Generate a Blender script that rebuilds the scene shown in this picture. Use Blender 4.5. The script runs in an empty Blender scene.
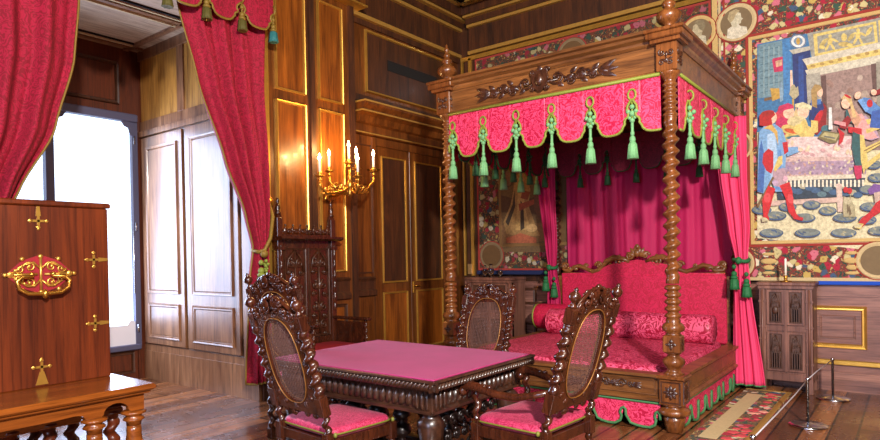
import bpy, math, random
from mathutils import Matrix, Vector
PI = math.pi
R_ = math.radians
S = bpy.context.scene
COL = S.collection
rnd = random.Random(7)

# ---------------------------------------------------------------- camera
yaw, pit, rol = R_(37.623), R_(-0.5178), R_(-1.0304)
Fv = Vector((-math.sin(yaw)*math.cos(pit), math.cos(yaw)*math.cos(pit), math.sin(pit)))
Rv = Vector((math.cos(yaw), math.sin(yaw), 0))
Uv = Rv.cross(Fv)
R2 = Rv*math.cos(rol) + Uv*math.sin(rol)
U2 = Uv*math.cos(rol) - Rv*math.sin(rol)
cd = bpy.data.cameras.new('camera'); cam = bpy.data.objects.new('camera', cd); COL.objects.link(cam)
m = Matrix((R2, U2, -Fv)).transposed().to_4x4(); m.translation = Vector((0, 0, 1.5)); cam.matrix_world = m
cd.sensor_width = 36; cd.lens = 616.556/880*36; cd.shift_y = 42.05/880; cd.clip_start = .05
S.camera = cam
# ---------------------------------------------------------------- world, lights, exposure
S.view_settings.view_transform = 'Standard'; S.view_settings.look = 'None'
S.view_settings.gamma = 1; S.view_settings.use_curve_mapping = False
S.view_settings.exposure = 0.05
W = bpy.data.worlds.new('world'); S.world = W; W.use_nodes = True
bg = W.node_tree.nodes['Background']; bg.inputs[0].default_value = (.62, .76, 1, 1); bg.inputs[1].default_value = 3.2
def area(name, loc, target, size, power, col, sy=None):
    l = bpy.data.lights.new(name, 'AREA'); l.size = size; l.energy = power; l.color = col
    if sy: l.shape = 'RECTANGLE'; l.size_y = sy
    o = bpy.data.objects.new(name, l); COL.objects.link(o); o.location = loc
    o.rotation_euler = (Vector(target)-Vector(loc)).to_track_quat('-Z', 'Y').to_euler(); return o
area('alcove_window_daylight', (-7.75, 2.9, 1.95), (-3.5, 3.4, .9), 1.7, 175, (.55, .68, 1), 2.5)
area('far_window_daylight', (2.3, -.96, 3.9), (-2.6, 6.2, 1.3), .3, 950, (1, .93, .88))
area('room_daylight', (-.8, -2.2, 2.2), (-1.6, 6, 1.4), 2.4, 210, (.58, .68, 1), 2.2)
area('warm_fill_light', (.6, 2.2, 4.6), (-3.5, 6.5, 2.0), 1.6, 120, (1, .84, .68))  # added warm fill from above, no chandelier hangs there

# ---------------------------------------------------------------- mesh builder
class MB:
    def __init__(s):
        s.v = []; s.f = []; s.mi = []; s.sm = []; s.M = Matrix.Identity(4); s.cur = 0
    def add(s, vs, fs, smooth=False):
        b = len(s.v); M = s.M
        s.v += [tuple(M @ Vector(p)) for p in vs]
        for f in fs: s.f.append([b+i for i in f]); s.mi.append(s.cur); s.sm.append(smooth)
        return s
    def box(s, x0, y0, z0, x1, y1, z1, c=0):
        if x0 > x1: x0, x1 = x1, x0
        if y0 > y1: y0, y1 = y1, y0
        if z0 > z1: z0, z1 = z1, z0
        if c <= 0:
            return s.add([(x0,y0,z0),(x1,y0,z0),(x1,y1,z0),(x0,y1,z0),(x0,y0,z1),(x1,y0,z1),(x1,y1,z1),(x0,y1,z1)],
              [(0,3,2,1),(4,5,6,7),(0,1,5,4),(1,2,6,5),(2,3,7,6),(3,0,4,7)])
        c = min(c, (x1-x0)*.45, (y1-y0)*.45, (z1-z0)*.45)
        vs = []; 
        for z, e in ((z0, c), (z0+c, 0), (z1-c, 0), (z1, c)):
            a, b_, d, g = x0+e, x1-e, y0+e, y1-e
            k = c if e == 0 else 0
            k = c*.6
            vs += [(a+k,d,z),(b_-k,d,z),(b_,d+k,z),(b_,g-k,z),(b_-k,g,z),(a+k,g,z),(a,g-k,z),(a,d+k,z)]
        fs = [tuple(range(7,-1,-1)), tuple(range(24,32))]
        for r in range(3):
            for i in range(8):
                j = (i+1) % 8; fs.append((r*8+i, r*8+j, r*8+8+j, r*8+8+i))
        return s.add(vs, fs)
    def lathe(s, prof, cx=0, cy=0, n=16, lob=0, la=0, z0=0, smooth=True):
        vs = []
        for r, z in prof:
            for i in range(n):
                a = 2*PI*i/n; q = r*(1+la*math.cos(lob*a)) if lob else r
                vs.append((cx+q*math.cos(a), cy+q*math.sin(a), z+z0))
        fs = [tuple(range(n-1,-1,-1)), tuple(range((len(prof)-1)*n, len(prof)*n))]
        for k in range(len(prof)-1):
            for i in range(n):
                j = (i+1) % n; fs.append((k*n+i, k*n+j, k*n+n+j, k*n+n+i))
        return s.add(vs, fs, smooth)
    def twist(s, p0, p1, r, turns, n=10, e=.27, seg=14, hand=1):
        """barley-twist shaft from p0 to p1"""
        p0 = Vector(p0); p1 = Vector(p1); d = p1-p0; N = max(6, int(abs(turns)*seg)); q = d.to_track_quat('Z', 'Y')
        vs = []
        for k in range(N+1):
            t = k/N; a = 2*PI*turns*t*hand; fade = min(1, t*8, (1-t)*8)
            ox, oy = r*e*fade*math.cos(a), r*e*fade*math.sin(a)
            for i in range(n):
                b = 2*PI*i/n
                vs.append(tuple(p0 + d*t + q @ Vector((ox+r*.84*math.cos(b), oy+r*.84*math.sin(b), 0))))
        fs = [tuple(range(n-1,-1,-1)), tuple(range(N*n, N*n+n))]
        for k in range(N):
            for i in range(n):
                j = (i+1) % n; fs.append((k*n+i, k*n+j, k*n+n+j, k*n+n+i))
        return s.add(vs, fs, True)
    def tube(s, pts, r, n=6, closed=False, flat=1.0):
        pts = [Vector(p) for p in pts]; m_ = len(pts)
        rr = r if isinstance(r, (list, tuple)) else [r]*m_
        vs = []; up = Vector((0, 0, 1)); prev = None
        for i, p in enumerate(pts):
            a = pts[(i-1) % m_] if (closed or i > 0) else p
            b = pts[(i+1) % m_] if (closed or i < m_-1) else p
            t = (b-a)
            if t.length < 1e-9: t = Vector((0, 0, 1))
            t.normalize()
            if prev is None:
                w = up if abs(t.z) < .9 else Vector((1, 0, 0)); nrm = t.cross(w).normalized()
            else:
                nrm = prev - t*prev.dot(t)
                nrm = nrm.normalized() if nrm.length > 1e-6 else t.orthogonal().normalized()
            prev = nrm; bn = t.cross(nrm)
            for k in range(n):
                c = 2*PI*k/n; vs.append(tuple(p + (nrm*math.cos(c) + bn*math.sin(c)*flat)*rr[i]))
        fs = []
        for i in range(m_ if closed else m_-1):
            j0 = i*n; j1 = ((i+1) % m_)*n
            for k in range(n):
                l = (k+1) % n; fs.append((j0+k, j0+l, j1+l, j1+k))
        if not closed: fs += [tuple(range(n-1,-1,-1)), tuple(range((m_-1)*n, m_*n))]
        return s.add(vs, fs, True)
    def prism(s, poly, y0, y1):
        """poly of (x,z), extruded along y"""
        n = len(poly)
        vs = [(x, y0, z) for x, z in poly] + [(x, y1, z) for x, z in poly]
        fs = [tuple(range(n)), tuple(range(2*n-1, n-1, -1))]
        for i in range(n): j = (i+1) % n; fs.append((j, i, n+i, n+j))
        return s.add(vs, fs)
    def prof(s, pr, x0, x1):
        """(y,z) profile swept along x from x0 to x1"""
        n = len(pr)
        vs = [(x0, y, z) for y, z in pr] + [(x1, y, z) for y, z in pr]
        fs = [tuple(range(n)), tuple(range(2*n-1, n-1, -1))]
        for i in range(n): j = (i+1) % n; fs.append((j, i, n+i, n+j))
        return s.add(vs, fs)
    def ball(s, c, rx, ry=None, rz=None, n=8, m_=6):
        ry = ry or rx; rz = rz or rx; vs = []
        for k in range(1, m_):
            ph = PI*k/m_
            for i in range(n):
                a = 2*PI*i/n; vs.append((c[0]+rx*math.sin(ph)*math.cos(a), c[1]+ry*math.sin(ph)*math.sin(a), c[2]-rz*math.cos(ph)))
        b = len(vs); vs += [(c[0], c[1], c[2]-rz), (c[0], c[1], c[2]+rz)]
        fs = [(b, (i+1) % n, i) for i in range(n)] + [(b+1, (m_-2)*n+i, (m_-2)*n+(i+1) % n) for i in range(n)]
        for k in range(m_-2):
            for i in range(n): j = (i+1) % n; fs.append((k*n+i, k*n+j, k*n+n+j, k*n+n+i))
        return s.add(vs, fs, True)
    def frame(s, x0, z0, x1, z1, w=.04, d=.02, y=0):
        """mitred picture moulding standing off the plane y towards -Y"""
        vs = []
        for o, q in ((0, 0), (w*.15, d), (w*.5, d*.75), (w*.8, d*.8), (w, 0)):
            vs += [(x0+o, y-q, z0+o), (x1-o, y-q, z0+o), (x1-o, y-q, z1-o), (x0+o, y-q, z1-o)]
        fs = []
        for k in range(4):
            for i in range(4): j = (i+1) % 4; fs.append((k*4+i, k*4+j, k*4+4+j, k*4+4+i))
        return s.add(vs, fs)
    def scroll(s, cx, cz, r, turns, th, a0=0, hand=1, y=0, n=5):
        pts = []; rr = []; N = max(8, int(turns*12))
        for i in range(N+1):
            t = i/N; q = r*(1-.82*t); a = a0+hand*2*PI*turns*t
            pts.append((cx+q*math.cos(a), y, cz+q*math.sin(a))); rr.append(th*(1-.35*t))
        s.tube(pts, rr, n); s.ball(pts[-1], th*1.5, th*1.2, th*1.5, 6, 4); return s
    def leaf(s, x, z, l, w, a, y=0, h=.01):
        c, q = math.cos(a), math.sin(a)
        pts = [(0, 0), (.2, .8), (.45, 1), (.75, .6), (1, 0), (.75, -.6), (.45, -1), (.2, -.8)]
        vs = [(x+c*u*l-q*v*w, y, z+q*u*l+c*v*w) for u, v in pts] + [(x+c*.1*l, y-h, z+q*.1*l), (x+c*.8*l, y-h*.8, z+q*.8*l)]
        fs = [(0,8,1), (1,8,2), (2,8,9), (2,9,3), (3,9,4), (4,9,5), (5,9,6), (6,9,8), (6,8,7), (7,8,0)]
        return s.add(vs, [f[::-1] for f in fs], True)
    def at(s, *mats):
        M = Matrix.Identity(4)
        for q in mats: M = M @ q
        s.M = M; return s
    def build(s, name, mats, parent=None, world=True):
        me = bpy.data.meshes.new(name)
        vs = s.v
        if parent is not None and world:
            r = parent
            while r.parent: r = r.parent
            l = r.location; 
            if l.length > 0: vs = [(x-l.x, y-l.y, z-l.z) for x, y, z in vs]
        me.from_pydata(vs, [], s.f); 
        if not isinstance(mats, (list, tuple)): mats = [mats]
        for q in mats: me.materials.append(q)
        me.polygons.foreach_set('material_index', s.mi); me.polygons.foreach_set('use_smooth', s.sm)
        me.update()
        o = bpy.data.objects.new(name, me); COL.objects.link(o)
        if parent is not None: o.parent = parent
        return o
T = lambda x, y, z: Matrix.Translation((x, y, z))
RZ = lambda a: Matrix.Rotation(a, 4, 'Z')
RX = lambda a: Matrix.Rotation(a, 4, 'X')
RY = lambda a: Matrix.Rotation(a, 4, 'Y')
def SC(x, y, z): return Matrix.Diagonal((x, y, z, 1))
def thing(name, label, cat, loc=(0, 0, 0), rz=0, group=None):
    o = bpy.data.objects.new(name, None); COL.objects.link(o); o.location = loc; o.rotation_euler = (0, 0, rz)
    o.empty_display_size = .1; return tag(o, label, cat, group)
def tag(o, label, cat, group=None, kind=None):
    o['label'] = label; o['category'] = cat
    if group: o['group'] = group
    if kind: o['kind'] = kind
    return o
def struct(mb, name, mats):
    o = mb.build(name, mats); o['kind'] = 'structure'; return o
def kids(o): return [c for c in COL.objects if c.parent == o]
def dup(o, parent=None):
    c = o.copy(); COL.objects.link(c)
    if parent is not None: c.parent = parent
    for k in kids(o): dup(k, c)
    return c

# ---------------------------------------------------------------- materials
class NT:
    def __init__(s, name):
        s.m = bpy.data.materials.new(name); s.m.use_nodes = True; s.t = s.m.node_tree; s.b = s.t.nodes['Principled BSDF']
        s.tc = s.n('ShaderNodeTexCoord'); s.out = s.tc.outputs['Object']
    def n(s, t, **k):
        q = s.t.nodes.new(t)
        for a, b in k.items(): setattr(q, a, b)
        return q
    def l(s, a, b): s.t.links.new(a, b)
    def mp(s, sc=(1, 1, 1), rot=(0, 0, 0), src=None):
        q = s.n('ShaderNodeMapping'); q.inputs['Scale'].default_value = sc; q.inputs['Rotation'].default_value = rot
        s.l(src or s.out, q.inputs[0]); return q.outputs[0]
    def noise(s, v, sc=5, det=3, rough=.55, dist=0):
        q = s.n('ShaderNodeTexNoise'); s.l(v, q.inputs['Vector']); q.inputs['Scale'].default_value = sc
        q.inputs['Detail'].default_value = det; q.inputs['Roughness'].default_value = rough; q.inputs['Distortion'].default_value = dist
        return q.outputs['Fac'], q.outputs['Color']
    def ramp(s, f, stops, interp='LINEAR'):
        q = s.n('ShaderNodeValToRGB'); q.color_ramp.interpolation = interp; e = q.color_ramp.elements
        while len(e) < len(stops): e.new(.5)
        for i, (p, c) in enumerate(stops): e[i].position = p; e[i].color = (*c, 1)
        s.l(f, q.inputs[0]); return q.outputs[0]
    def mix(s, f, a, b, mode='MIX'):
        q = s.n('ShaderNodeMix', data_type='RGBA', blend_type=mode)
        for sock, v in ((q.inputs[0], f), (q.inputs[6], a), (q.inputs[7], b)):
            if isinstance(v, (int, float)): sock.default_value = v
            elif isinstance(v, tuple): sock.default_value = (*v, 1)
            else: s.l(v, sock)
        return q.outputs[2]
    def math(s, op, a, b=0):
        q = s.n('ShaderNodeMath', operation=op)
        for i, v in enumerate((a, b)):
            if isinstance(v, (int, float)): q.inputs[i].default_value = v
            else: s.l(v, q.inputs[i])
        return q.outputs[0]
    def bump(s, h, st=.3, d=.01):
        q = s.n('ShaderNodeBump'); q.inputs['Strength'].default_value = st; q.inputs['Distance'].default_value = d
        s.l(h, q.inputs['Height']); s.l(q.outputs[0], s.b.inputs['Normal'])
    def col(s, c): s.l(c, s.b.inputs['Base Color']) if not isinstance(c, tuple) else setattr(s.b.inputs['Base Color'], 'default_value', (*c, 1))
    def p(s, **k):
        for a, v in k.items(): s.b.inputs[a.replace('_', ' ')].default_value = v
        return s
def srgb(r, g, b):
    f = lambda c: (c/255/12.92) if c <= 10 else ((c/255+.055)/1.055)**2.4
    return (f(r), f(g), f(b))
def wood(name, dark, light, rough=.35, grain=(1, 1, .12), sc=9, bump=.15, coat=0.0):
    t = NT(name); v = t.mp(grain); f, _ = t.noise(v, sc, 6, .62, .9); g, _ = t.noise(t.mp((1, 1, 1)), 1.3, 2)
    c = t.ramp(f, [(.28, dark), (.5, tuple((a+b)/2 for a, b in zip(dark, light))), (.72, light)])
    c = t.mix(t.math('MULTIPLY', g, .55), c, dark)
    f2, _ = t.noise(t.mp(tuple(q*(3.2 if q == 1 else 1) for q in grain)), sc*2.2, 5, .7, .4)
    c = t.mix(.75, c, t.ramp(f2, [(.36, (.42, .38, .36)), (.5, (1, 1, 1)), (.66, (1.25, 1.25, 1.25))]), 'MULTIPLY'); t.col(c)
    t.p(Roughness=rough+.04, Coat_Weight=coat*.5, Coat_Roughness=.12); t.bump(f, bump, .004); return t.m
def flat(name, c, rough=.5, metal=0, nz=.0, sc=30, bump=0, **k):
    t = NT(name)
    f, _ = t.noise(t.out, sc, 3)
    t.col(t.mix(f, tuple(x*(1-nz) for x in c), tuple(min(1, x*(1+nz)) for x in c)))
    t.p(Roughness=rough, Metallic=metal, **k)
    if bump: t.bump(f, bump, .004)
    return t.m
def damask(name, a, b, sc=7, rough=.5, sheen=.0, thr=.5, bump=.12, grain=(1, 1, 1)):
    t = NT(name); v = t.mp(grain); f, _ = t.noise(v, sc, 1.5, .5, 1.6)
    w = t.math('PINGPONG', t.math('MULTIPLY', f, 6), .5)
    c = t.ramp(w, [(thr*.5-.05, a), (thr*.5+.05, b)]); h, _ = t.noise(t.out, 3, 2)
    c = t.mix(t.math('MULTIPLY', h, .35), c, tuple(x*.6 for x in a)); t.col(c)
    t.p(Roughness=rough, Sheen_Weight=sheen, Sheen_Roughness=.4); t.bump(w, bump, .003); return t.m
def floral(name, ground, sc=14, dim=1.0):
    t = NT(name); n_, _c = t.noise(t.out, 16, 3)
    wob = t.mix(.07, t.out, _c)
    q = t.n('ShaderNodeTexVoronoi'); q.inputs['Scale'].default_value = sc; t.l(wob, q.inputs['Vector'])
    k = lambda *c: tuple(x*dim for x in srgb(*c))
    sep = t.n('ShaderNodeSeparateColor'); t.l(q.outputs['Color'], sep.inputs[0])
    fl = t.ramp(sep.outputs[0], [(0, k(170, 40, 60)), (.22, k(200, 185, 130)), (.42, k(60, 85, 70)), (.55, k(205, 110, 125)), (.68, k(70, 90, 115)), (.8, k(195, 165, 90)), (.92, k(225, 215, 185))], 'CONSTANT')
    lf, _ = t.noise(t.out, sc*1.6, 2, .5, 2.2)
    base = t.ramp(lf, [(0, k(45, 60, 55)), (.42, k(70, 85, 60)), (.47, ground), (.6, ground), (.63, k(180, 160, 100))], 'CONSTANT')
    d = t.ramp(q.outputs['Distance'], [(.42, (1, 1, 1)), (.5, (0, 0, 0))])
    inner = t.ramp(q.outputs['Distance'], [(.12, (.25, .25, .25)), (.16, (1, 1, 1)), (.3, (.8, .8, .8))])
    c = t.mix(d, base, t.mix(.5, fl, t.mix(1.0, fl, inner, 'MULTIPLY'))); t.col(c); t.p(Roughness=.95)
    f, _ = t.noise(t.mp((1, 1, 4)), 90, 1); t.bump(f, .2, .003); return t.m
M = {}
M['panel'] = wood('oak_panelling', srgb(56, 26, 7), srgb(140, 78, 26), .33, sc=8, coat=.25)
M['panel2'] = wood('oak_field', srgb(76, 34, 8), srgb(168, 94, 28), .3, sc=7, coat=.3)
M['dpanel'] = wood('dark_oak', srgb(34, 15, 6), srgb(98, 52, 20), .5, coat=.03)
M['pale'] = wood('pale_oak_shutter', srgb(94, 56, 34), srgb(172, 124, 86), .3, sc=8, coat=.2)
M['gwood'] = wood('golden_board', srgb(140, 90, 30), srgb(208, 152, 72), .45)
M['rwood'] = wood('red_brown_board', srgb(64, 24, 8), srgb(122, 56, 22), .4)
M['dado'] = wood('dado_oak', srgb(92, 56, 48), srgb(176, 124, 104), .36, grain=(.12, 1, 1))
M['ceil'] = wood('ceiling_board', srgb(150, 118, 88), srgb(214, 188, 158), .5, grain=(1, .12, 1))
M['dceil'] = wood('dark_ceiling', srgb(40, 22, 10), srgb(88, 52, 22), .5, grain=(1, .12, 1))
M['bed'] = wood('bed_walnut', srgb(82, 46, 18), srgb(164, 106, 54), .36, sc=9, coat=.3, grain=(.15, 1, 1))
M['bedp'] = wood('post_walnut', srgb(84, 42, 16), srgb(156, 94, 46), .26, sc=9, coat=.4)
M['carve'] = wood('carved_walnut', srgb(40, 20, 12), srgb(98, 56, 34), .3, grain=(1, 1, .5), sc=22, coat=.4)
M['chair'] = wood('chair_walnut', srgb(38, 14, 8), srgb(92, 44, 22), .22, grain=(1, 1, .3), sc=14, coat=.6)
M['table'] = wood('table_oak', srgb(26, 13, 9), srgb(84, 50, 32), .3, grain=(.3, 1, 1), sc=14, coat=.4)
M['black'] = wood('ebonised_wood', srgb(14, 8, 8), srgb(38, 24, 20), .3, coat=.4)
M['chest'] = wood('chest_walnut', srgb(62, 20, 6), srgb(128, 54, 18), .3, grain=(1, 1, .1), sc=6, coat=.35)
M['stand'] = wood('stand_walnut', srgb(98, 44, 10), srgb(172, 94, 32), .22, grain=(1, .12, 1), sc=7, coat=.6)
M['cab'] = wood('cabinet_oak', srgb(78, 46, 38), srgb(150, 102, 82), .38)
M['cabc'] = wood('cabinet_carving', srgb(50, 28, 20), srgb(104, 66, 46), .45, sc=25)
M['gold'] = flat('gilding', srgb(214, 164, 72), .32, .75, .25, 14, .15)
M['brass'] = flat('brass', srgb(206, 150, 62), .28, .9, .15, 20)
M['bead'] = flat('cane_bead', srgb(150, 100, 44), .4, .4, .2)
M['gilt'] = flat('dull_gilt', srgb(186, 142, 66), .5, .5, .2)
M['obr2'] = flat('seat_cord', srgb(112, 112, 34), .6, .1, .3, 70)
M['steel'] = flat('polished_steel', srgb(190, 190, 195), .18, 1, .03)
M['wax'] = flat('candle_wax', srgb(240, 232, 214), .5, 0, .03)
M['velvet'] = flat('pink_velvet', srgb(156, 36, 92), .85, 0, .24, 4, .05, Sheen_Weight=.08, Sheen_Roughness=.35)
M['redvelvet'] = flat('crimson_velvet', srgb(140, 4, 24), .7, 0, .15, 8, .05)
M['seat'] = damask('seat_damask', srgb(158, 20, 60), srgb(206, 66, 104), 24, .6, .1)
M['curt'] = damask('curtain_damask', srgb(134, 2, 30), srgb(170, 10, 50), 11, .85, 0)
M['val'] = damask('valance_damask', srgb(184, 10, 58), srgb(240, 72, 116), 11, .55, .0)
M['bedc'] = flat('rose_silk', srgb(178, 12, 78), .75, 0, .1, 3, 0)
M['bedc_lit'] = flat('lit_rose_silk', srgb(220, 58, 104), .75, 0, .08, 3, 0)  # lit copy of the rose silk, light on the curtain painted into its colour
M['spread'] = damask('bedspread_damask', srgb(158, 8, 48), srgb(236, 92, 130), 9.5, .5, 0)
M['head'] = damask('headboard_damask', srgb(180, 12, 56), srgb(208, 26, 78), 10, .6, .0)
M['dval'] = damask('lining_damask', srgb(104, 8, 34), srgb(140, 22, 52), 13, .6)
M['green'] = flat('green_fringe', srgb(108, 164, 108), .7, 0, .3, 60, .3)
M['braid'] = flat('olive_braid', srgb(128, 138, 48), .6, .1, .35, 70, .4)
M['dgreen'] = flat('dark_green_fringe', srgb(36, 84, 44), .75, 0, .3, 60, .3)
M['obraid'] = flat('old_gold_fringe', srgb(132, 104, 34), .6, .2, .35, 70, .4)
M['odgreen'] = flat('moss_fringe', srgb(84, 76, 20), .75, 0, .3, 60, .3)
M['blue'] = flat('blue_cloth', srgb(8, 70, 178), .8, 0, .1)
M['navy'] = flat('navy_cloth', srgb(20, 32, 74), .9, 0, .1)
M['cane'] = flat('woven_cane', srgb(104, 76, 68), .2, 0, .15)
M['dark'] = flat('dark_void', srgb(14, 9, 6), .9)
M['lead'] = flat('window_bar', srgb(84, 84, 110), .5)
M['blind'] = flat('white_blind', srgb(226, 226, 236), .9)
M['switch'] = flat('brass_plate', srgb(176, 140, 90), .4, .6)
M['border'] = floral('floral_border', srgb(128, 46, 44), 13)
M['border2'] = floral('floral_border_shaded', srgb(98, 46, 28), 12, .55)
M['rug'] = floral('rug_flowers', srgb(130, 84, 54), 11, 1.05)
M['cream'] = flat('cream_wool', srgb(196, 172, 126), .95, 0, .2, 50, .3)
M['ruggold'] = flat('ochre_wool', srgb(168, 122, 52), .95, 0, .25, 50, .3)
def flame_mat():
    t = NT('flame'); t.p(Roughness=.5); t.col((1, .8, .5)); t.b.inputs['Emission Color'].default_value = (1, .74, .36, 1); t.b.inputs['Emission Strength'].default_value = 60
    return t.m
M['flame'] = flame_mat()
def lamp_mat():
    t = NT('lamp_disc'); t.col((1, 1, 1)); t.b.inputs['Emission Color'].default_value = (.8, .9, 1, 1); t.b.inputs['Emission Strength'].default_value = 22
    return t.m
M['lamp'] = lamp_mat()
def glass():
    t = NT('glass'); t.col((.9, .95, .97)); t.p(Roughness=.03, Transmission_Weight=1.0, IOR=1.45); return t.m
M['glass'] = glass()
def pane():
    t = NT('window_glass'); n = t.t.nodes; tr = n.new('ShaderNodeBsdfTransparent'); gl = n.new('ShaderNodeBsdfGlossy'); gl.inputs['Roughness'].default_value = .02
    mx = n.new('ShaderNodeMixShader'); mx.inputs[0].default_value = .06; t.l(tr.outputs[0], mx.inputs[1]); t.l(gl.outputs[0], mx.inputs[2]); t.l(mx.outputs[0], n['Material Output'].inputs[0]); return t.m
M['pane'] = pane()
def floor_mat():
    t = NT('oak_floorboards'); v = t.mp((1, 1, 1), (0, 0, PI/2)); b = t.n('ShaderNodeTexBrick'); t.l(v, b.inputs['Vector'])
    b.inputs['Scale'].default_value = 1; b.inputs['Brick Width'].default_value = 2.6; b.inputs['Row Height'].default_value = .19; b.inputs['Mortar Size'].default_value = .009
    b.inputs['Color1'].default_value = (0, 0, 0, 1); b.inputs['Color2'].default_value = (1, 1, 1, 1); b.inputs['Mortar'].default_value = (.5, .5, .5, 1); b.offset = .37
    f, _ = t.noise(t.mp((1, .07, 1)), 14, 6, .65, .8)
    a = t.ramp(f, [(.3, srgb(92, 46, 24)), (.7, srgb(186, 120, 72))])
    c2 = t.mix(t.math('MULTIPLY', b.outputs['Color'], .85), a, srgb(64, 30, 16))
    c3 = t.mix(b.outputs['Fac'], c2, srgb(22, 12, 8)); t.col(c3)
    g, _ = t.noise(t.out, 3, 3); t.l(t.ramp(g, [(.3, (.2, .2, .2)), (.7, (.34, .34, .34))]), t.b.inputs['Roughness'])
    h = t.math('SUBTRACT', t.math('MULTIPLY', f, .25), b.outputs['Fac']); t.bump(h, .12, .004); t.p(Coat_Weight=.05, Coat_Roughness=.2)
    return t.m
M['floor'] = floor_mat()
M['tan'] = flat('tan_wool', srgb(120, 90, 52), .95, 0, .2, 40)
M['teal'] = flat('teal_fringe', srgb(40, 110, 110), .7, 0, .3, 60, .3)
def weave():
    t = NT('tapestry_weave'); a = t.n('ShaderNodeVertexColor'); a.layer_name = 'col'
    f, _ = t.noise(t.out, 34, 4, .75); g, _ = t.noise(t.mp((1, 1, 5)), 60, 2)
    c = t.mix(.6, a.outputs[0], t.mix(1.0, a.outputs[0], t.ramp(f, [(.3, (.3, .3, .3)), (.7, (1.5, 1.5, 1.5))]), 'MULTIPLY')); c = t.mix(.08, c, srgb(176, 160, 128)); t.col(c); t.p(Roughness=.95); t.bump(g, .25, .003); return t.m
M['weave'] = weave()
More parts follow.
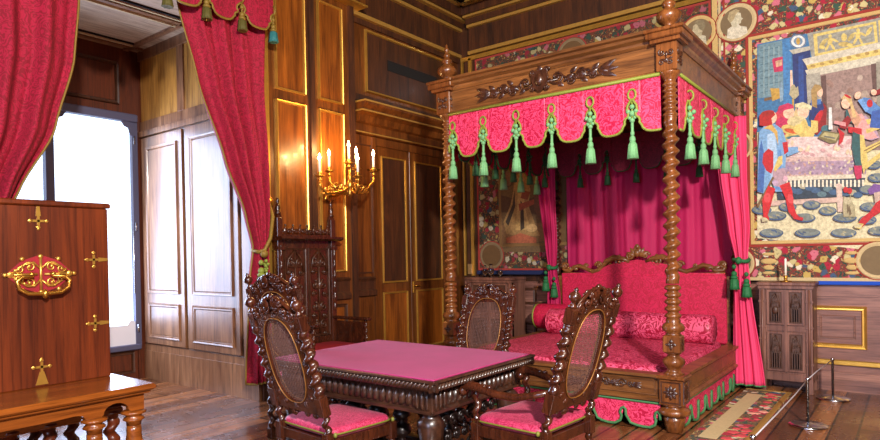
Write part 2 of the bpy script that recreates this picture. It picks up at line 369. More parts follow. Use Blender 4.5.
# woven figures: red, green, blue, then x, z pairs on the wall
ART_R = [
(216, 205, 165, -1.412, 1.644, -1.386, 3.821, 0.358, 3.791, 0.339, 1.377),
(52, 112, 158, -1.398, 2.837, -1.386, 3.821, -0.762, 3.83, -0.774, 2.666),
(105, 138, 150, -1.383, 3.216, -1.376, 3.808, -1.137, 3.81, -1.125, 3.205),
(80, 115, 130, -1.356, 3.748, -1.158, 3.748, -1.158, 3.737, -1.356, 3.734),
(80, 115, 130, -1.357, 3.67, -1.159, 3.672, -1.159, 3.661, -1.357, 3.656),
(80, 115, 130, -1.358, 3.592, -1.159, 3.595, -1.16, 3.584, -1.358, 3.578),
(80, 115, 130, -1.359, 3.514, -1.16, 3.518, -1.16, 3.508, -1.359, 3.5),
(80, 115, 130, -1.36, 3.436, -1.161, 3.442, -1.161, 3.431, -1.36, 3.422),
(80, 115, 130, -1.361, 3.358, -1.162, 3.365, -1.162, 3.354, -1.361, 3.344),
(80, 115, 130, -1.362, 3.279, -1.163, 3.288, -1.163, 3.277, -1.362, 3.266),
(130, 155, 160, -1.332, 3.241, -1.325, 3.786, -1.312, 3.783, -1.319, 3.238),
(130, 155, 160, -1.282, 3.232, -1.276, 3.775, -1.263, 3.772, -1.269, 3.23),
(130, 155, 160, -1.232, 3.223, -1.226, 3.764, -1.213, 3.761, -1.22, 3.221),
(130, 155, 160, -1.183, 3.215, -1.177, 3.753, -1.164, 3.75, -1.171, 3.213),
(190, 40, 90, -1.238, 3.611, -1.228, 3.631, -1.12, 3.631, -1.112, 3.498, -1.141, 3.471, -1.22, 3.475),
(205, 160, 130, -1.208, 3.594, -1.14, 3.602, -1.141, 3.536, -1.199, 3.526),
(120, 90, 60, -1.322, 3.206, -1.233, 3.212, -1.233, 3.179, -1.323, 3.172),
(190, 150, 70, -1.261, 3.306, -1.163, 3.288, -1.164, 3.179, -1.243, 3.159),
(60, 125, 180, -1.137, 3.81, -1.06, 3.814, -1.04, 3.027, -1.127, 3.019),
(22, 48, 110, -1.043, 3.647, -0.874, 3.653, -0.862, 2.977, -1.022, 2.991),
(30, 70, 140, -0.986, 3.602, -0.939, 3.603, -0.937, 3.01, -0.984, 3.007),
(232, 190, 160, -1.064, 3.466, -1.045, 3.463, -1.038, 3.244, -1.067, 3.227),
(130, 160, 180, -1.172, 3.323, -1.142, 3.372, -1.135, 3.152, -1.165, 3.135),
(95, 120, 150, -0.905, 3.746, -0.913, 3.713, -0.936, 3.69, -0.968, 3.681, -1.003, 3.689, -1.036, 3.712, -1.058, 3.745, -1.065, 3.782, -1.057, 3.816, -1.034, 3.839, -1.002, 3.847, -0.966, 3.839, -0.934, 3.816, -0.913, 3.783),
(225, 225, 220, -0.919, 3.749, -0.926, 3.723, -0.944, 3.704, -0.971, 3.698, -1, 3.704, -1.027, 3.723, -1.045, 3.749, -1.051, 3.779, -1.044, 3.806, -1.025, 3.824, -0.999, 3.83, -0.969, 3.824, -0.943, 3.805, -0.925, 3.779),
(110, 140, 165, -0.942, 3.754, -0.947, 3.737, -0.959, 3.724, -0.976, 3.72, -0.995, 3.724, -1.012, 3.736, -1.023, 3.754, -1.027, 3.774, -1.023, 3.792, -1.011, 3.804, -0.994, 3.808, -0.975, 3.804, -0.958, 3.792, -0.946, 3.774),
(190, 150, 70, -0.966, 3.76, -0.968, 3.744, -0.973, 3.732, -0.981, 3.726, -0.989, 3.728, -0.997, 3.737, -1.002, 3.752, -1.004, 3.768, -1.002, 3.784, -0.996, 3.796, -0.988, 3.802, -0.98, 3.8, -0.973, 3.791, -0.968, 3.777),
(183, 178, 160, -1.071, 3.686, -0.846, 3.69, -0.846, 3.647, -1.034, 3.634),
(150, 150, 140, -0.9, 3.83, 0.359, 3.848, 0.357, 3.564, -0.856, 3.532),
(214, 190, 110, -0.844, 3.807, -0.294, 3.81, -0.279, 3.574, -0.829, 3.558),
(150, 150, 138, -0.808, 3.777, -0.319, 3.785, -0.304, 3.61, -0.801, 3.595),
(214, 190, 110, -0.277, 3.816, -0.228, 3.813, -0.214, 3.579, -0.263, 3.58),
(150, 125, 118, -0.785, 3.39, 0.356, 3.488, 0.348, 2.426, -0.775, 2.56),
(214, 190, 110, -0.675, 3.746, -0.676, 3.737, -0.681, 3.731, -0.687, 3.729, -0.694, 3.73, -0.701, 3.736, -0.705, 3.744, -0.707, 3.754, -0.705, 3.762, -0.7, 3.769, -0.694, 3.771, -0.687, 3.769, -0.68, 3.764, -0.676, 3.756),
(214, 190, 110, -0.67, 3.685, -0.677, 3.67, -0.686, 3.66, -0.697, 3.658, -0.707, 3.663, -0.713, 3.676, -0.715, 3.692, -0.712, 3.71, -0.706, 3.725, -0.696, 3.735, -0.685, 3.737, -0.676, 3.731, -0.669, 3.719, -0.667, 3.702),
(214, 190, 110, -0.704, 3.731, -0.705, 3.725, -0.712, 3.717, -0.724, 3.709, -0.738, 3.703, -0.752, 3.7, -0.762, 3.701, -0.768, 3.705, -0.767, 3.712, -0.76, 3.72, -0.748, 3.727, -0.734, 3.733, -0.72, 3.736, -0.709, 3.735),
(214, 190, 110, -0.616, 3.671, -0.621, 3.669, -0.631, 3.673, -0.645, 3.682, -0.659, 3.694, -0.67, 3.707, -0.677, 3.718, -0.678, 3.725, -0.672, 3.727, -0.662, 3.722, -0.648, 3.713, -0.635, 3.701, -0.623, 3.689, -0.617, 3.678),
(214, 190, 110, -0.709, 3.632, -0.717, 3.618, -0.726, 3.609, -0.734, 3.606, -0.738, 3.61, -0.739, 3.62, -0.735, 3.634, -0.729, 3.649, -0.72, 3.663, -0.711, 3.672, -0.704, 3.675, -0.699, 3.671, -0.699, 3.661, -0.702, 3.647),
(214, 190, 110, -0.655, 3.633, -0.649, 3.615, -0.646, 3.6, -0.647, 3.59, -0.651, 3.588, -0.658, 3.594, -0.667, 3.607, -0.675, 3.624, -0.682, 3.642, -0.685, 3.658, -0.684, 3.667, -0.679, 3.669, -0.672, 3.663, -0.663, 3.65),
(185, 165, 100, -0.742, 3.673, -0.757, 3.662, -0.772, 3.656, -0.784, 3.658, -0.789, 3.666, -0.788, 3.679, -0.78, 3.694, -0.767, 3.709, -0.751, 3.72, -0.736, 3.725, -0.725, 3.723, -0.72, 3.715, -0.721, 3.702, -0.729, 3.687),
(214, 190, 110, -0.43, 3.751, -0.432, 3.743, -0.436, 3.736, -0.443, 3.734, -0.449, 3.736, -0.456, 3.741, -0.46, 3.749, -0.461, 3.758, -0.46, 3.767, -0.455, 3.773, -0.449, 3.776, -0.442, 3.774, -0.436, 3.768, -0.432, 3.76),
(214, 190, 110, -0.426, 3.691, -0.433, 3.676, -0.442, 3.667, -0.452, 3.665, -0.461, 3.67, -0.467, 3.682, -0.469, 3.699, -0.467, 3.716, -0.46, 3.731, -0.451, 3.74, -0.441, 3.742, -0.432, 3.737, -0.426, 3.725, -0.424, 3.708),
(214, 190, 110, -0.459, 3.736, -0.46, 3.73, -0.466, 3.722, -0.478, 3.715, -0.491, 3.709, -0.504, 3.706, -0.514, 3.707, -0.519, 3.711, -0.519, 3.718, -0.512, 3.725, -0.5, 3.733, -0.487, 3.738, -0.474, 3.741, -0.464, 3.74),
(214, 190, 110, -0.374, 3.677, -0.379, 3.676, -0.389, 3.68, -0.402, 3.689, -0.415, 3.7, -0.426, 3.713, -0.433, 3.724, -0.433, 3.73, -0.428, 3.732, -0.418, 3.728, -0.405, 3.719, -0.392, 3.707, -0.382, 3.695, -0.375, 3.684),
(214, 190, 110, -0.463, 3.639, -0.471, 3.626, -0.48, 3.617, -0.487, 3.614, -0.491, 3.618, -0.492, 3.628, -0.489, 3.642, -0.482, 3.656, -0.474, 3.67, -0.465, 3.678, -0.458, 3.681, -0.454, 3.677, -0.453, 3.668, -0.457, 3.654),
(214, 190, 110, -0.412, 3.64, -0.406, 3.623, -0.403, 3.608, -0.404, 3.599, -0.408, 3.597, -0.415, 3.603, -0.423, 3.615, -0.431, 3.632, -0.437, 3.65, -0.44, 3.665, -0.439, 3.674, -0.435, 3.676, -0.428, 3.67, -0.42, 3.657),
(185, 165, 100, -0.495, 3.679, -0.509, 3.669, -0.524, 3.663, -0.534, 3.665, -0.54, 3.673, -0.538, 3.685, -0.531, 3.7, -0.518, 3.714, -0.504, 3.725, -0.489, 3.73, -0.479, 3.729, -0.473, 3.721, -0.475, 3.708, -0.482, 3.694),
(214, 190, 110, -0.541, 3.705, -0.544, 3.688, -0.551, 3.675, -0.562, 3.669, -0.573, 3.672, -0.584, 3.682, -0.591, 3.698, -0.593, 3.717, -0.591, 3.734, -0.583, 3.747, -0.573, 3.753, -0.561, 3.75, -0.551, 3.739, -0.543, 3.723),
(195, 170, 100, -0.516, 3.627, -0.521, 3.617, -0.536, 3.611, -0.557, 3.61, -0.58, 3.616, -0.601, 3.625, -0.615, 3.638, -0.621, 3.65, -0.615, 3.66, -0.6, 3.666, -0.579, 3.666, -0.556, 3.661, -0.535, 3.651, -0.521, 3.639),
(214, 190, 110, -0.339, 3.708, -0.351, 3.693, -0.363, 3.685, -0.373, 3.684, -0.38, 3.69, -0.38, 3.703, -0.376, 3.72, -0.367, 3.737, -0.355, 3.752, -0.343, 3.76, -0.333, 3.761, -0.327, 3.755, -0.326, 3.742, -0.33, 3.725),
(214, 190, 110, -0.737, 3.644, -0.739, 3.636, -0.747, 3.63, -0.758, 3.629, -0.77, 3.631, -0.781, 3.638, -0.788, 3.647, -0.791, 3.656, -0.788, 3.665, -0.781, 3.671, -0.77, 3.672, -0.757, 3.67, -0.747, 3.663, -0.739, 3.654),
(214, 190, 110, -0.49, 3.611, -0.493, 3.602, -0.5, 3.597, -0.51, 3.595, -0.522, 3.597, -0.532, 3.604, -0.539, 3.613, -0.542, 3.622, -0.539, 3.631, -0.532, 3.636, -0.522, 3.638, -0.51, 3.635, -0.5, 3.629, -0.493, 3.62),
(205, 198, 178, -0.949, 3.562, 0.357, 3.621, 0.357, 3.555, -0.913, 3.49),
(214, 190, 110, -0.913, 3.49, 0.357, 3.555, 0.356, 3.479, -0.895, 3.433),
(200, 194, 172, -0.923, 3.438, 0.356, 3.488, 0.355, 3.403, -0.895, 3.358),
(165, 160, 145, -0.914, 3.383, -0.785, 3.39, -0.762, 2.983, -0.9, 2.983),
(170, 140, 80, -0.824, 3.464, -0.831, 3.453, -0.848, 3.451, -0.865, 3.46, -0.872, 3.473, -0.865, 3.484, -0.848, 3.485, -0.831, 3.477),
(170, 140, 80, -0.742, 3.469, -0.749, 3.459, -0.766, 3.457, -0.782, 3.465, -0.789, 3.479, -0.782, 3.489, -0.765, 3.491, -0.749, 3.483),
(170, 140, 80, -0.661, 3.475, -0.668, 3.464, -0.685, 3.463, -0.701, 3.471, -0.708, 3.484, -0.701, 3.495, -0.684, 3.496, -0.668, 3.488),
(170, 140, 80, -0.582, 3.48, -0.589, 3.47, -0.605, 3.468, -0.621, 3.476, -0.627, 3.49, -0.621, 3.5, -0.604, 3.502, -0.588, 3.493),
(170, 140, 80, -0.503, 3.485, -0.51, 3.475, -0.526, 3.474, -0.542, 3.482, -0.548, 3.495, -0.542, 3.505, -0.526, 3.507, -0.51, 3.499),
(170, 140, 80, -0.426, 3.491, -0.433, 3.481, -0.448, 3.479, -0.464, 3.487, -0.471, 3.5, -0.464, 3.51, -0.448, 3.512, -0.433, 3.504),
(170, 140, 80, -0.35, 3.496, -0.357, 3.486, -0.372, 3.484, -0.388, 3.492, -0.394, 3.505, -0.387, 3.515, -0.372, 3.517, -0.356, 3.509),
(170, 140, 80, -0.275, 3.501, -0.282, 3.491, -0.297, 3.49, -0.312, 3.498, -0.318, 3.51, -0.312, 3.52, -0.296, 3.522, -0.281, 3.514),
(170, 140, 80, -0.201, 3.506, -0.208, 3.496, -0.223, 3.495, -0.238, 3.503, -0.244, 3.515, -0.237, 3.525, -0.222, 3.527, -0.207, 3.519),
(170, 150, 135, -0.632, 2.975, -0.652, 2.993, -0.658, 3.018, -0.649, 3.039, -0.628, 3.046, -0.606, 3.036, -0.593, 3.013, -0.594, 2.988, -0.61, 2.973),
(145, 115, 105, -0.283, 2.952, -0.296, 2.965, -0.302, 2.991, -0.298, 3.019, -0.286, 3.035, -0.271, 3.032, -0.261, 3.011, -0.26, 2.982, -0.269, 2.958),
(130, 108, 100, -0.502, 3.042, -0.5, 3.064, -0.48, 3.086, -0.451, 3.098, -0.428, 3.094, -0.42, 3.076, -0.431, 3.053, -0.457, 3.035, -0.485, 3.031),
(170, 150, 135, -0.452, 2.833, -0.468, 2.836, -0.487, 2.856, -0.502, 2.886, -0.505, 2.91, -0.495, 2.918, -0.476, 2.906, -0.458, 2.879, -0.449, 2.851),
(145, 115, 105, -0.757, 2.812, -0.772, 2.838, -0.772, 2.866, -0.755, 2.885, -0.73, 2.884, -0.708, 2.864, -0.701, 2.835, -0.71, 2.811, -0.732, 2.801),
(130, 108, 100, -0.312, 3.014, -0.312, 3.039, -0.293, 3.061, -0.266, 3.07, -0.243, 3.062, -0.234, 3.04, -0.244, 3.015, -0.268, 2.999, -0.295, 2.998),
(145, 115, 105, -0.715, 3.235, -0.731, 3.266, -0.731, 3.291, -0.715, 3.298, -0.691, 3.285, -0.67, 3.256, -0.661, 3.227, -0.67, 3.209, -0.691, 3.212),
(145, 115, 105, -0.315, 2.973, -0.333, 2.993, -0.338, 3.027, -0.329, 3.061, -0.309, 3.077, -0.289, 3.069, -0.276, 3.04, -0.279, 3.004, -0.294, 2.977),
(130, 108, 100, -0.308, 2.832, -0.323, 2.861, -0.32, 2.898, -0.3, 2.926, -0.272, 2.931, -0.25, 2.912, -0.244, 2.877, -0.256, 2.842, -0.282, 2.824),
(130, 108, 100, -0.591, 2.963, -0.6, 2.979, -0.599, 3.007, -0.588, 3.032, -0.573, 3.044, -0.56, 3.037, -0.555, 3.014, -0.561, 2.985, -0.575, 2.965),
(145, 115, 105, -0.221, 3.087, -0.23, 3.069, -0.245, 3.064, -0.257, 3.074, -0.262, 3.096, -0.256, 3.118, -0.244, 3.13, -0.229, 3.127, -0.22, 3.11),
(145, 115, 105, -0.353, 3.025, -0.356, 3.045, -0.349, 3.06, -0.335, 3.064, -0.32, 3.054, -0.312, 3.035, -0.314, 3.016, -0.326, 3.006, -0.341, 3.01),
(185, 165, 150, -0.731, 2.963, -0.754, 2.975, -0.766, 2.991, -0.76, 3.006, -0.74, 3.011, -0.714, 3.004, -0.696, 2.989, -0.692, 2.973, -0.706, 2.963),
(170, 150, 135, -0.25, 3.086, -0.258, 3.075, -0.273, 3.075, -0.288, 3.085, -0.297, 3.1, -0.294, 3.114, -0.281, 3.119, -0.265, 3.114, -0.252, 3.101),
(185, 165, 150, -0.413, 3.245, -0.426, 3.232, -0.443, 3.233, -0.455, 3.247, -0.458, 3.269, -0.449, 3.288, -0.433, 3.294, -0.418, 3.286, -0.409, 3.267),
(145, 115, 105, -0.719, 2.809, -0.748, 2.806, -0.768, 2.82, -0.772, 2.844, -0.756, 2.867, -0.729, 2.878, -0.703, 2.872, -0.69, 2.852, -0.696, 2.827),
(170, 150, 135, -0.313, 2.992, -0.33, 3.015, -0.333, 3.051, -0.32, 3.083, -0.298, 3.096, -0.276, 3.084, -0.265, 3.053, -0.27, 3.017, -0.289, 2.993),
(130, 108, 100, -0.294, 2.963, -0.294, 2.992, -0.281, 3.01, -0.26, 3.01, -0.241, 2.992, -0.234, 2.963, -0.241, 2.938, -0.259, 2.928, -0.28, 2.938),
(145, 115, 105, -0.546, 3.151, -0.542, 3.171, -0.527, 3.183, -0.509, 3.18, -0.494, 3.163, -0.491, 3.142, -0.501, 3.125, -0.519, 3.121, -0.537, 3.131),
(185, 165, 150, -0.577, 3.051, -0.592, 3.061, -0.603, 3.088, -0.604, 3.119, -0.596, 3.14, -0.582, 3.14, -0.568, 3.12, -0.562, 3.089, -0.565, 3.062),
(170, 150, 135, -0.403, 3.03, -0.424, 3.051, -0.431, 3.084, -0.421, 3.114, -0.399, 3.127, -0.375, 3.117, -0.361, 3.088, -0.362, 3.055, -0.379, 3.032),
(185, 165, 150, -0.262, 3.201, -0.28, 3.218, -0.287, 3.242, -0.279, 3.263, -0.26, 3.27, -0.239, 3.26, -0.225, 3.238, -0.226, 3.214, -0.24, 3.2),
(185, 165, 150, -0.563, 3.074, -0.581, 3.07, -0.599, 3.082, -0.608, 3.104, -0.604, 3.126, -0.589, 3.137, -0.57, 3.132, -0.556, 3.114, -0.553, 3.091),
(130, 108, 100, -0.542, 2.85, -0.561, 2.842, -0.577, 2.847, -0.581, 2.862, -0.572, 2.881, -0.554, 2.894, -0.536, 2.895, -0.525, 2.885, -0.528, 2.867),
(145, 115, 105, -0.644, 2.837, -0.655, 2.851, -0.657, 2.872, -0.648, 2.889, -0.632, 2.894, -0.618, 2.885, -0.611, 2.866, -0.615, 2.846, -0.628, 2.835),
(130, 108, 100, -0.688, 2.928, -0.713, 2.939, -0.732, 2.974, -0.737, 3.016, -0.724, 3.045, -0.7, 3.048, -0.676, 3.024, -0.664, 2.984, -0.668, 2.946),
(95, 70, 70, -0.776, 3.346, -0.731, 3.348, -0.726, 2.956, -0.771, 2.963),
(95, 70, 70, -0.339, 3.384, -0.298, 3.385, -0.284, 3.089, -0.325, 3.096),
(150, 145, 130, -0.298, 3.395, -0.183, 3.392, -0.19, 2.591, -0.288, 2.705),
(214, 190, 110, -0.837, 2.749, -0.856, 2.705, -0.908, 2.675, -0.983, 2.663, -1.068, 2.674, -1.145, 2.705, -1.199, 2.75, -1.218, 2.801, -1.198, 2.846, -1.143, 2.877, -1.065, 2.886, -0.981, 2.874, -0.906, 2.842, -0.855, 2.798),
(175, 165, 130, -1.077, 3.207, -1.057, 3.291, -1.028, 3.307, -1.009, 3.261, -0.99, 3.279, -0.982, 3.18, -1.02, 3.143, -1.039, 3.146),
(190, 150, 70, -1.049, 3.148, -1.03, 3.145, -1.032, 2.939, -1.046, 2.941),
(140, 20, 40, -0.816, 2.991, -0.752, 3.055, -0.725, 2.998, -0.736, 2.82, -0.819, 2.725, -0.865, 2.763),
(22, 48, 110, -0.88, 3.076, -0.77, 3.079, -0.752, 3.002, -0.836, 2.834, -0.891, 2.896),
(60, 110, 175, -0.87, 3.107, -0.779, 3.102, -0.779, 3.049, -0.871, 3.043),
(232, 190, 160, -0.76, 3.173, -0.763, 3.151, -0.77, 3.134, -0.781, 3.125, -0.794, 3.127, -0.804, 3.139, -0.812, 3.159, -0.814, 3.183, -0.811, 3.205, -0.804, 3.222, -0.792, 3.231, -0.78, 3.228, -0.77, 3.216, -0.762, 3.197),
(165, 135, 85, -0.862, 3.041, -0.869, 3.214, -0.832, 3.271, -0.786, 3.252, -0.768, 3.217, -0.814, 3.183, -0.816, 3.013),
(190, 28, 48, -0.784, 2.886, -0.804, 2.854, -0.825, 2.832, -0.842, 2.824, -0.853, 2.833, -0.855, 2.855, -0.847, 2.888, -0.832, 2.924, -0.812, 2.956, -0.791, 2.978, -0.774, 2.985, -0.764, 2.976, -0.762, 2.954, -0.769, 2.922),
(200, 60, 80, -1.032, 2.949, -1.042, 2.913, -1.068, 2.887, -1.107, 2.876, -1.15, 2.882, -1.189, 2.904, -1.216, 2.939, -1.225, 2.979, -1.215, 3.016, -1.188, 3.042, -1.148, 3.053, -1.105, 3.046, -1.067, 3.023, -1.041, 2.989),
(190, 40, 90, -1.061, 2.856, -1.07, 2.814, -1.091, 2.783, -1.122, 2.768, -1.157, 2.773, -1.188, 2.796, -1.209, 2.834, -1.217, 2.878, -1.208, 2.92, -1.186, 2.951, -1.155, 2.966, -1.12, 2.96, -1.09, 2.937, -1.069, 2.9),
(232, 190, 160, -1.022, 2.991, -1.028, 2.964, -1.044, 2.944, -1.067, 2.935, -1.093, 2.939, -1.116, 2.955, -1.132, 2.98, -1.137, 3.009, -1.131, 3.037, -1.114, 3.057, -1.091, 3.066, -1.066, 3.062, -1.043, 3.046, -1.027, 3.021),
(190, 40, 90, -1.195, 3.03, -1.175, 3.092, -1.087, 3.111, -1.04, 3.081, -1.031, 3.047, -1.117, 3.039, -1.166, 3.003),
(232, 190, 160, -0.89, 2.982, -0.896, 2.95, -0.912, 2.926, -0.934, 2.915, -0.96, 2.919, -0.982, 2.937, -0.997, 2.966, -1.003, 2.999, -0.997, 3.031, -0.981, 3.055, -0.958, 3.066, -0.933, 3.062, -0.911, 3.044, -0.895, 3.015),
(215, 205, 160, -1.021, 3.089, -0.945, 3.098, -0.862, 3.041, -0.871, 3, -1.021, 3.056),
(205, 180, 130, -1.011, 3.066, -0.985, 2.91, -1.042, 2.918),
(205, 190, 140, -0.91, 2.877, -0.92, 2.851, -0.946, 2.832, -0.984, 2.825, -1.026, 2.831, -1.064, 2.849, -1.09, 2.875, -1.099, 2.905, -1.09, 2.932, -1.063, 2.951, -1.024, 2.958, -0.982, 2.951, -0.945, 2.933, -0.919, 2.907),
(214, 190, 110, -0.99, 2.774, -1.004, 2.756, -1.032, 2.75, -1.068, 2.756, -1.104, 2.774, -1.135, 2.8, -1.153, 2.829, -1.154, 2.854, -1.14, 2.872, -1.111, 2.878, -1.075, 2.872, -1.039, 2.853, -1.009, 2.828, -0.992, 2.799),
(200, 90, 50, -0.998, 2.774, -1.007, 2.766, -1.026, 2.766, -1.053, 2.772, -1.082, 2.785, -1.107, 2.8, -1.123, 2.816, -1.127, 2.829, -1.118, 2.837, -1.098, 2.837, -1.071, 2.831, -1.042, 2.818, -1.017, 2.802, -1.002, 2.787),
(225, 195, 110, -0.911, 2.802, -0.918, 2.78, -0.936, 2.763, -0.962, 2.757, -0.992, 2.761, -1.018, 2.775, -1.036, 2.796, -1.043, 2.821, -1.036, 2.843, -1.017, 2.859, -0.99, 2.866, -0.961, 2.862, -0.935, 2.848, -0.917, 2.826),
(214, 190, 110, -0.901, 2.833, -0.905, 2.806, -0.916, 2.785, -0.931, 2.774, -0.947, 2.776, -0.962, 2.791, -0.973, 2.815, -0.976, 2.844, -0.972, 2.871, -0.961, 2.892, -0.946, 2.902, -0.929, 2.9, -0.915, 2.885, -0.905, 2.861),
(60, 120, 125, -1.121, 2.733, -1.025, 2.688, -0.968, 2.724, -0.996, 2.749, -1.072, 2.748),
(60, 110, 120, -0.692, 2.771, -0.696, 2.754, -0.709, 2.741, -0.727, 2.735, -0.747, 2.738, -0.765, 2.748, -0.778, 2.765, -0.782, 2.784, -0.777, 2.802, -0.765, 2.815, -0.746, 2.82, -0.726, 2.817, -0.708, 2.807, -0.696, 2.79),
(214, 190, 110, -0.873, 2.893, -0.808, 2.873, -0.81, 2.756, -0.874, 2.743),
(222, 196, 190, -1.17, 2.651, -1.053, 2.735, -0.456, 2.666, -0.39, 2.534, -0.391, 2.432, -1.211, 2.524),
(205, 175, 165, -1.211, 2.535, -0.391, 2.442, -0.392, 2.248, -1.233, 2.304),
(165, 140, 160, -1.221, 2.48, -0.391, 2.412, -0.392, 2.268, -1.223, 2.337),
(205, 190, 150, -0.523, 2.386, -0.525, 2.399, -0.517, 2.412, -0.506, 2.411, -0.504, 2.398, -0.512, 2.386),
(205, 190, 150, -1, 2.375, -1.012, 2.373, -1.023, 2.385, -1.024, 2.399, -1.012, 2.4, -1, 2.388),
(140, 115, 150, -1.083, 2.386, -1.095, 2.388, -1.104, 2.404, -1.1, 2.416, -1.089, 2.414, -1.08, 2.399),
(205, 190, 150, -0.522, 2.322, -0.533, 2.325, -0.54, 2.34, -0.537, 2.352, -0.526, 2.349, -0.519, 2.334),
(205, 190, 150, -0.538, 2.398, -0.544, 2.409, -0.542, 2.425, -0.532, 2.43, -0.525, 2.419, -0.528, 2.403),
(205, 190, 150, -0.846, 2.361, -0.856, 2.369, -0.858, 2.386, -0.851, 2.396, -0.841, 2.388, -0.839, 2.371),
(190, 150, 140, -0.668, 2.394, -0.676, 2.386, -0.69, 2.389, -0.696, 2.401, -0.688, 2.409, -0.674, 2.406),
(190, 150, 140, -0.868, 2.426, -0.864, 2.438, -0.85, 2.442, -0.84, 2.434, -0.845, 2.422, -0.859, 2.418),
(190, 150, 140, -0.499, 2.254, -0.507, 2.263, -0.505, 2.28, -0.496, 2.286, -0.489, 2.276, -0.49, 2.26),
(215, 200, 190, -0.428, 2.292, -0.43, 2.305, -0.421, 2.317, -0.411, 2.316, -0.409, 2.303, -0.417, 2.291),
(205, 190, 150, -0.53, 2.307, -0.538, 2.317, -0.537, 2.333, -0.528, 2.34, -0.521, 2.33, -0.522, 2.314),
(205, 190, 150, -0.477, 2.282, -0.487, 2.276, -0.5, 2.283, -0.503, 2.296, -0.494, 2.301, -0.481, 2.294),
(140, 115, 150, -1.003, 2.465, -1, 2.478, -0.986, 2.484, -0.976, 2.477, -0.979, 2.465, -0.992, 2.459),
(215, 200, 190, -0.481, 2.315, -0.49, 2.323, -0.491, 2.34, -0.484, 2.349, -0.475, 2.341, -0.473, 2.324),
(140, 115, 150, -1.098, 2.39, -1.103, 2.403, -1.097, 2.418, -1.085, 2.421, -1.08, 2.408, -1.087, 2.393),
(215, 200, 190, -0.759, 2.371, -0.77, 2.375, -0.778, 2.39, -0.774, 2.402, -0.763, 2.399, -0.756, 2.384),
(190, 150, 140, -0.996, 2.326, -0.996, 2.34, -0.984, 2.35, -0.973, 2.347, -0.973, 2.333, -0.984, 2.323),
(215, 200, 190, -1.141, 2.44, -1.15, 2.45, -1.149, 2.467, -1.14, 2.475, -1.131, 2.465, -1.132, 2.447),
(205, 190, 150, -0.556, 2.397, -0.553, 2.409, -0.54, 2.413, -0.53, 2.406, -0.534, 2.394, -0.547, 2.39),
(215, 200, 190, -0.551, 2.284, -0.56, 2.292, -0.561, 2.309, -0.554, 2.317, -0.545, 2.309, -0.543, 2.293),
(205, 190, 150, -0.72, 2.373, -0.732, 2.372, -0.742, 2.385, -0.741, 2.398, -0.73, 2.398, -0.72, 2.386),
(215, 200, 190, -0.693, 2.346, -0.702, 2.353, -0.704, 2.37, -0.697, 2.379, -0.687, 2.372, -0.685, 2.355),
(215, 200, 190, -0.583, 2.42, -0.584, 2.433, -0.574, 2.444, -0.564, 2.442, -0.562, 2.429, -0.572, 2.418),
(190, 150, 140, -1.168, 2.485, -1.162, 2.496, -1.147, 2.498, -1.138, 2.489, -1.143, 2.477, -1.159, 2.475),
(190, 150, 140, -0.507, 2.397, -0.518, 2.4, -0.526, 2.414, -0.523, 2.426, -0.512, 2.424, -0.504, 2.41),
(190, 150, 140, -0.936, 2.397, -0.943, 2.409, -0.94, 2.425, -0.93, 2.431, -0.923, 2.42, -0.926, 2.403),
(205, 190, 150, -0.892, 2.419, -0.902, 2.426, -0.906, 2.443, -0.9, 2.453, -0.889, 2.446, -0.885, 2.43),
(190, 150, 140, -1.096, 2.476, -1.097, 2.49, -1.086, 2.501, -1.074, 2.498, -1.073, 2.484, -1.085, 2.473),
(190, 150, 140, -0.737, 2.426, -0.744, 2.438, -0.74, 2.454, -0.73, 2.458, -0.723, 2.447, -0.727, 2.431),
(215, 200, 190, -0.574, 2.356, -0.579, 2.368, -0.575, 2.383, -0.565, 2.387, -0.559, 2.376, -0.564, 2.36),
(190, 150, 140, -0.85, 2.389, -0.851, 2.402, -0.842, 2.414, -0.83, 2.413, -0.829, 2.4, -0.838, 2.388),
(190, 150, 140, -0.931, 2.3, -0.941, 2.308, -0.944, 2.325, -0.937, 2.334, -0.927, 2.327, -0.924, 2.31),
(215, 200, 190, -1.001, 2.38, -1.001, 2.393, -0.99, 2.404, -0.978, 2.4, -0.978, 2.387, -0.99, 2.376),
(215, 200, 190, -1.02, 2.454, -1.016, 2.466, -1.001, 2.47, -0.991, 2.462, -0.996, 2.45, -1.01, 2.446),
(205, 190, 150, -0.873, 2.314, -0.883, 2.308, -0.897, 2.316, -0.9, 2.329, -0.89, 2.334, -0.876, 2.327),
(190, 150, 140, -0.646, 2.276, -0.651, 2.288, -0.644, 2.303, -0.634, 2.306, -0.629, 2.293, -0.635, 2.279),
(215, 200, 190, -0.617, 2.337, -0.617, 2.35, -0.606, 2.36, -0.596, 2.356, -0.596, 2.343, -0.607, 2.334),
(140, 115, 150, -0.629, 2.351, -0.63, 2.364, -0.621, 2.375, -0.61, 2.373, -0.608, 2.36, -0.618, 2.349),
(215, 200, 190, -1.161, 2.465, -1.166, 2.477, -1.16, 2.493, -1.148, 2.496, -1.143, 2.483, -1.149, 2.467),
(205, 190, 150, -0.897, 2.325, -0.896, 2.338, -0.884, 2.347, -0.873, 2.342, -0.874, 2.329, -0.886, 2.32),
(190, 150, 140, -1.104, 2.341, -1.104, 2.354, -1.091, 2.363, -1.079, 2.359, -1.08, 2.345, -1.093, 2.336),
(215, 200, 190, -0.43, 2.325, -0.438, 2.317, -0.451, 2.32, -0.457, 2.331, -0.449, 2.339, -0.436, 2.336),
(140, 115, 150, -0.568, 2.346, -0.577, 2.34, -0.59, 2.346, -0.594, 2.359, -0.585, 2.365, -0.572, 2.358),
(215, 200, 190, -0.597, 2.271, -0.605, 2.281, -0.603, 2.297, -0.594, 2.304, -0.587, 2.294, -0.588, 2.278),
(215, 200, 190, -0.494, 2.384, -0.505, 2.383, -0.515, 2.395, -0.514, 2.408, -0.504, 2.409, -0.494, 2.397),
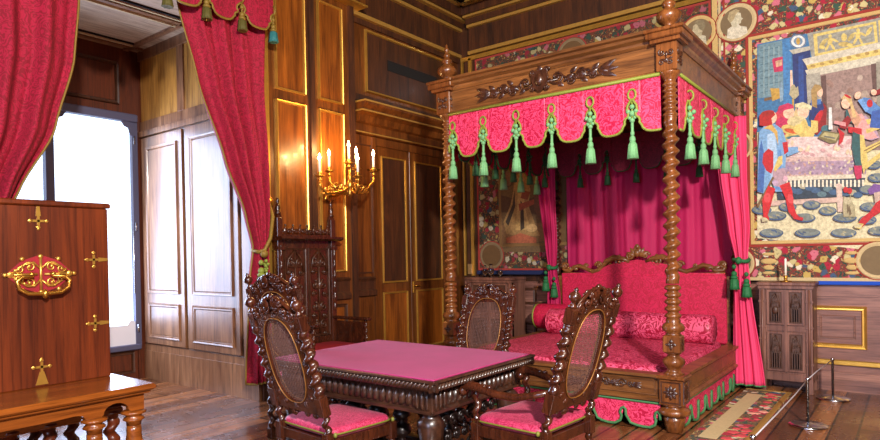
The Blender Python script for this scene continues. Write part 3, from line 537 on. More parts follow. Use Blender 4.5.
(190, 150, 140, -1.032, 2.429, -1.043, 2.429, -1.054, 2.442, -1.054, 2.455, -1.042, 2.456, -1.031, 2.442),
(190, 150, 140, -0.724, 2.295, -0.719, 2.306, -0.705, 2.309, -0.696, 2.3, -0.701, 2.289, -0.715, 2.286),
(190, 150, 140, -0.897, 2.419, -0.895, 2.432, -0.883, 2.441, -0.872, 2.436, -0.873, 2.423, -0.886, 2.415),
(190, 150, 140, -0.42, 2.343, -0.43, 2.339, -0.442, 2.348, -0.445, 2.361, -0.435, 2.365, -0.423, 2.356),
(140, 115, 150, -0.851, 2.315, -0.861, 2.308, -0.875, 2.314, -0.879, 2.327, -0.87, 2.333, -0.855, 2.327),
(190, 150, 140, -0.599, 2.274, -0.606, 2.285, -0.603, 2.301, -0.593, 2.306, -0.587, 2.296, -0.589, 2.28),
(140, 115, 150, -0.5, 2.395, -0.51, 2.391, -0.522, 2.399, -0.525, 2.412, -0.515, 2.416, -0.503, 2.408),
(205, 190, 150, -0.781, 2.29, -0.786, 2.302, -0.779, 2.317, -0.768, 2.319, -0.764, 2.307, -0.77, 2.292),
(205, 190, 150, -0.528, 2.326, -0.525, 2.339, -0.513, 2.345, -0.503, 2.339, -0.505, 2.326, -0.518, 2.32),
(190, 150, 140, -0.927, 2.417, -0.938, 2.415, -0.95, 2.426, -0.951, 2.439, -0.94, 2.442, -0.928, 2.431),
(190, 150, 140, -0.741, 2.4, -0.743, 2.413, -0.733, 2.424, -0.721, 2.422, -0.72, 2.409, -0.73, 2.398),
(190, 150, 140, -1.082, 2.31, -1.086, 2.323, -1.078, 2.337, -1.066, 2.338, -1.062, 2.325, -1.07, 2.311),
(215, 200, 190, -1.02, 2.369, -1.03, 2.377, -1.032, 2.394, -1.024, 2.403, -1.014, 2.395, -1.012, 2.378),
(190, 150, 140, -0.627, 2.291, -0.628, 2.304, -0.618, 2.315, -0.607, 2.313, -0.606, 2.3, -0.616, 2.289),
(140, 115, 150, -0.507, 2.41, -0.505, 2.422, -0.492, 2.428, -0.482, 2.422, -0.485, 2.41, -0.497, 2.403),
(232, 210, 200, -0.689, 2.516, -0.682, 2.531, -0.66, 2.538, -0.641, 2.533, -0.638, 2.518, -0.653, 2.506, -0.676, 2.505),
(232, 210, 200, -0.539, 2.573, -0.54, 2.59, -0.527, 2.61, -0.509, 2.617, -0.5, 2.606, -0.507, 2.585, -0.524, 2.571),
(228, 205, 170, -1.053, 2.576, -1.05, 2.594, -1.031, 2.609, -1.01, 2.611, -1.004, 2.597, -1.016, 2.579, -1.038, 2.569),
(232, 210, 200, -0.475, 2.56, -0.49, 2.564, -0.504, 2.585, -0.508, 2.608, -0.499, 2.615, -0.482, 2.601, -0.472, 2.577),
(232, 210, 200, -0.795, 2.534, -0.809, 2.527, -0.832, 2.536, -0.846, 2.554, -0.842, 2.567, -0.822, 2.566, -0.801, 2.551),
(232, 210, 200, -0.923, 2.499, -0.938, 2.505, -0.952, 2.529, -0.954, 2.553, -0.942, 2.559, -0.926, 2.543, -0.918, 2.516),
(232, 210, 200, -0.683, 2.538, -0.694, 2.527, -0.717, 2.529, -0.735, 2.542, -0.733, 2.556, -0.714, 2.561, -0.692, 2.553),
(232, 210, 200, -0.864, 2.594, -0.879, 2.592, -0.9, 2.608, -0.91, 2.629, -0.903, 2.641, -0.883, 2.633, -0.865, 2.612),
(205, 160, 160, -0.682, 2.481, -0.696, 2.475, -0.718, 2.484, -0.732, 2.502, -0.727, 2.516, -0.707, 2.514, -0.687, 2.499),
(232, 210, 200, -0.908, 2.502, -0.914, 2.519, -0.907, 2.545, -0.892, 2.559, -0.88, 2.551, -0.881, 2.528, -0.893, 2.506),
(205, 160, 160, -1.021, 2.534, -1.034, 2.526, -1.058, 2.534, -1.075, 2.551, -1.071, 2.565, -1.05, 2.565, -1.027, 2.552),
(205, 160, 160, -0.479, 2.542, -0.481, 2.56, -0.469, 2.58, -0.452, 2.589, -0.443, 2.578, -0.449, 2.557, -0.465, 2.541),
(228, 205, 170, -0.94, 2.561, -0.933, 2.577, -0.911, 2.586, -0.891, 2.581, -0.887, 2.566, -0.903, 2.553, -0.926, 2.55),
(205, 160, 160, -0.557, 2.592, -0.562, 2.609, -0.555, 2.633, -0.54, 2.646, -0.53, 2.639, -0.531, 2.616, -0.543, 2.595),
(205, 160, 160, -0.739, 2.611, -0.751, 2.623, -0.754, 2.651, -0.747, 2.672, -0.734, 2.671, -0.726, 2.648, -0.728, 2.622),
(228, 205, 170, -1.09, 2.623, -1.101, 2.638, -1.1, 2.666, -1.089, 2.686, -1.076, 2.682, -1.071, 2.658, -1.077, 2.632),
(228, 205, 170, -0.971, 2.566, -0.985, 2.56, -1.008, 2.572, -1.022, 2.592, -1.016, 2.605, -0.995, 2.601, -0.975, 2.584),
(205, 160, 160, -0.833, 2.505, -0.847, 2.498, -0.87, 2.508, -0.885, 2.526, -0.88, 2.539, -0.859, 2.538, -0.839, 2.522),
(205, 160, 160, -0.478, 2.575, -0.484, 2.592, -0.479, 2.617, -0.465, 2.631, -0.454, 2.625, -0.454, 2.602, -0.464, 2.58),
(205, 160, 160, -0.671, 2.553, -0.678, 2.569, -0.672, 2.595, -0.658, 2.609, -0.646, 2.603, -0.646, 2.579, -0.657, 2.557),
(232, 210, 200, -0.81, 2.59, -0.814, 2.608, -0.804, 2.631, -0.788, 2.643, -0.777, 2.634, -0.78, 2.611, -0.795, 2.592),
(228, 205, 170, -1.052, 2.638, -1.064, 2.652, -1.065, 2.68, -1.055, 2.701, -1.042, 2.698, -1.035, 2.675, -1.04, 2.648),
(205, 160, 160, -0.581, 2.558, -0.596, 2.56, -0.613, 2.579, -0.62, 2.601, -0.611, 2.61, -0.593, 2.599, -0.58, 2.576),
(205, 160, 160, -1.089, 2.65, -1.102, 2.663, -1.106, 2.691, -1.098, 2.713, -1.085, 2.712, -1.076, 2.689, -1.078, 2.662),
(205, 160, 160, -0.973, 2.543, -0.969, 2.56, -0.95, 2.574, -0.929, 2.574, -0.923, 2.561, -0.936, 2.543, -0.958, 2.535),
(232, 210, 200, -0.448, 2.523, -0.462, 2.529, -0.475, 2.551, -0.476, 2.574, -0.466, 2.58, -0.451, 2.564, -0.443, 2.539),
(205, 160, 160, -0.531, 2.585, -0.539, 2.601, -0.537, 2.627, -0.526, 2.644, -0.515, 2.64, -0.511, 2.617, -0.518, 2.593),
(228, 205, 170, -0.614, 2.54, -0.627, 2.534, -0.65, 2.542, -0.664, 2.559, -0.66, 2.573, -0.64, 2.572, -0.62, 2.557),
(228, 205, 170, -0.644, 2.529, -0.647, 2.547, -0.635, 2.568, -0.618, 2.578, -0.608, 2.568, -0.613, 2.546, -0.629, 2.529),
(228, 205, 170, -0.554, 2.483, -0.562, 2.498, -0.559, 2.524, -0.547, 2.541, -0.536, 2.536, -0.533, 2.513, -0.541, 2.489),
(228, 205, 170, -0.519, 2.469, -0.529, 2.482, -0.531, 2.509, -0.524, 2.529, -0.511, 2.528, -0.504, 2.506, -0.508, 2.48),
(205, 160, 160, -0.706, 2.595, -0.72, 2.601, -0.733, 2.625, -0.734, 2.649, -0.722, 2.654, -0.707, 2.637, -0.7, 2.611),
(205, 160, 160, -0.94, 2.528, -0.936, 2.545, -0.916, 2.558, -0.895, 2.557, -0.89, 2.543, -0.903, 2.526, -0.926, 2.519),
(228, 205, 170, -0.481, 2.552, -0.476, 2.568, -0.457, 2.579, -0.438, 2.577, -0.434, 2.564, -0.447, 2.549, -0.468, 2.543),
(228, 205, 170, -0.916, 2.57, -0.921, 2.588, -0.912, 2.612, -0.896, 2.625, -0.885, 2.617, -0.887, 2.594, -0.901, 2.573),
(205, 160, 160, -0.883, 2.529, -0.894, 2.519, -0.918, 2.52, -0.936, 2.534, -0.935, 2.549, -0.915, 2.554, -0.892, 2.545),
(232, 210, 200, -1.009, 2.562, -1.01, 2.581, -0.996, 2.602, -0.977, 2.609, -0.967, 2.598, -0.975, 2.576, -0.993, 2.56),
(228, 205, 170, -0.661, 2.539, -0.668, 2.555, -0.664, 2.581, -0.651, 2.597, -0.639, 2.591, -0.638, 2.568, -0.647, 2.544),
(232, 210, 200, -0.956, 2.551, -0.968, 2.54, -0.992, 2.543, -1.01, 2.556, -1.008, 2.571, -0.988, 2.576, -0.965, 2.567),
(205, 160, 160, -0.74, 2.542, -0.754, 2.535, -0.776, 2.543, -0.791, 2.561, -0.787, 2.574, -0.767, 2.573, -0.746, 2.559),
(35, 60, 80, -1.214, 2.28, -0.392, 2.248, -0.445, 2.046, -1.197, 2.058),
(170, 165, 140, -1.127, 2.179, -1.141, 2.156, -1.176, 2.15, -1.211, 2.162, -1.225, 2.187, -1.21, 2.209, -1.175, 2.216, -1.141, 2.203),
(60, 95, 130, -1.07, 2.114, -1.084, 2.092, -1.118, 2.085, -1.153, 2.097, -1.167, 2.121, -1.152, 2.144, -1.118, 2.151, -1.084, 2.138),
(60, 95, 130, -1.012, 2.151, -1.026, 2.129, -1.06, 2.122, -1.094, 2.135, -1.108, 2.159, -1.093, 2.181, -1.059, 2.188, -1.026, 2.175),
(60, 95, 130, -0.956, 2.132, -0.97, 2.11, -1.003, 2.103, -1.037, 2.115, -1.05, 2.139, -1.036, 2.161, -1.002, 2.168, -0.969, 2.156),
(170, 165, 140, -0.899, 2.185, -0.913, 2.163, -0.946, 2.157, -0.979, 2.169, -0.993, 2.193, -0.979, 2.215, -0.945, 2.221, -0.912, 2.209),
(60, 95, 130, -0.844, 2.16, -0.857, 2.139, -0.89, 2.132, -0.923, 2.144, -0.936, 2.168, -0.922, 2.19, -0.889, 2.196, -0.857, 2.184),
(60, 95, 130, -0.789, 2.13, -0.803, 2.109, -0.835, 2.102, -0.868, 2.114, -0.881, 2.138, -0.867, 2.159, -0.834, 2.166, -0.802, 2.154),
(90, 120, 130, -0.735, 2.085, -0.748, 2.064, -0.781, 2.057, -0.813, 2.068, -0.826, 2.092, -0.812, 2.114, -0.78, 2.12, -0.748, 2.109),
(90, 120, 130, -0.681, 2.138, -0.694, 2.117, -0.726, 2.11, -0.758, 2.122, -0.771, 2.145, -0.757, 2.167, -0.725, 2.173, -0.693, 2.161),
(60, 95, 130, -0.628, 2.099, -0.641, 2.078, -0.672, 2.071, -0.704, 2.083, -0.717, 2.106, -0.703, 2.127, -0.672, 2.134, -0.64, 2.122),
(170, 165, 140, -0.574, 2.153, -0.587, 2.132, -0.618, 2.125, -0.65, 2.137, -0.662, 2.16, -0.649, 2.181, -0.618, 2.188, -0.587, 2.176),
(60, 95, 130, -0.523, 2.083, -0.536, 2.062, -0.566, 2.055, -0.597, 2.067, -0.61, 2.09, -0.597, 2.111, -0.566, 2.118, -0.535, 2.106),
(170, 165, 140, -0.471, 2.085, -0.484, 2.064, -0.514, 2.057, -0.545, 2.069, -0.557, 2.092, -0.544, 2.113, -0.514, 2.119, -0.483, 2.108),
(60, 95, 130, -0.42, 2.055, -0.432, 2.034, -0.463, 2.027, -0.493, 2.039, -0.505, 2.062, -0.493, 2.083, -0.462, 2.089, -0.432, 2.078),
(215, 205, 180, -1.223, 2.314, -0.392, 2.268, -0.393, 2.227, -1.224, 2.27),
(228, 220, 195, -1.194, 2.279, -1.173, 2.277, -1.174, 2.2, -1.195, 2.201),
(228, 220, 195, -1.155, 2.275, -1.134, 2.273, -1.135, 2.196, -1.156, 2.198),
(228, 220, 195, -1.116, 2.272, -1.095, 2.27, -1.096, 2.193, -1.117, 2.195),
(228, 220, 195, -1.078, 2.268, -1.057, 2.266, -1.057, 2.19, -1.079, 2.192),
(228, 220, 195, -1.039, 2.265, -1.018, 2.263, -1.019, 2.187, -1.04, 2.188),
(228, 220, 195, -1.001, 2.261, -0.981, 2.259, -0.981, 2.184, -1.002, 2.185),
(228, 220, 195, -0.964, 2.258, -0.943, 2.256, -0.944, 2.18, -0.964, 2.182),
(228, 220, 195, -0.926, 2.255, -0.906, 2.253, -0.906, 2.177, -0.927, 2.179),
(228, 220, 195, -0.889, 2.251, -0.869, 2.249, -0.869, 2.174, -0.89, 2.176),
(228, 220, 195, -0.852, 2.248, -0.832, 2.246, -0.832, 2.171, -0.853, 2.173),
(228, 220, 195, -0.815, 2.245, -0.795, 2.243, -0.796, 2.168, -0.816, 2.17),
(228, 220, 195, -0.779, 2.241, -0.759, 2.239, -0.759, 2.165, -0.779, 2.167),
(228, 220, 195, -0.742, 2.238, -0.723, 2.236, -0.723, 2.162, -0.743, 2.164),
(228, 220, 195, -0.706, 2.235, -0.687, 2.233, -0.687, 2.159, -0.707, 2.161),
(228, 220, 195, -0.671, 2.232, -0.651, 2.23, -0.652, 2.156, -0.671, 2.158),
(228, 220, 195, -0.635, 2.228, -0.616, 2.227, -0.616, 2.153, -0.636, 2.155),
(228, 220, 195, -0.6, 2.225, -0.58, 2.223, -0.581, 2.15, -0.601, 2.152),
(228, 220, 195, -0.565, 2.222, -0.546, 2.22, -0.546, 2.147, -0.565, 2.149),
(228, 220, 195, -0.53, 2.219, -0.511, 2.217, -0.512, 2.145, -0.531, 2.146),
(228, 220, 195, -0.495, 2.216, -0.476, 2.214, -0.477, 2.142, -0.496, 2.143),
(228, 220, 195, -0.461, 2.213, -0.442, 2.211, -0.443, 2.139, -0.462, 2.14),
(228, 220, 195, -0.427, 2.21, -0.408, 2.208, -0.409, 2.136, -0.427, 2.138),
(205, 175, 160, -1.276, 2.052, -0.567, 2.045, -0.567, 1.993, -1.277, 1.996),
(210, 185, 170, -0.653, 2.188, -0.6, 2.183, -0.594, 1.89, -0.639, 1.892),
(60, 88, 125, -1.257, 1.951, -1.267, 1.929, -1.295, 1.913, -1.336, 1.905, -1.38, 1.908, -1.421, 1.92, -1.449, 1.94, -1.459, 1.963, -1.449, 1.985, -1.42, 2.001, -1.379, 2.008, -1.334, 2.006, -1.294, 1.993, -1.267, 1.974),
(120, 130, 125, -1.269, 1.958, -1.278, 1.941, -1.302, 1.929, -1.338, 1.923, -1.378, 1.925, -1.413, 1.935, -1.438, 1.951, -1.447, 1.969, -1.438, 1.986, -1.413, 1.999, -1.377, 2.004, -1.337, 2.002, -1.302, 1.992, -1.278, 1.976),
(165, 160, 130, -1.28, 1.921, -1.294, 1.923, -1.31, 1.94, -1.313, 1.955, -1.3, 1.952, -1.283, 1.936),
(60, 88, 125, -1.376, 1.96, -1.39, 1.958, -1.41, 1.969, -1.417, 1.982, -1.404, 1.985, -1.383, 1.974),
(165, 160, 130, -1.29, 1.933, -1.303, 1.932, -1.322, 1.945, -1.328, 1.959, -1.315, 1.96, -1.295, 1.947),
(165, 160, 130, -1.308, 1.95, -1.32, 1.944, -1.342, 1.951, -1.351, 1.962, -1.338, 1.968, -1.317, 1.961),
(165, 160, 130, -1.343, 1.966, -1.356, 1.969, -1.372, 1.987, -1.375, 2.002, -1.361, 1.999, -1.345, 1.981),
(60, 88, 125, -1.014, 1.969, -1.023, 1.948, -1.047, 1.932, -1.082, 1.924, -1.12, 1.926, -1.155, 1.938, -1.179, 1.957, -1.188, 1.98, -1.179, 2.001, -1.154, 2.017, -1.119, 2.025, -1.08, 2.022, -1.046, 2.01, -1.022, 1.991),
(120, 130, 125, -1.025, 1.976, -1.033, 1.959, -1.054, 1.947, -1.084, 1.941, -1.117, 1.943, -1.148, 1.953, -1.169, 1.968, -1.176, 1.986, -1.168, 2.002, -1.147, 2.015, -1.117, 2.02, -1.083, 2.018, -1.053, 2.008, -1.033, 1.993),
(60, 88, 125, -1.096, 1.977, -1.109, 1.979, -1.125, 1.996, -1.128, 2.01, -1.115, 2.008, -1.099, 1.991),
(90, 110, 130, -1.097, 1.975, -1.109, 1.972, -1.129, 1.981, -1.136, 1.994, -1.124, 1.997, -1.104, 1.987),
(60, 88, 125, -1.092, 1.947, -1.104, 1.943, -1.125, 1.95, -1.133, 1.962, -1.121, 1.966, -1.1, 1.959),
(90, 110, 130, -1.096, 1.954, -1.107, 1.949, -1.128, 1.955, -1.137, 1.966, -1.125, 1.972, -1.104, 1.966),
(165, 160, 130, -1.117, 1.983, -1.13, 1.982, -1.149, 1.995, -1.154, 2.008, -1.141, 2.009, -1.123, 1.996),
(60, 88, 125, -0.791, 1.976, -0.799, 1.955, -0.822, 1.94, -0.855, 1.932, -0.892, 1.934, -0.926, 1.946, -0.949, 1.965, -0.957, 1.987, -0.949, 2.008, -0.925, 2.023, -0.891, 2.031, -0.854, 2.028, -0.821, 2.016, -0.798, 1.998),
(120, 130, 125, -0.801, 1.983, -0.809, 1.967, -0.829, 1.955, -0.858, 1.949, -0.89, 1.951, -0.919, 1.96, -0.939, 1.975, -0.946, 1.993, -0.938, 2.009, -0.918, 2.021, -0.889, 2.027, -0.857, 2.024, -0.828, 2.015, -0.808, 2),
(90, 110, 130, -0.837, 1.995, -0.848, 1.99, -0.868, 1.995, -0.877, 2.006, -0.866, 2.011, -0.846, 2.006),
(60, 88, 125, -0.856, 1.995, -0.868, 1.993, -0.886, 2.003, -0.893, 2.016, -0.881, 2.018, -0.862, 2.008),
(90, 110, 130, -0.874, 2.005, -0.885, 1.998, -0.905, 2.001, -0.915, 2.011, -0.904, 2.018, -0.884, 2.015),
(60, 88, 125, -0.872, 1.97, -0.884, 1.975, -0.896, 1.995, -0.897, 2.009, -0.885, 2.004, -0.873, 1.985),
(165, 160, 130, -0.811, 1.982, -0.823, 1.98, -0.841, 1.992, -0.846, 2.005, -0.834, 2.007, -0.816, 1.995),
(60, 88, 125, -0.647, 1.903, -0.655, 1.883, -0.678, 1.867, -0.71, 1.86, -0.746, 1.862, -0.779, 1.873, -0.802, 1.891, -0.81, 1.913, -0.801, 1.934, -0.778, 1.95, -0.745, 1.957, -0.709, 1.955, -0.677, 1.943, -0.655, 1.925),
(120, 130, 125, -0.658, 1.91, -0.665, 1.894, -0.684, 1.882, -0.712, 1.877, -0.744, 1.878, -0.772, 1.887, -0.792, 1.902, -0.798, 1.919, -0.791, 1.935, -0.771, 1.947, -0.743, 1.953, -0.712, 1.951, -0.684, 1.942, -0.665, 1.927),
(165, 160, 130, -0.754, 1.888, -0.766, 1.893, -0.778, 1.912, -0.778, 1.927, -0.766, 1.922, -0.754, 1.902),
(165, 160, 130, -0.698, 1.888, -0.71, 1.884, -0.729, 1.891, -0.736, 1.903, -0.725, 1.907, -0.706, 1.9),
(165, 160, 130, -0.678, 1.899, -0.69, 1.898, -0.707, 1.909, -0.712, 1.923, -0.7, 1.924, -0.683, 1.912),
(165, 160, 130, -0.705, 1.918, -0.717, 1.919, -0.733, 1.934, -0.736, 1.948, -0.724, 1.947, -0.708, 1.932),
(90, 110, 130, -0.727, 1.92, -0.739, 1.919, -0.757, 1.929, -0.763, 1.942, -0.751, 1.944, -0.733, 1.933),
(60, 88, 125, -0.838, 1.84, -0.848, 1.819, -0.876, 1.803, -0.918, 1.796, -0.963, 1.798, -1.005, 1.809, -1.034, 1.828, -1.044, 1.851, -1.033, 1.872, -1.004, 1.888, -0.962, 1.895, -0.917, 1.892, -0.876, 1.88, -0.848, 1.862),
(120, 130, 125, -0.849, 1.847, -0.858, 1.831, -0.883, 1.818, -0.92, 1.813, -0.961, 1.815, -0.998, 1.824, -1.023, 1.839, -1.033, 1.857, -1.023, 1.873, -0.997, 1.885, -0.96, 1.891, -0.919, 1.888, -0.883, 1.879, -0.858, 1.864),
(60, 88, 125, -0.979, 1.843, -0.99, 1.836, -1.01, 1.838, -1.02, 1.847, -1.01, 1.855, -0.989, 1.853),
(60, 88, 125, -0.981, 1.855, -0.994, 1.854, -1.012, 1.866, -1.018, 1.879, -1.005, 1.88, -0.987, 1.868),
(165, 160, 130, -0.965, 1.844, -0.976, 1.839, -0.997, 1.844, -1.005, 1.856, -0.994, 1.861, -0.973, 1.855),
(165, 160, 130, -0.86, 1.826, -0.872, 1.831, -0.884, 1.85, -0.884, 1.865, -0.872, 1.86, -0.86, 1.84),
(165, 160, 130, -0.862, 1.85, -0.874, 1.853, -0.889, 1.87, -0.891, 1.884, -0.879, 1.881, -0.864, 1.864),
(60, 88, 125, -1.111, 1.876, -1.122, 1.855, -1.152, 1.839, -1.195, 1.831, -1.243, 1.833, -1.287, 1.845, -1.317, 1.865, -1.328, 1.888, -1.317, 1.91, -1.286, 1.926, -1.242, 1.933, -1.194, 1.93, -1.151, 1.918, -1.121, 1.899),
(120, 130, 125, -1.123, 1.883, -1.132, 1.867, -1.159, 1.854, -1.197, 1.849, -1.24, 1.851, -1.279, 1.86, -1.306, 1.876, -1.316, 1.894, -1.306, 1.911, -1.279, 1.923, -1.239, 1.929, -1.196, 1.926, -1.158, 1.916, -1.132, 1.901),
(165, 160, 130, -1.177, 1.883, -1.189, 1.878, -1.211, 1.883, -1.22, 1.894, -1.208, 1.9, -1.186, 1.894),
(90, 110, 130, -1.211, 1.876, -1.224, 1.872, -1.244, 1.882, -1.252, 1.894, -1.239, 1.898, -1.219, 1.888),
(60, 88, 125, -1.177, 1.843, -1.19, 1.847, -1.204, 1.866, -1.206, 1.881, -1.193, 1.877, -1.179, 1.858),
(90, 110, 130, -1.143, 1.878, -1.156, 1.875, -1.176, 1.884, -1.183, 1.897, -1.171, 1.9, -1.151, 1.89),
(165, 160, 130, -1.246, 1.865, -1.258, 1.86, -1.279, 1.867, -1.288, 1.879, -1.276, 1.884, -1.254, 1.877),
(60, 88, 125, -0.473, 1.821, -0.484, 1.801, -0.513, 1.785, -0.555, 1.778, -0.601, 1.78, -0.644, 1.792, -0.673, 1.81, -0.684, 1.832, -0.673, 1.852, -0.643, 1.867, -0.6, 1.874, -0.554, 1.872, -0.512, 1.86, -0.483, 1.842),
(120, 130, 125, -0.484, 1.827, -0.493, 1.812, -0.519, 1.8, -0.557, 1.795, -0.599, 1.797, -0.637, 1.806, -0.664, 1.821, -0.673, 1.837, -0.663, 1.853, -0.636, 1.865, -0.598, 1.87, -0.556, 1.868, -0.518, 1.859, -0.493, 1.844),
(165, 160, 130, -0.524, 1.81, -0.535, 1.814, -0.548, 1.831, -0.549, 1.845, -0.538, 1.842, -0.525, 1.824),
(90, 110, 130, -0.562, 1.801, -0.574, 1.803, -0.588, 1.819, -0.591, 1.832, -0.579, 1.831, -0.565, 1.815),
(60, 88, 125, -0.497, 1.831, -0.509, 1.833, -0.523, 1.849, -0.526, 1.862, -0.514, 1.86, -0.5, 1.845),
(90, 110, 130, -0.633, 1.819, -0.645, 1.82, -0.66, 1.836, -0.663, 1.849, -0.651, 1.848, -0.636, 1.833),
(90, 110, 130, -0.618, 1.842, -0.628, 1.835, -0.647, 1.837, -0.656, 1.847, -0.646, 1.854, -0.627, 1.851),
(60, 88, 125, -0.278, 1.922, -0.287, 1.902, -0.31, 1.888, -0.344, 1.881, -0.381, 1.883, -0.415, 1.894, -0.438, 1.912, -0.447, 1.933, -0.438, 1.953, -0.414, 1.968, -0.38, 1.975, -0.343, 1.972, -0.309, 1.961, -0.286, 1.943),
(120, 130, 125, -0.288, 1.929, -0.296, 1.914, -0.316, 1.902, -0.346, 1.897, -0.379, 1.899, -0.408, 1.908, -0.429, 1.922, -0.436, 1.938, -0.429, 1.954, -0.408, 1.966, -0.378, 1.971, -0.345, 1.968, -0.316, 1.959, -0.295, 1.945),
(165, 160, 130, -0.337, 1.932, -0.348, 1.936, -0.359, 1.955, -0.36, 1.968, -0.349, 1.964, -0.338, 1.945),
(165, 160, 130, -0.316, 1.935, -0.325, 1.927, -0.344, 1.929, -0.353, 1.937, -0.344, 1.945, -0.325, 1.943),
(60, 88, 125, -0.38, 1.911, -0.391, 1.907, -0.409, 1.916, -0.415, 1.928, -0.404, 1.931, -0.387, 1.922),
(90, 110, 130, -0.366, 1.928, -0.376, 1.923, -0.395, 1.929, -0.402, 1.94, -0.392, 1.944, -0.374, 1.939),
(90, 110, 130, -0.322, 1.902, -0.332, 1.897, -0.35, 1.901, -0.358, 1.911, -0.348, 1.917, -0.33, 1.912),
(60, 88, 125, -0.226, 2.212, -0.234, 2.192, -0.254, 2.178, -0.284, 2.172, -0.318, 2.175, -0.348, 2.186, -0.368, 2.204, -0.376, 2.226, -0.368, 2.245, -0.347, 2.26, -0.317, 2.266, -0.283, 2.263, -0.254, 2.251, -0.233, 2.233),
(120, 130, 125, -0.236, 2.219, -0.243, 2.204, -0.26, 2.193, -0.286, 2.188, -0.315, 2.19, -0.341, 2.2, -0.359, 2.214, -0.366, 2.231, -0.359, 2.246, -0.341, 2.257, -0.315, 2.262, -0.286, 2.259, -0.26, 2.249, -0.242, 2.235),
(165, 160, 130, -0.24, 2.215, -0.25, 2.221, -0.26, 2.24, -0.26, 2.253, -0.25, 2.248, -0.239, 2.228),
(165, 160, 130, -0.314, 2.209, -0.325, 2.208, -0.341, 2.221, -0.346, 2.233, -0.335, 2.234, -0.319, 2.222),
(90, 110, 130, -0.245, 2.209, -0.256, 2.212, -0.269, 2.229, -0.271, 2.242, -0.26, 2.239, -0.247, 2.222),
(60, 88, 125, -0.292, 2.198, -0.303, 2.202, -0.315, 2.22, -0.316, 2.233, -0.305, 2.23, -0.293, 2.212),
(60, 88, 125, -0.323, 2.241, -0.333, 2.236, -0.351, 2.242, -0.359, 2.253, -0.349, 2.258, -0.331, 2.251),
(60, 88, 125, -0.302, 2.097, -0.309, 2.077, -0.33, 2.062, -0.361, 2.056, -0.394, 2.058, -0.425, 2.07, -0.446, 2.088, -0.453, 2.109, -0.446, 2.129, -0.424, 2.143, -0.393, 2.15, -0.36, 2.147, -0.33, 2.136, -0.309, 2.118),
(120, 130, 125, -0.312, 2.104, -0.318, 2.088, -0.336, 2.077, -0.363, 2.072, -0.392, 2.074, -0.418, 2.083, -0.437, 2.098, -0.443, 2.114, -0.436, 2.13, -0.418, 2.141, -0.391, 2.146, -0.362, 2.144, -0.336, 2.134, -0.318, 2.12),
(165, 160, 130, -0.318, 2.111, -0.329, 2.109, -0.346, 2.119, -0.352, 2.131, -0.341, 2.133, -0.324, 2.123),
(60, 88, 125, -0.328, 2.08, -0.339, 2.081, -0.354, 2.095, -0.357, 2.109, -0.346, 2.108, -0.331, 2.093),
(165, 160, 130, -0.333, 2.076, -0.344, 2.074, -0.361, 2.084, -0.366, 2.096, -0.355, 2.098, -0.338, 2.088),
(165, 160, 130, -0.348, 2.073, -0.359, 2.077, -0.371, 2.095, -0.372, 2.109, -0.361, 2.105, -0.349, 2.087),
(60, 88, 125, -0.349, 2.086, -0.359, 2.08, -0.377, 2.084, -0.385, 2.094, -0.375, 2.1, -0.357, 2.096),
(60, 88, 125, -0.258, 2.346, -0.265, 2.327, -0.283, 2.312, -0.31, 2.306, -0.34, 2.309, -0.366, 2.321, -0.385, 2.339, -0.391, 2.36, -0.384, 2.38, -0.366, 2.394, -0.339, 2.401, -0.309, 2.397, -0.282, 2.385, -0.264, 2.367),
(120, 130, 125, -0.268, 2.353, -0.273, 2.338, -0.289, 2.327, -0.312, 2.322, -0.337, 2.325, -0.36, 2.334, -0.376, 2.349, -0.381, 2.365, -0.375, 2.381, -0.359, 2.392, -0.336, 2.396, -0.311, 2.394, -0.289, 2.384, -0.273, 2.37),
(90, 110, 130, -0.352, 2.366, -0.362, 2.36, -0.38, 2.364, -0.389, 2.374, -0.379, 2.38, -0.361, 2.376),
(60, 88, 125, -0.328, 2.339, -0.338, 2.344, -0.349, 2.363, -0.35, 2.377, -0.339, 2.372, -0.328, 2.353),
(90, 110, 130, -0.289, 2.357, -0.298, 2.351, -0.316, 2.354, -0.325, 2.364, -0.315, 2.37, -0.297, 2.366),
(60, 88, 125, -0.305, 2.358, -0.316, 2.355, -0.333, 2.364, -0.34, 2.376, -0.329, 2.379, -0.312, 2.37),
(60, 88, 125, -0.313, 2.367, -0.324, 2.364, -0.341, 2.373, -0.348, 2.385, -0.337, 2.387, -0.32, 2.378),
(60, 88, 125, -1.142, 1.69, -1.154, 1.669, -1.187, 1.652, -1.234, 1.644, -1.287, 1.646, -1.336, 1.657, -1.369, 1.677, -1.381, 1.699, -1.368, 1.721, -1.335, 1.738, -1.286, 1.746, -1.233, 1.744, -1.186, 1.732, -1.154, 1.713),
(120, 130, 125, -1.154, 1.698, -1.165, 1.681, -1.194, 1.668, -1.237, 1.662, -1.285, 1.663, -1.328, 1.673, -1.358, 1.688, -1.368, 1.706, -1.357, 1.723, -1.327, 1.736, -1.284, 1.742, -1.236, 1.74, -1.193, 1.73, -1.164, 1.715),
(60, 88, 125, -1.205, 1.692, -1.218, 1.696, -1.231, 1.715, -1.232, 1.73, -1.219, 1.726, -1.206, 1.706),
(90, 110, 130, -1.161, 1.676, -1.174, 1.675, -1.193, 1.688, -1.198, 1.702, -1.185, 1.703, -1.167, 1.69),
(90, 110, 130, -1.262, 1.655, -1.274, 1.661, -1.287, 1.681, -1.287, 1.696, -1.274, 1.691, -1.261, 1.67),
(165, 160, 130, -1.244, 1.672, -1.257, 1.671, -1.276, 1.682, -1.282, 1.696, -1.269, 1.698, -1.25, 1.686),
(60, 88, 125, -1.224, 1.715, -1.236, 1.709, -1.258, 1.715, -1.267, 1.726, -1.255, 1.732, -1.233, 1.726),
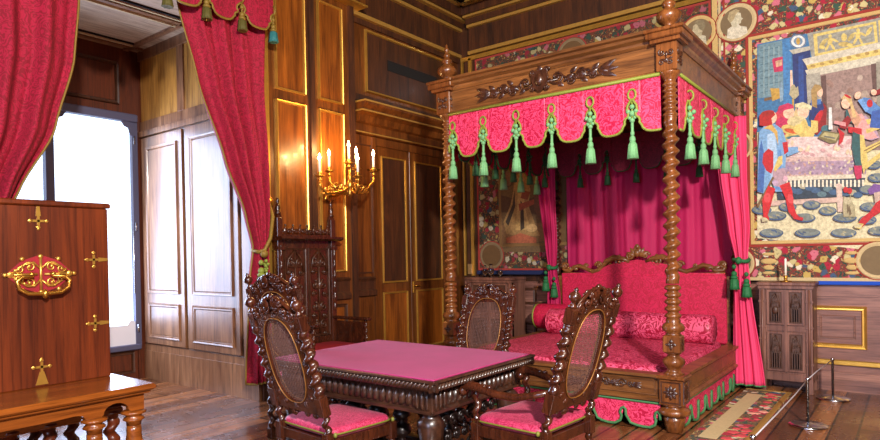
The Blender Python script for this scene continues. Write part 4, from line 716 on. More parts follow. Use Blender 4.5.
(60, 88, 125, -0.794, 1.677, -0.806, 1.657, -0.839, 1.641, -0.887, 1.633, -0.941, 1.634, -0.99, 1.646, -1.024, 1.664, -1.036, 1.687, -1.024, 1.708, -0.989, 1.724, -0.94, 1.731, -0.886, 1.729, -0.838, 1.718, -0.805, 1.699),
(120, 130, 125, -0.805, 1.684, -0.815, 1.668, -0.846, 1.656, -0.89, 1.65, -0.939, 1.651, -0.983, 1.66, -1.014, 1.675, -1.025, 1.693, -1.014, 1.709, -0.982, 1.722, -0.938, 1.727, -0.889, 1.725, -0.845, 1.716, -0.815, 1.701),
(165, 160, 130, -0.965, 1.664, -0.977, 1.663, -0.996, 1.675, -1.001, 1.689, -0.988, 1.69, -0.97, 1.678),
(60, 88, 125, -0.974, 1.672, -0.986, 1.674, -1.001, 1.691, -1.004, 1.706, -0.991, 1.703, -0.976, 1.686),
(165, 160, 130, -0.933, 1.678, -0.946, 1.676, -0.964, 1.688, -0.97, 1.701, -0.958, 1.702, -0.939, 1.691),
(60, 88, 125, -0.945, 1.67, -0.956, 1.663, -0.977, 1.666, -0.986, 1.676, -0.975, 1.683, -0.954, 1.68),
(60, 88, 125, -0.928, 1.685, -0.939, 1.679, -0.959, 1.685, -0.968, 1.696, -0.956, 1.701, -0.936, 1.696),
(60, 88, 125, -0.475, 1.665, -0.486, 1.645, -0.518, 1.63, -0.563, 1.622, -0.614, 1.624, -0.66, 1.635, -0.692, 1.653, -0.703, 1.674, -0.691, 1.695, -0.659, 1.71, -0.613, 1.718, -0.562, 1.716, -0.517, 1.704, -0.486, 1.687),
(120, 130, 125, -0.485, 1.672, -0.495, 1.656, -0.524, 1.644, -0.565, 1.638, -0.611, 1.64, -0.653, 1.649, -0.682, 1.663, -0.692, 1.68, -0.682, 1.696, -0.652, 1.708, -0.611, 1.714, -0.564, 1.712, -0.523, 1.703, -0.495, 1.689),
(165, 160, 130, -0.579, 1.638, -0.59, 1.644, -0.601, 1.663, -0.601, 1.677, -0.59, 1.672, -0.579, 1.652),
(165, 160, 130, -0.501, 1.633, -0.512, 1.638, -0.523, 1.657, -0.523, 1.671, -0.512, 1.666, -0.501, 1.647),
(165, 160, 130, -0.582, 1.64, -0.594, 1.639, -0.611, 1.651, -0.616, 1.664, -0.604, 1.665, -0.587, 1.653),
(165, 160, 130, -0.563, 1.672, -0.574, 1.667, -0.592, 1.675, -0.6, 1.686, -0.588, 1.69, -0.57, 1.683),
(165, 160, 130, -0.58, 1.638, -0.592, 1.64, -0.606, 1.657, -0.608, 1.671, -0.596, 1.668, -0.582, 1.652),
(60, 88, 125, -0.182, 1.675, -0.192, 1.655, -0.219, 1.64, -0.259, 1.632, -0.303, 1.634, -0.343, 1.644, -0.371, 1.662, -0.381, 1.682, -0.371, 1.703, -0.343, 1.718, -0.302, 1.725, -0.258, 1.723, -0.219, 1.712, -0.192, 1.695),
(120, 130, 125, -0.192, 1.681, -0.201, 1.666, -0.225, 1.654, -0.261, 1.648, -0.301, 1.65, -0.337, 1.658, -0.362, 1.672, -0.371, 1.688, -0.362, 1.704, -0.336, 1.716, -0.3, 1.721, -0.26, 1.719, -0.225, 1.711, -0.201, 1.697),
(60, 88, 125, -0.203, 1.674, -0.213, 1.668, -0.231, 1.672, -0.239, 1.681, -0.229, 1.687, -0.211, 1.684),
(60, 88, 125, -0.266, 1.661, -0.276, 1.666, -0.287, 1.684, -0.287, 1.698, -0.276, 1.693, -0.266, 1.674),
(165, 160, 130, -0.333, 1.653, -0.344, 1.65, -0.362, 1.658, -0.368, 1.67, -0.357, 1.673, -0.34, 1.665),
(90, 110, 130, -0.198, 1.683, -0.208, 1.676, -0.226, 1.678, -0.234, 1.686, -0.225, 1.693, -0.207, 1.692),
(165, 160, 130, -0.313, 1.687, -0.324, 1.691, -0.335, 1.71, -0.336, 1.723, -0.325, 1.719, -0.314, 1.701),
(60, 88, 125, -0.305, 1.792, -0.312, 1.772, -0.333, 1.756, -0.364, 1.749, -0.397, 1.75, -0.428, 1.761, -0.449, 1.778, -0.456, 1.799, -0.449, 1.819, -0.427, 1.835, -0.396, 1.842, -0.363, 1.84, -0.332, 1.83, -0.312, 1.812),
(120, 130, 125, -0.314, 1.798, -0.321, 1.783, -0.339, 1.771, -0.366, 1.765, -0.395, 1.766, -0.421, 1.775, -0.44, 1.788, -0.446, 1.805, -0.439, 1.821, -0.421, 1.833, -0.394, 1.838, -0.365, 1.837, -0.339, 1.828, -0.321, 1.814),
(60, 88, 125, -0.328, 1.781, -0.339, 1.779, -0.356, 1.79, -0.361, 1.802, -0.35, 1.804, -0.333, 1.793),
(165, 160, 130, -0.388, 1.781, -0.4, 1.779, -0.417, 1.789, -0.422, 1.801, -0.411, 1.803, -0.394, 1.793),
(165, 160, 130, -0.387, 1.818, -0.396, 1.811, -0.415, 1.813, -0.424, 1.822, -0.414, 1.829, -0.396, 1.827),
(90, 110, 130, -0.31, 1.804, -0.32, 1.8, -0.338, 1.806, -0.345, 1.817, -0.335, 1.821, -0.317, 1.815),
(165, 160, 130, -0.403, 1.776, -0.414, 1.775, -0.43, 1.787, -0.435, 1.8, -0.424, 1.801, -0.408, 1.789),
(60, 88, 125, -0.02, 1.926, -0.03, 1.907, -0.056, 1.892, -0.094, 1.886, -0.137, 1.888, -0.176, 1.9, -0.203, 1.918, -0.212, 1.938, -0.203, 1.958, -0.175, 1.972, -0.136, 1.978, -0.094, 1.975, -0.056, 1.964, -0.029, 1.946),
(120, 130, 125, -0.03, 1.932, -0.038, 1.917, -0.062, 1.906, -0.096, 1.902, -0.135, 1.904, -0.17, 1.913, -0.194, 1.927, -0.203, 1.944, -0.194, 1.959, -0.169, 1.97, -0.134, 1.974, -0.096, 1.972, -0.061, 1.962, -0.038, 1.948),
(165, 160, 130, -0.054, 1.928, -0.063, 1.921, -0.08, 1.922, -0.089, 1.931, -0.08, 1.938, -0.062, 1.936),
(60, 88, 125, -0.166, 1.921, -0.176, 1.926, -0.187, 1.944, -0.188, 1.957, -0.177, 1.953, -0.167, 1.935),
(90, 110, 130, -0.048, 1.917, -0.059, 1.919, -0.072, 1.935, -0.074, 1.948, -0.063, 1.946, -0.05, 1.93),
(90, 110, 130, -0.051, 1.9, -0.062, 1.898, -0.078, 1.908, -0.083, 1.92, -0.073, 1.922, -0.057, 1.912),
(60, 88, 125, -0.095, 1.946, -0.105, 1.94, -0.122, 1.943, -0.13, 1.952, -0.121, 1.958, -0.104, 1.955),
(60, 88, 125, 0.072, 1.724, 0.061, 1.704, 0.03, 1.69, -0.014, 1.683, -0.063, 1.685, -0.107, 1.696, -0.138, 1.713, -0.149, 1.734, -0.138, 1.753, -0.107, 1.768, -0.062, 1.774, -0.013, 1.772, 0.031, 1.761, 0.061, 1.744),
(120, 130, 125, 0.062, 1.73, 0.052, 1.715, 0.025, 1.704, -0.016, 1.699, -0.06, 1.701, -0.101, 1.709, -0.13, 1.723, -0.14, 1.739, -0.129, 1.754, -0.101, 1.765, -0.06, 1.77, -0.015, 1.768, 0.025, 1.759, 0.053, 1.746),
(60, 88, 125, -0.078, 1.709, -0.088, 1.707, -0.104, 1.716, -0.11, 1.728, -0.099, 1.73, -0.083, 1.721),
(165, 160, 130, -0.045, 1.724, -0.056, 1.722, -0.071, 1.732, -0.076, 1.744, -0.066, 1.746, -0.05, 1.736),
(165, 160, 130, 0.05, 1.739, 0.041, 1.734, 0.024, 1.737, 0.016, 1.747, 0.025, 1.752, 0.042, 1.749),
(60, 88, 125, -0.098, 1.718, -0.108, 1.721, -0.12, 1.738, -0.121, 1.752, -0.111, 1.748, -0.099, 1.732),
(60, 88, 125, 0.045, 1.715, 0.035, 1.712, 0.018, 1.719, 0.012, 1.73, 0.022, 1.734, 0.039, 1.726),
(60, 88, 125, 0.005, 2.171, -0.002, 2.152, -0.024, 2.138, -0.056, 2.132, -0.091, 2.135, -0.123, 2.146, -0.146, 2.164, -0.153, 2.185, -0.145, 2.204, -0.123, 2.218, -0.091, 2.224, -0.055, 2.221, -0.024, 2.209, -0.002, 2.191),
(120, 130, 125, -0.004, 2.178, -0.011, 2.163, -0.03, 2.152, -0.058, 2.148, -0.089, 2.15, -0.117, 2.16, -0.137, 2.174, -0.144, 2.19, -0.136, 2.205, -0.117, 2.216, -0.089, 2.22, -0.057, 2.217, -0.03, 2.208, -0.011, 2.194),
(60, 88, 125, -0.046, 2.189, -0.056, 2.185, -0.072, 2.193, -0.079, 2.204, -0.069, 2.208, -0.052, 2.2),
(60, 88, 125, -0.035, 2.149, -0.045, 2.148, -0.061, 2.158, -0.066, 2.17, -0.055, 2.172, -0.04, 2.161),
(165, 160, 130, -0.11, 2.187, -0.12, 2.192, -0.131, 2.21, -0.131, 2.224, -0.121, 2.219, -0.11, 2.201),
(60, 88, 125, -0.006, 2.161, -0.016, 2.158, -0.033, 2.166, -0.039, 2.178, -0.029, 2.181, -0.012, 2.172),
(165, 160, 130, -0.074, 2.167, -0.084, 2.164, -0.101, 2.172, -0.107, 2.183, -0.097, 2.186, -0.08, 2.178),
(120, 110, 75, -0.81, 2.692, -0.755, 2.759, -0.595, 2.706, -0.64, 2.617, -0.702, 2.615),
(180, 170, 120, -0.783, 2.699, -0.746, 2.742, -0.621, 2.699, -0.649, 2.639),
(110, 110, 100, -0.747, 2.705, -0.648, 2.671, -0.657, 2.656, -0.756, 2.69),
(225, 225, 220, -0.707, 2.995, -0.681, 2.991, -0.674, 2.758, -0.71, 2.763),
(180, 150, 170, -0.455, 2.851, -0.387, 2.862, -0.32, 2.76, -0.272, 2.621, -0.339, 2.6, -0.44, 2.643),
(225, 160, 155, -0.506, 2.88, -0.42, 2.887, -0.37, 2.777, -0.288, 2.624, -0.372, 2.614, -0.473, 2.71),
(40, 90, 95, -0.557, 2.95, -0.48, 2.917, -0.472, 2.792, -0.559, 2.826),
(140, 20, 40, -0.611, 2.812, -0.541, 2.885, -0.506, 2.839, -0.559, 2.742, -0.612, 2.771),
(200, 150, 120, -0.54, 2.947, -0.488, 2.96, -0.421, 2.826, -0.464, 2.75, -0.507, 2.818),
(232, 190, 160, -0.518, 3.006, -0.522, 2.982, -0.533, 2.964, -0.549, 2.955, -0.566, 2.958, -0.582, 2.972, -0.592, 2.993, -0.596, 3.019, -0.592, 3.043, -0.581, 3.061, -0.565, 3.07, -0.547, 3.067, -0.532, 3.053, -0.521, 3.031),
(205, 175, 120, -0.6, 3.061, -0.565, 3.107, -0.513, 3.088, -0.496, 3.002, -0.463, 2.853, -0.498, 2.858, -0.522, 3.007, -0.556, 3.064),
(190, 28, 48, -0.508, 3.057, -0.514, 3.055, -0.524, 3.059, -0.537, 3.067, -0.55, 3.078, -0.562, 3.09, -0.568, 3.1, -0.569, 3.107, -0.564, 3.109, -0.554, 3.106, -0.54, 3.098, -0.527, 3.086, -0.516, 3.074, -0.509, 3.064),
(215, 150, 150, -0.655, 2.85, -0.559, 2.815, -0.559, 2.774, -0.665, 2.82),
(190, 28, 48, -0.542, 2.771, -0.422, 2.733, -0.422, 2.672, -0.534, 2.708),
(190, 28, 48, -0.63, 2.773, -0.569, 2.702, -0.587, 2.621, -0.623, 2.584, -0.613, 2.687),
(40, 90, 95, -0.499, 2.713, -0.422, 2.662, -0.39, 2.514, -0.426, 2.292, -0.477, 2.338, -0.509, 2.549),
(214, 190, 110, -0.387, 2.821, -0.237, 2.829, -0.237, 2.788, -0.371, 2.767),
(214, 190, 110, -0.388, 2.719, -0.238, 2.758, -0.238, 2.718, -0.38, 2.676),
(214, 190, 110, -0.424, 2.518, -0.239, 2.607, -0.239, 2.567, -0.407, 2.465),
(214, 190, 110, -0.439, 2.674, -0.405, 2.659, -0.374, 2.41, -0.409, 2.259, -0.433, 2.416),
(214, 190, 110, -0.408, 2.362, -0.24, 2.496, -0.241, 2.446, -0.392, 2.309),
(120, 90, 60, -0.407, 2.506, -0.239, 2.587, -0.239, 2.577, -0.407, 2.495),
(190, 40, 90, -0.494, 2.361, -0.425, 2.354, -0.427, 2.23, -0.47, 2.213, -0.486, 2.277),
(80, 130, 190, -0.402, 3.048, -0.351, 3.03, -0.269, 2.925, -0.185, 3.112, -0.188, 2.831, -0.303, 2.829, -0.386, 2.902, -0.445, 3.015),
(50, 90, 165, -0.336, 2.895, -0.187, 2.911, -0.189, 2.691, -0.354, 2.734),
(190, 28, 48, -0.327, 2.975, -0.329, 2.957, -0.336, 2.944, -0.347, 2.938, -0.358, 2.94, -0.368, 2.949, -0.375, 2.965, -0.377, 2.983, -0.374, 3, -0.367, 3.013, -0.357, 3.019, -0.346, 3.017, -0.336, 3.008, -0.329, 2.993),
(140, 20, 40, -0.317, 3.095, -0.185, 3.142, -0.186, 3.072, -0.301, 3.051),
(232, 190, 160, -0.43, 3.059, -0.44, 3.046, -0.452, 3.04, -0.464, 3.041, -0.474, 3.049, -0.48, 3.063, -0.48, 3.08, -0.475, 3.096, -0.465, 3.109, -0.453, 3.115, -0.441, 3.114, -0.431, 3.106, -0.425, 3.092, -0.425, 3.075),
(232, 190, 160, -0.292, 3.08, -0.295, 3.068, -0.302, 3.058, -0.312, 3.054, -0.323, 3.056, -0.333, 3.064, -0.34, 3.075, -0.342, 3.089, -0.34, 3.102, -0.333, 3.111, -0.323, 3.115, -0.311, 3.113, -0.302, 3.106, -0.295, 3.094),
(110, 160, 215, -0.453, 3.026, -0.41, 3.04, -0.361, 2.919, -0.386, 2.892),
(170, 160, 125, -0.584, 2.057, -0.567, 2.024, -0.541, 2.022, -0.523, 2.062, -0.515, 1.999, -0.489, 1.936, -0.482, 1.832, -0.586, 1.837, -0.594, 1.932),
(190, 180, 145, -0.515, 1.999, -0.518, 1.984, -0.528, 1.972, -0.542, 1.966, -0.558, 1.967, -0.572, 1.975, -0.581, 1.988, -0.584, 2.004, -0.581, 2.02, -0.571, 2.032, -0.557, 2.038, -0.541, 2.037, -0.528, 2.029, -0.518, 2.015),
(110, 95, 75, -0.55, 1.929, -0.533, 1.949, -0.516, 1.865, -0.534, 1.845),
(120, 105, 80, -0.542, 1.918, -0.545, 1.881, -0.551, 1.866, -0.557, 1.882, -0.559, 1.919, -0.556, 1.956, -0.55, 1.971, -0.544, 1.955),
(120, 80, 150, -0.377, 2.103, -0.326, 2.16, -0.227, 2.131, -0.228, 2.071, -0.361, 2.05),
(190, 165, 150, -0.327, 2.068, -0.211, 2.089, -0.212, 1.938, -0.312, 1.924),
(190, 28, 48, -0.228, 2.03, -0.311, 1.965, -0.362, 1.876, -0.431, 1.818, -0.465, 1.758, -0.423, 1.725, -0.338, 1.824, -0.229, 1.899),
(214, 190, 110, -0.465, 1.769, -0.414, 1.756, -0.44, 1.705, -0.492, 1.718),
(200, 190, 150, -0.431, 1.736, -0.435, 1.727, -0.444, 1.72, -0.458, 1.717, -0.473, 1.718, -0.487, 1.722, -0.497, 1.73, -0.5, 1.739, -0.497, 1.748, -0.487, 1.755, -0.473, 1.758, -0.458, 1.757, -0.444, 1.753, -0.435, 1.745),
(190, 28, 48, -0.544, 2.116, -0.546, 2.103, -0.552, 2.092, -0.561, 2.087, -0.571, 2.088, -0.58, 2.094, -0.586, 2.106, -0.588, 2.12, -0.585, 2.133, -0.579, 2.143, -0.57, 2.149, -0.561, 2.148, -0.552, 2.141, -0.546, 2.13),
(190, 28, 48, -0.509, 2.103, -0.512, 2.09, -0.518, 2.079, -0.527, 2.074, -0.536, 2.075, -0.545, 2.081, -0.551, 2.093, -0.553, 2.106, -0.551, 2.12, -0.544, 2.13, -0.536, 2.135, -0.526, 2.135, -0.517, 2.128, -0.511, 2.117),
(120, 165, 205, -1.316, 2.892, -1.216, 2.9, -1.139, 2.823, -1.093, 2.653, -1.114, 2.436, -1.137, 2.142, -1.215, 2.148, -1.253, 2.284, -1.275, 2.119, -1.395, 2.162, -1.38, 2.632, -1.367, 2.832),
(60, 105, 170, -1.395, 2.162, -1.37, 2.631, -1.348, 2.74, -1.31, 2.512, -1.335, 2.146),
(170, 200, 225, -1.287, 2.788, -1.208, 2.8, -1.192, 2.499, -1.253, 2.284, -1.291, 2.51),
(90, 140, 195, -1.215, 2.17, -1.181, 2.608, -1.151, 2.605, -1.156, 2.165),
(120, 165, 205, -1.112, 2.622, -0.997, 2.619, -0.979, 2.563, -1.094, 2.521),
(232, 190, 160, -0.946, 2.58, -0.948, 2.571, -0.955, 2.565, -0.964, 2.561, -0.975, 2.563, -0.984, 2.568, -0.991, 2.576, -0.993, 2.586, -0.991, 2.595, -0.984, 2.602, -0.974, 2.605, -0.964, 2.604, -0.955, 2.598, -0.948, 2.59),
(190, 28, 48, -1.33, 2.581, -1.279, 2.631, -1.23, 2.592, -1.232, 2.415, -1.253, 2.35, -1.302, 2.389, -1.341, 2.482),
(190, 28, 48, -1.141, 2.681, -1.092, 2.685, -1.084, 2.575, -1.123, 2.547),
(205, 165, 90, -1.326, 2.86, -1.246, 2.904, -1.188, 2.808, -1.18, 2.652, -1.218, 2.79, -1.267, 2.841),
(232, 190, 160, -1.191, 2.963, -1.197, 2.932, -1.212, 2.91, -1.234, 2.899, -1.258, 2.903, -1.28, 2.92, -1.295, 2.947, -1.3, 2.979, -1.294, 3.01, -1.279, 3.032, -1.257, 3.043, -1.232, 3.039, -1.211, 3.022, -1.196, 2.995),
(175, 20, 35, -1.366, 2.9, -1.365, 3.011, -1.324, 3.05, -1.235, 3.047, -1.205, 2.998, -1.245, 2.96, -1.236, 2.892, -1.306, 2.88),
(160, 25, 35, -1.216, 3.026, -1.221, 3.011, -1.238, 2.998, -1.264, 2.99, -1.294, 2.987, -1.323, 2.992, -1.344, 3.002, -1.353, 3.016, -1.349, 3.032, -1.332, 3.045, -1.305, 3.053, -1.275, 3.055, -1.246, 3.05, -1.225, 3.04),
(180, 150, 160, -1.242, 2.383, -1.124, 2.404, -1.097, 2.292, -1.137, 2.185, -1.234, 2.216),
(214, 190, 110, -1.181, 2.531, -1.142, 2.538, -1.143, 2.45, -1.213, 2.369, -1.232, 2.393),
(120, 90, 60, -1.408, 1.994, -1.243, 2.316, -1.223, 2.303, -1.387, 1.981),
(190, 160, 185, -1.185, 2.245, -1.188, 2.231, -1.196, 2.22, -1.208, 2.214, -1.221, 2.215, -1.233, 2.223, -1.241, 2.235, -1.244, 2.25, -1.241, 2.264, -1.232, 2.275, -1.22, 2.28, -1.207, 2.279, -1.196, 2.271, -1.188, 2.259),
(215, 170, 185, -1.092, 2.28, -1.095, 2.266, -1.101, 2.256, -1.111, 2.25, -1.122, 2.251, -1.132, 2.258, -1.138, 2.27, -1.14, 2.285, -1.138, 2.299, -1.131, 2.31, -1.121, 2.315, -1.11, 2.314, -1.101, 2.307, -1.094, 2.295),
(200, 25, 45, -1.284, 2.22, -1.215, 2.181, -1.246, 2.061, -1.298, 1.875, -1.338, 1.877, -1.346, 2.068),
(200, 25, 45, -1.175, 2.211, -1.078, 2.246, -1.05, 2.135, -1.042, 1.992, -1.015, 1.893, -0.978, 1.847, -1.035, 1.839, -1.091, 1.919, -1.119, 2.074),
(222, 70, 80, -1.261, 2.084, -1.264, 2.061, -1.274, 2.042, -1.288, 2.032, -1.304, 2.033, -1.318, 2.045, -1.327, 2.065, -1.331, 2.089, -1.327, 2.113, -1.317, 2.132, -1.303, 2.142, -1.287, 2.141, -1.273, 2.129, -1.264, 2.109),
(222, 70, 80, -1.042, 2.064, -1.041, 2.04, -1.046, 2.02, -1.055, 2.008, -1.068, 2.006, -1.081, 2.015, -1.092, 2.032, -1.099, 2.055, -1.1, 2.079, -1.095, 2.099, -1.085, 2.112, -1.073, 2.114, -1.06, 2.105, -1.049, 2.087),
(200, 25, 45, -1.338, 1.888, -1.288, 1.886, -1.278, 1.841, -1.359, 1.856),
(200, 190, 150, -1.358, 1.878, -1.308, 1.864, -1.279, 1.829, -1.349, 1.822),
(190, 28, 48, -1.044, 1.883, -0.949, 1.846, -0.959, 1.814, -1.044, 1.84),
]
ART_L = [
(95, 70, 40, -4.791, 3.04, -3.83, 2.925, -3.855, 1.532, -4.821, 1.55),
(60, 42, 30, -4.774, 3.038, -4.588, 3.016, -4.598, 2.512, -4.785, 2.455),
(120, 85, 50, -4.813, 1.945, -3.848, 1.943, -3.852, 1.696, -4.818, 1.667),
(70, 40, 25, -4.804, 2.384, -4.47, 2.287, -4.07, 2.329, -4.075, 2.051, -4.809, 2.135),
(150, 115, 65, -4.562, 2.653, -4.365, 2.677, -4.305, 2.417, -4.341, 2.207, -4.22, 1.876, -4.159, 1.762, -4.48, 1.773, -4.713, 1.81, -4.761, 1.987, -4.637, 2.227, -4.583, 2.439),
(180, 145, 85, -4.497, 2.604, -4.415, 2.597, -4.406, 2.212, -4.316, 1.852, -4.561, 1.862, -4.521, 2.219),
(45, 30, 25, -4.726, 1.985, -4.604, 2.224, -4.566, 2.438, -4.554, 2.207, -4.677, 1.925),
(45, 30, 25, -4.47, 2.287, -4.422, 2.213, -4.412, 1.884, -4.478, 1.844),
(140, 60, 40, -4.504, 2.232, -4.244, 2.285, -4.213, 2.227, -4.489, 2.131),
(130, 55, 40, -4.434, 2.427, -4.306, 2.389, -4.356, 2.279, -4.469, 2.316),
(170, 125, 85, -4.42, 2.739, -4.427, 2.709, -4.443, 2.686, -4.466, 2.674, -4.492, 2.677, -4.514, 2.693, -4.53, 2.719, -4.535, 2.751, -4.529, 2.782, -4.512, 2.805, -4.489, 2.816, -4.463, 2.813, -4.441, 2.797, -4.425, 2.771),
(160, 80, 50, -4.714, 1.752, -4.479, 1.816, -4.222, 1.736, -4.224, 1.665, -4.716, 1.679),
(150, 110, 70, -4.051, 2.508, -4.061, 2.454, -4.088, 2.413, -4.126, 2.392, -4.168, 2.395, -4.205, 2.422, -4.231, 2.469, -4.239, 2.524, -4.229, 2.578, -4.202, 2.62, -4.163, 2.64, -4.121, 2.636, -4.084, 2.608, -4.059, 2.563),
(90, 50, 35, -4.257, 2.413, -4.023, 2.367, -3.998, 2.047, -4.155, 1.957, -4.247, 2.131),
(110, 75, 50, -4.596, 2.613, -4.604, 2.564, -4.623, 2.525, -4.65, 2.505, -4.68, 2.508, -4.707, 2.533, -4.725, 2.575, -4.731, 2.626, -4.723, 2.675, -4.703, 2.714, -4.676, 2.733, -4.646, 2.731, -4.619, 2.706, -4.602, 2.664),
(185, 150, 95, -4.204, 1.875, -4.214, 1.851, -4.24, 1.833, -4.279, 1.824, -4.322, 1.825, -4.36, 1.838, -4.387, 1.859, -4.396, 1.884, -4.386, 1.908, -4.359, 1.926, -4.32, 1.936, -4.277, 1.934, -4.239, 1.921, -4.213, 1.9),
(110, 60, 40, -4.071, 2.259, -3.842, 2.243, -3.85, 1.833, -4.032, 1.868),
]
ART_M = [
(200, 190, 160, -1.92, 3.94, -1.93, 4.04, -1.99, 4.07, -1.98, 4.12, -2.04, 4.08, -2.06, 4.05, -2.13, 4.02, -2.14, 3.95, -2.06, 3.916, -1.98, 3.916),
(180, 165, 130, -1.964, 4.2, -2.02, 4.224, -2.07, 4.19, -2.076, 4.14, -2.096, 4.124, -2.076, 4.11, -2.07, 4.076, -2.03, 4.068, -2.03, 4.04, -1.98, 4.05, -1.96, 4.12),
(130, 115, 85, -1.93, 4.16, -1.95, 4.23, -2.02, 4.25, -2.06, 4.22, -2.02, 4.19, -2, 4.14, -1.96, 4.1),
(215, 205, 180, -1.7, 3.96, -1.69, 4.06, -1.63, 4.09, -1.64, 4.14, -1.58, 4.1, -1.56, 4.07, -1.49, 4.04, -1.48, 3.97, -1.56, 3.936, -1.64, 3.936),
(200, 190, 160, -1.656, 4.22, -1.6, 4.244, -1.55, 4.21, -1.544, 4.16, -1.524, 4.144, -1.544, 4.13, -1.55, 4.096, -1.59, 4.088, -1.59, 4.06, -1.64, 4.07, -1.66, 4.14),
(170, 150, 110, -1.69, 4.18, -1.67, 4.25, -1.6, 4.27, -1.56, 4.24, -1.6, 4.21, -1.62, 4.16, -1.66, 4.12),
]
# ================================================================ the room
LW = lambda x: T(x, 0, 0) @ RZ(PI/2)      # local X -> world y, local -Y -> world +x : a wall seen from the room
b = MB(); b.box(-8.1, -3.2, -.1, 4.2, 8, 0); struct(b, 'floor', M['floor'])
# left wall
b = MB(); b.box(-5.75, -3.2, 0, -5.6, 1.8, 5.3); b.box(-5.75, 4.0, 0, -5.6, 7.95, 5.3); b.box(-5.75, 1.8, 4.22, -5.6, 4.0, 5.3)
wl = struct(b, 'wall_left', M['panel'])
b = MB(); b.box(-5.6, 7.8, 0, 4.2, 7.95, 5.3); wt = struct(b, 'wall_rear', M['dpanel'])
b = MB(); b.box(4.05, -3.2, 0, 4.2, 7.8, 5.3); struct(b, 'wall_right', M['dpanel'])
b = MB(); b.box(-5.6, -3.2, 0, 4.05, -3.05, 5.3); struct(b, 'wall_front', M['dpanel'])
b = MB(); b.box(-5.75, -3.2, 5.3, 4.2, 7.95, 5.45); ce = struct(b, 'ceiling', M['dceil'])
# ceiling beams and coffers
for k in range(12):
    b = MB(); y = 7.25-k*.88; b.box(-5.1, y-.05, 5.17, 4.05, y+.05, 5.3); b.cur = 1
    b.box(-5.1, y-.065, 5.155, 4.05, y-.05, 5.19); b.box(-5.1, y+.05, 5.155, 4.05, y+.065, 5.19); b.build('ceiling_beam', [M['dceil'], M['gilt']], ce)
for k in range(10):
    b = MB(); x = -4.9+k*.94; b.box(x-.05, -3.0, 5.18, x+.05, 7.4, 5.3); b.cur = 1
    b.box(x-.065, -3.0, 5.165, x-.05, 7.4, 5.2); b.box(x+.05, -3.0, 5.165, x+.065, 7.4, 5.2); b.build('ceiling_beam', [M['dceil'], M['gilt']], ce)
b = MB()
for i in range(5):
    for j in range(5):
        cx, cy = -4.9+.47+i*.94, 6.81-j*.88
        for k in range(4):
            a = k*PI/2+PI/4; b.at(T(cx+.15*math.cos(a), cy+.12*math.sin(a), 5.28), RX(-PI/2)); b.scroll(0, 0, .09, 1.1, .012, a, 1)
        b.at(T(cx, cy, 5.27)); b.ball((0, 0, 0), .05, .05, .02)
b.build('coffer_ornament', M['gilt'], ce)
# cornice, left and rear : stepped boards with gilded fillets
def cornice(mb, x0, x1, y=0):
    for z0, z1, d, c in ((4.60, 4.95, .05, 0), (4.55, 4.60, .08, 1), (4.95, 4.99, .1, 1), (4.99, 5.07, .13, 0), (5.07, 5.10, .2, 1), (5.10, 5.3, .24, 0), (5.22, 5.25, .3, 1)):
        mb.cur = c; mb.box(x0, y-d, z0, x1, y, z1)
b = MB(); b.at(LW(-5.6)); cornice(b, -3.0, 7.8); struct(b, 'trim_1', [M['dpanel'], M['gilt']])
b = MB(); b.at(T(0, 7.8, 0)); cornice(b, -5.35, 4.05); struct(b, 'trim_2', [M['dpanel'], M['gilt']])
# tall gilded pilaster panels beside the alcove
b = MB(); b.box(-5.6, 4.0, 0, -5.5, 5.44, 4.62); b.box(-5.6, 3.98, 4.62, -5.36, 5.54, 4.72); b.cur = 1; b.box(-5.5, 4.09, 0, -5.475, 4.15, 4.6); b.box(-5.6, 3.98, 4.60, -5.34, 5.56, 4.62); b.box(-5.6, 3.98, 4.72, -5.33, 5.57, 4.74)
b.cur = 2; b.box(-5.5, 4.72, 0, -5.46, 4.79, 4.6); b.box(-5.5, 5.36, 0, -5.47, 5.44, 4.6)
pw = struct(b, 'trim_3', [M['panel'], M['gold'], M['dpanel']])
def wall_panel(x, y0, z0, y1, z1, w, parent, field, gold=True, d=.03):
    q = MB(); q.at(LW(x)); q.frame(y0, z0, y1, z1, w, d)
    q.build('panel_moulding', M['gold'] if gold else M['dpanel'], parent)
    q = MB(); q.at(LW(x)); q.box(y0+w, -.006, z0+w, y1-w, 0, z1-w); q.build('panel_field', M[field], parent)
for y0, y1 in ((4.25, 4.67), (4.86, 5.25)):
    wall_panel(-5.5, y0, 3.36, y1, 4.52, .027, pw, 'panel2'); wall_panel(-5.5, y0, 1.34, y1, 3.25, .027, pw, 'panel2'); wall_panel(-5.5, y0, .25, y1, .95, .04, pw, 'panel2', False)
b = MB(); b.at(LW(-5.5)); b.prof([(0, 1.0), (-.05, 1.01), (-.05, 1.05), (-.02, 1.1), (-.02, 1.22), (-.04, 1.25), (0, 1.27)], 4.2, 5.3); b.build('dado_rail', M['dpanel'], pw)
b = MB(); b.at(LW(-5.5)); b.box(4.0, -.03, 0, 5.44, 0, .18, .01); struct(b, 'baseboard_left', M['dpanel'])
# upper wall over the doors
wall_panel(-5.6, 5.75, 3.64, 7.6, 4.45, .035, wl, 'dpanel')
b = MB(); b.at(LW(-5.6)); b.box(6.18, -.012, 4.01, 7.25, 0, 4.15); b.build('vent_slot', M['dark'], wl)
b = MB(); b.at(LW(-5.6)); b.box(5.44, -.03, 4.48, 7.8, 0, 4.55); b.box(5.5, -.04, 3.5, 7.8, 0, 3.58); b.build('rail_moulding', M['dpanel'], wl)
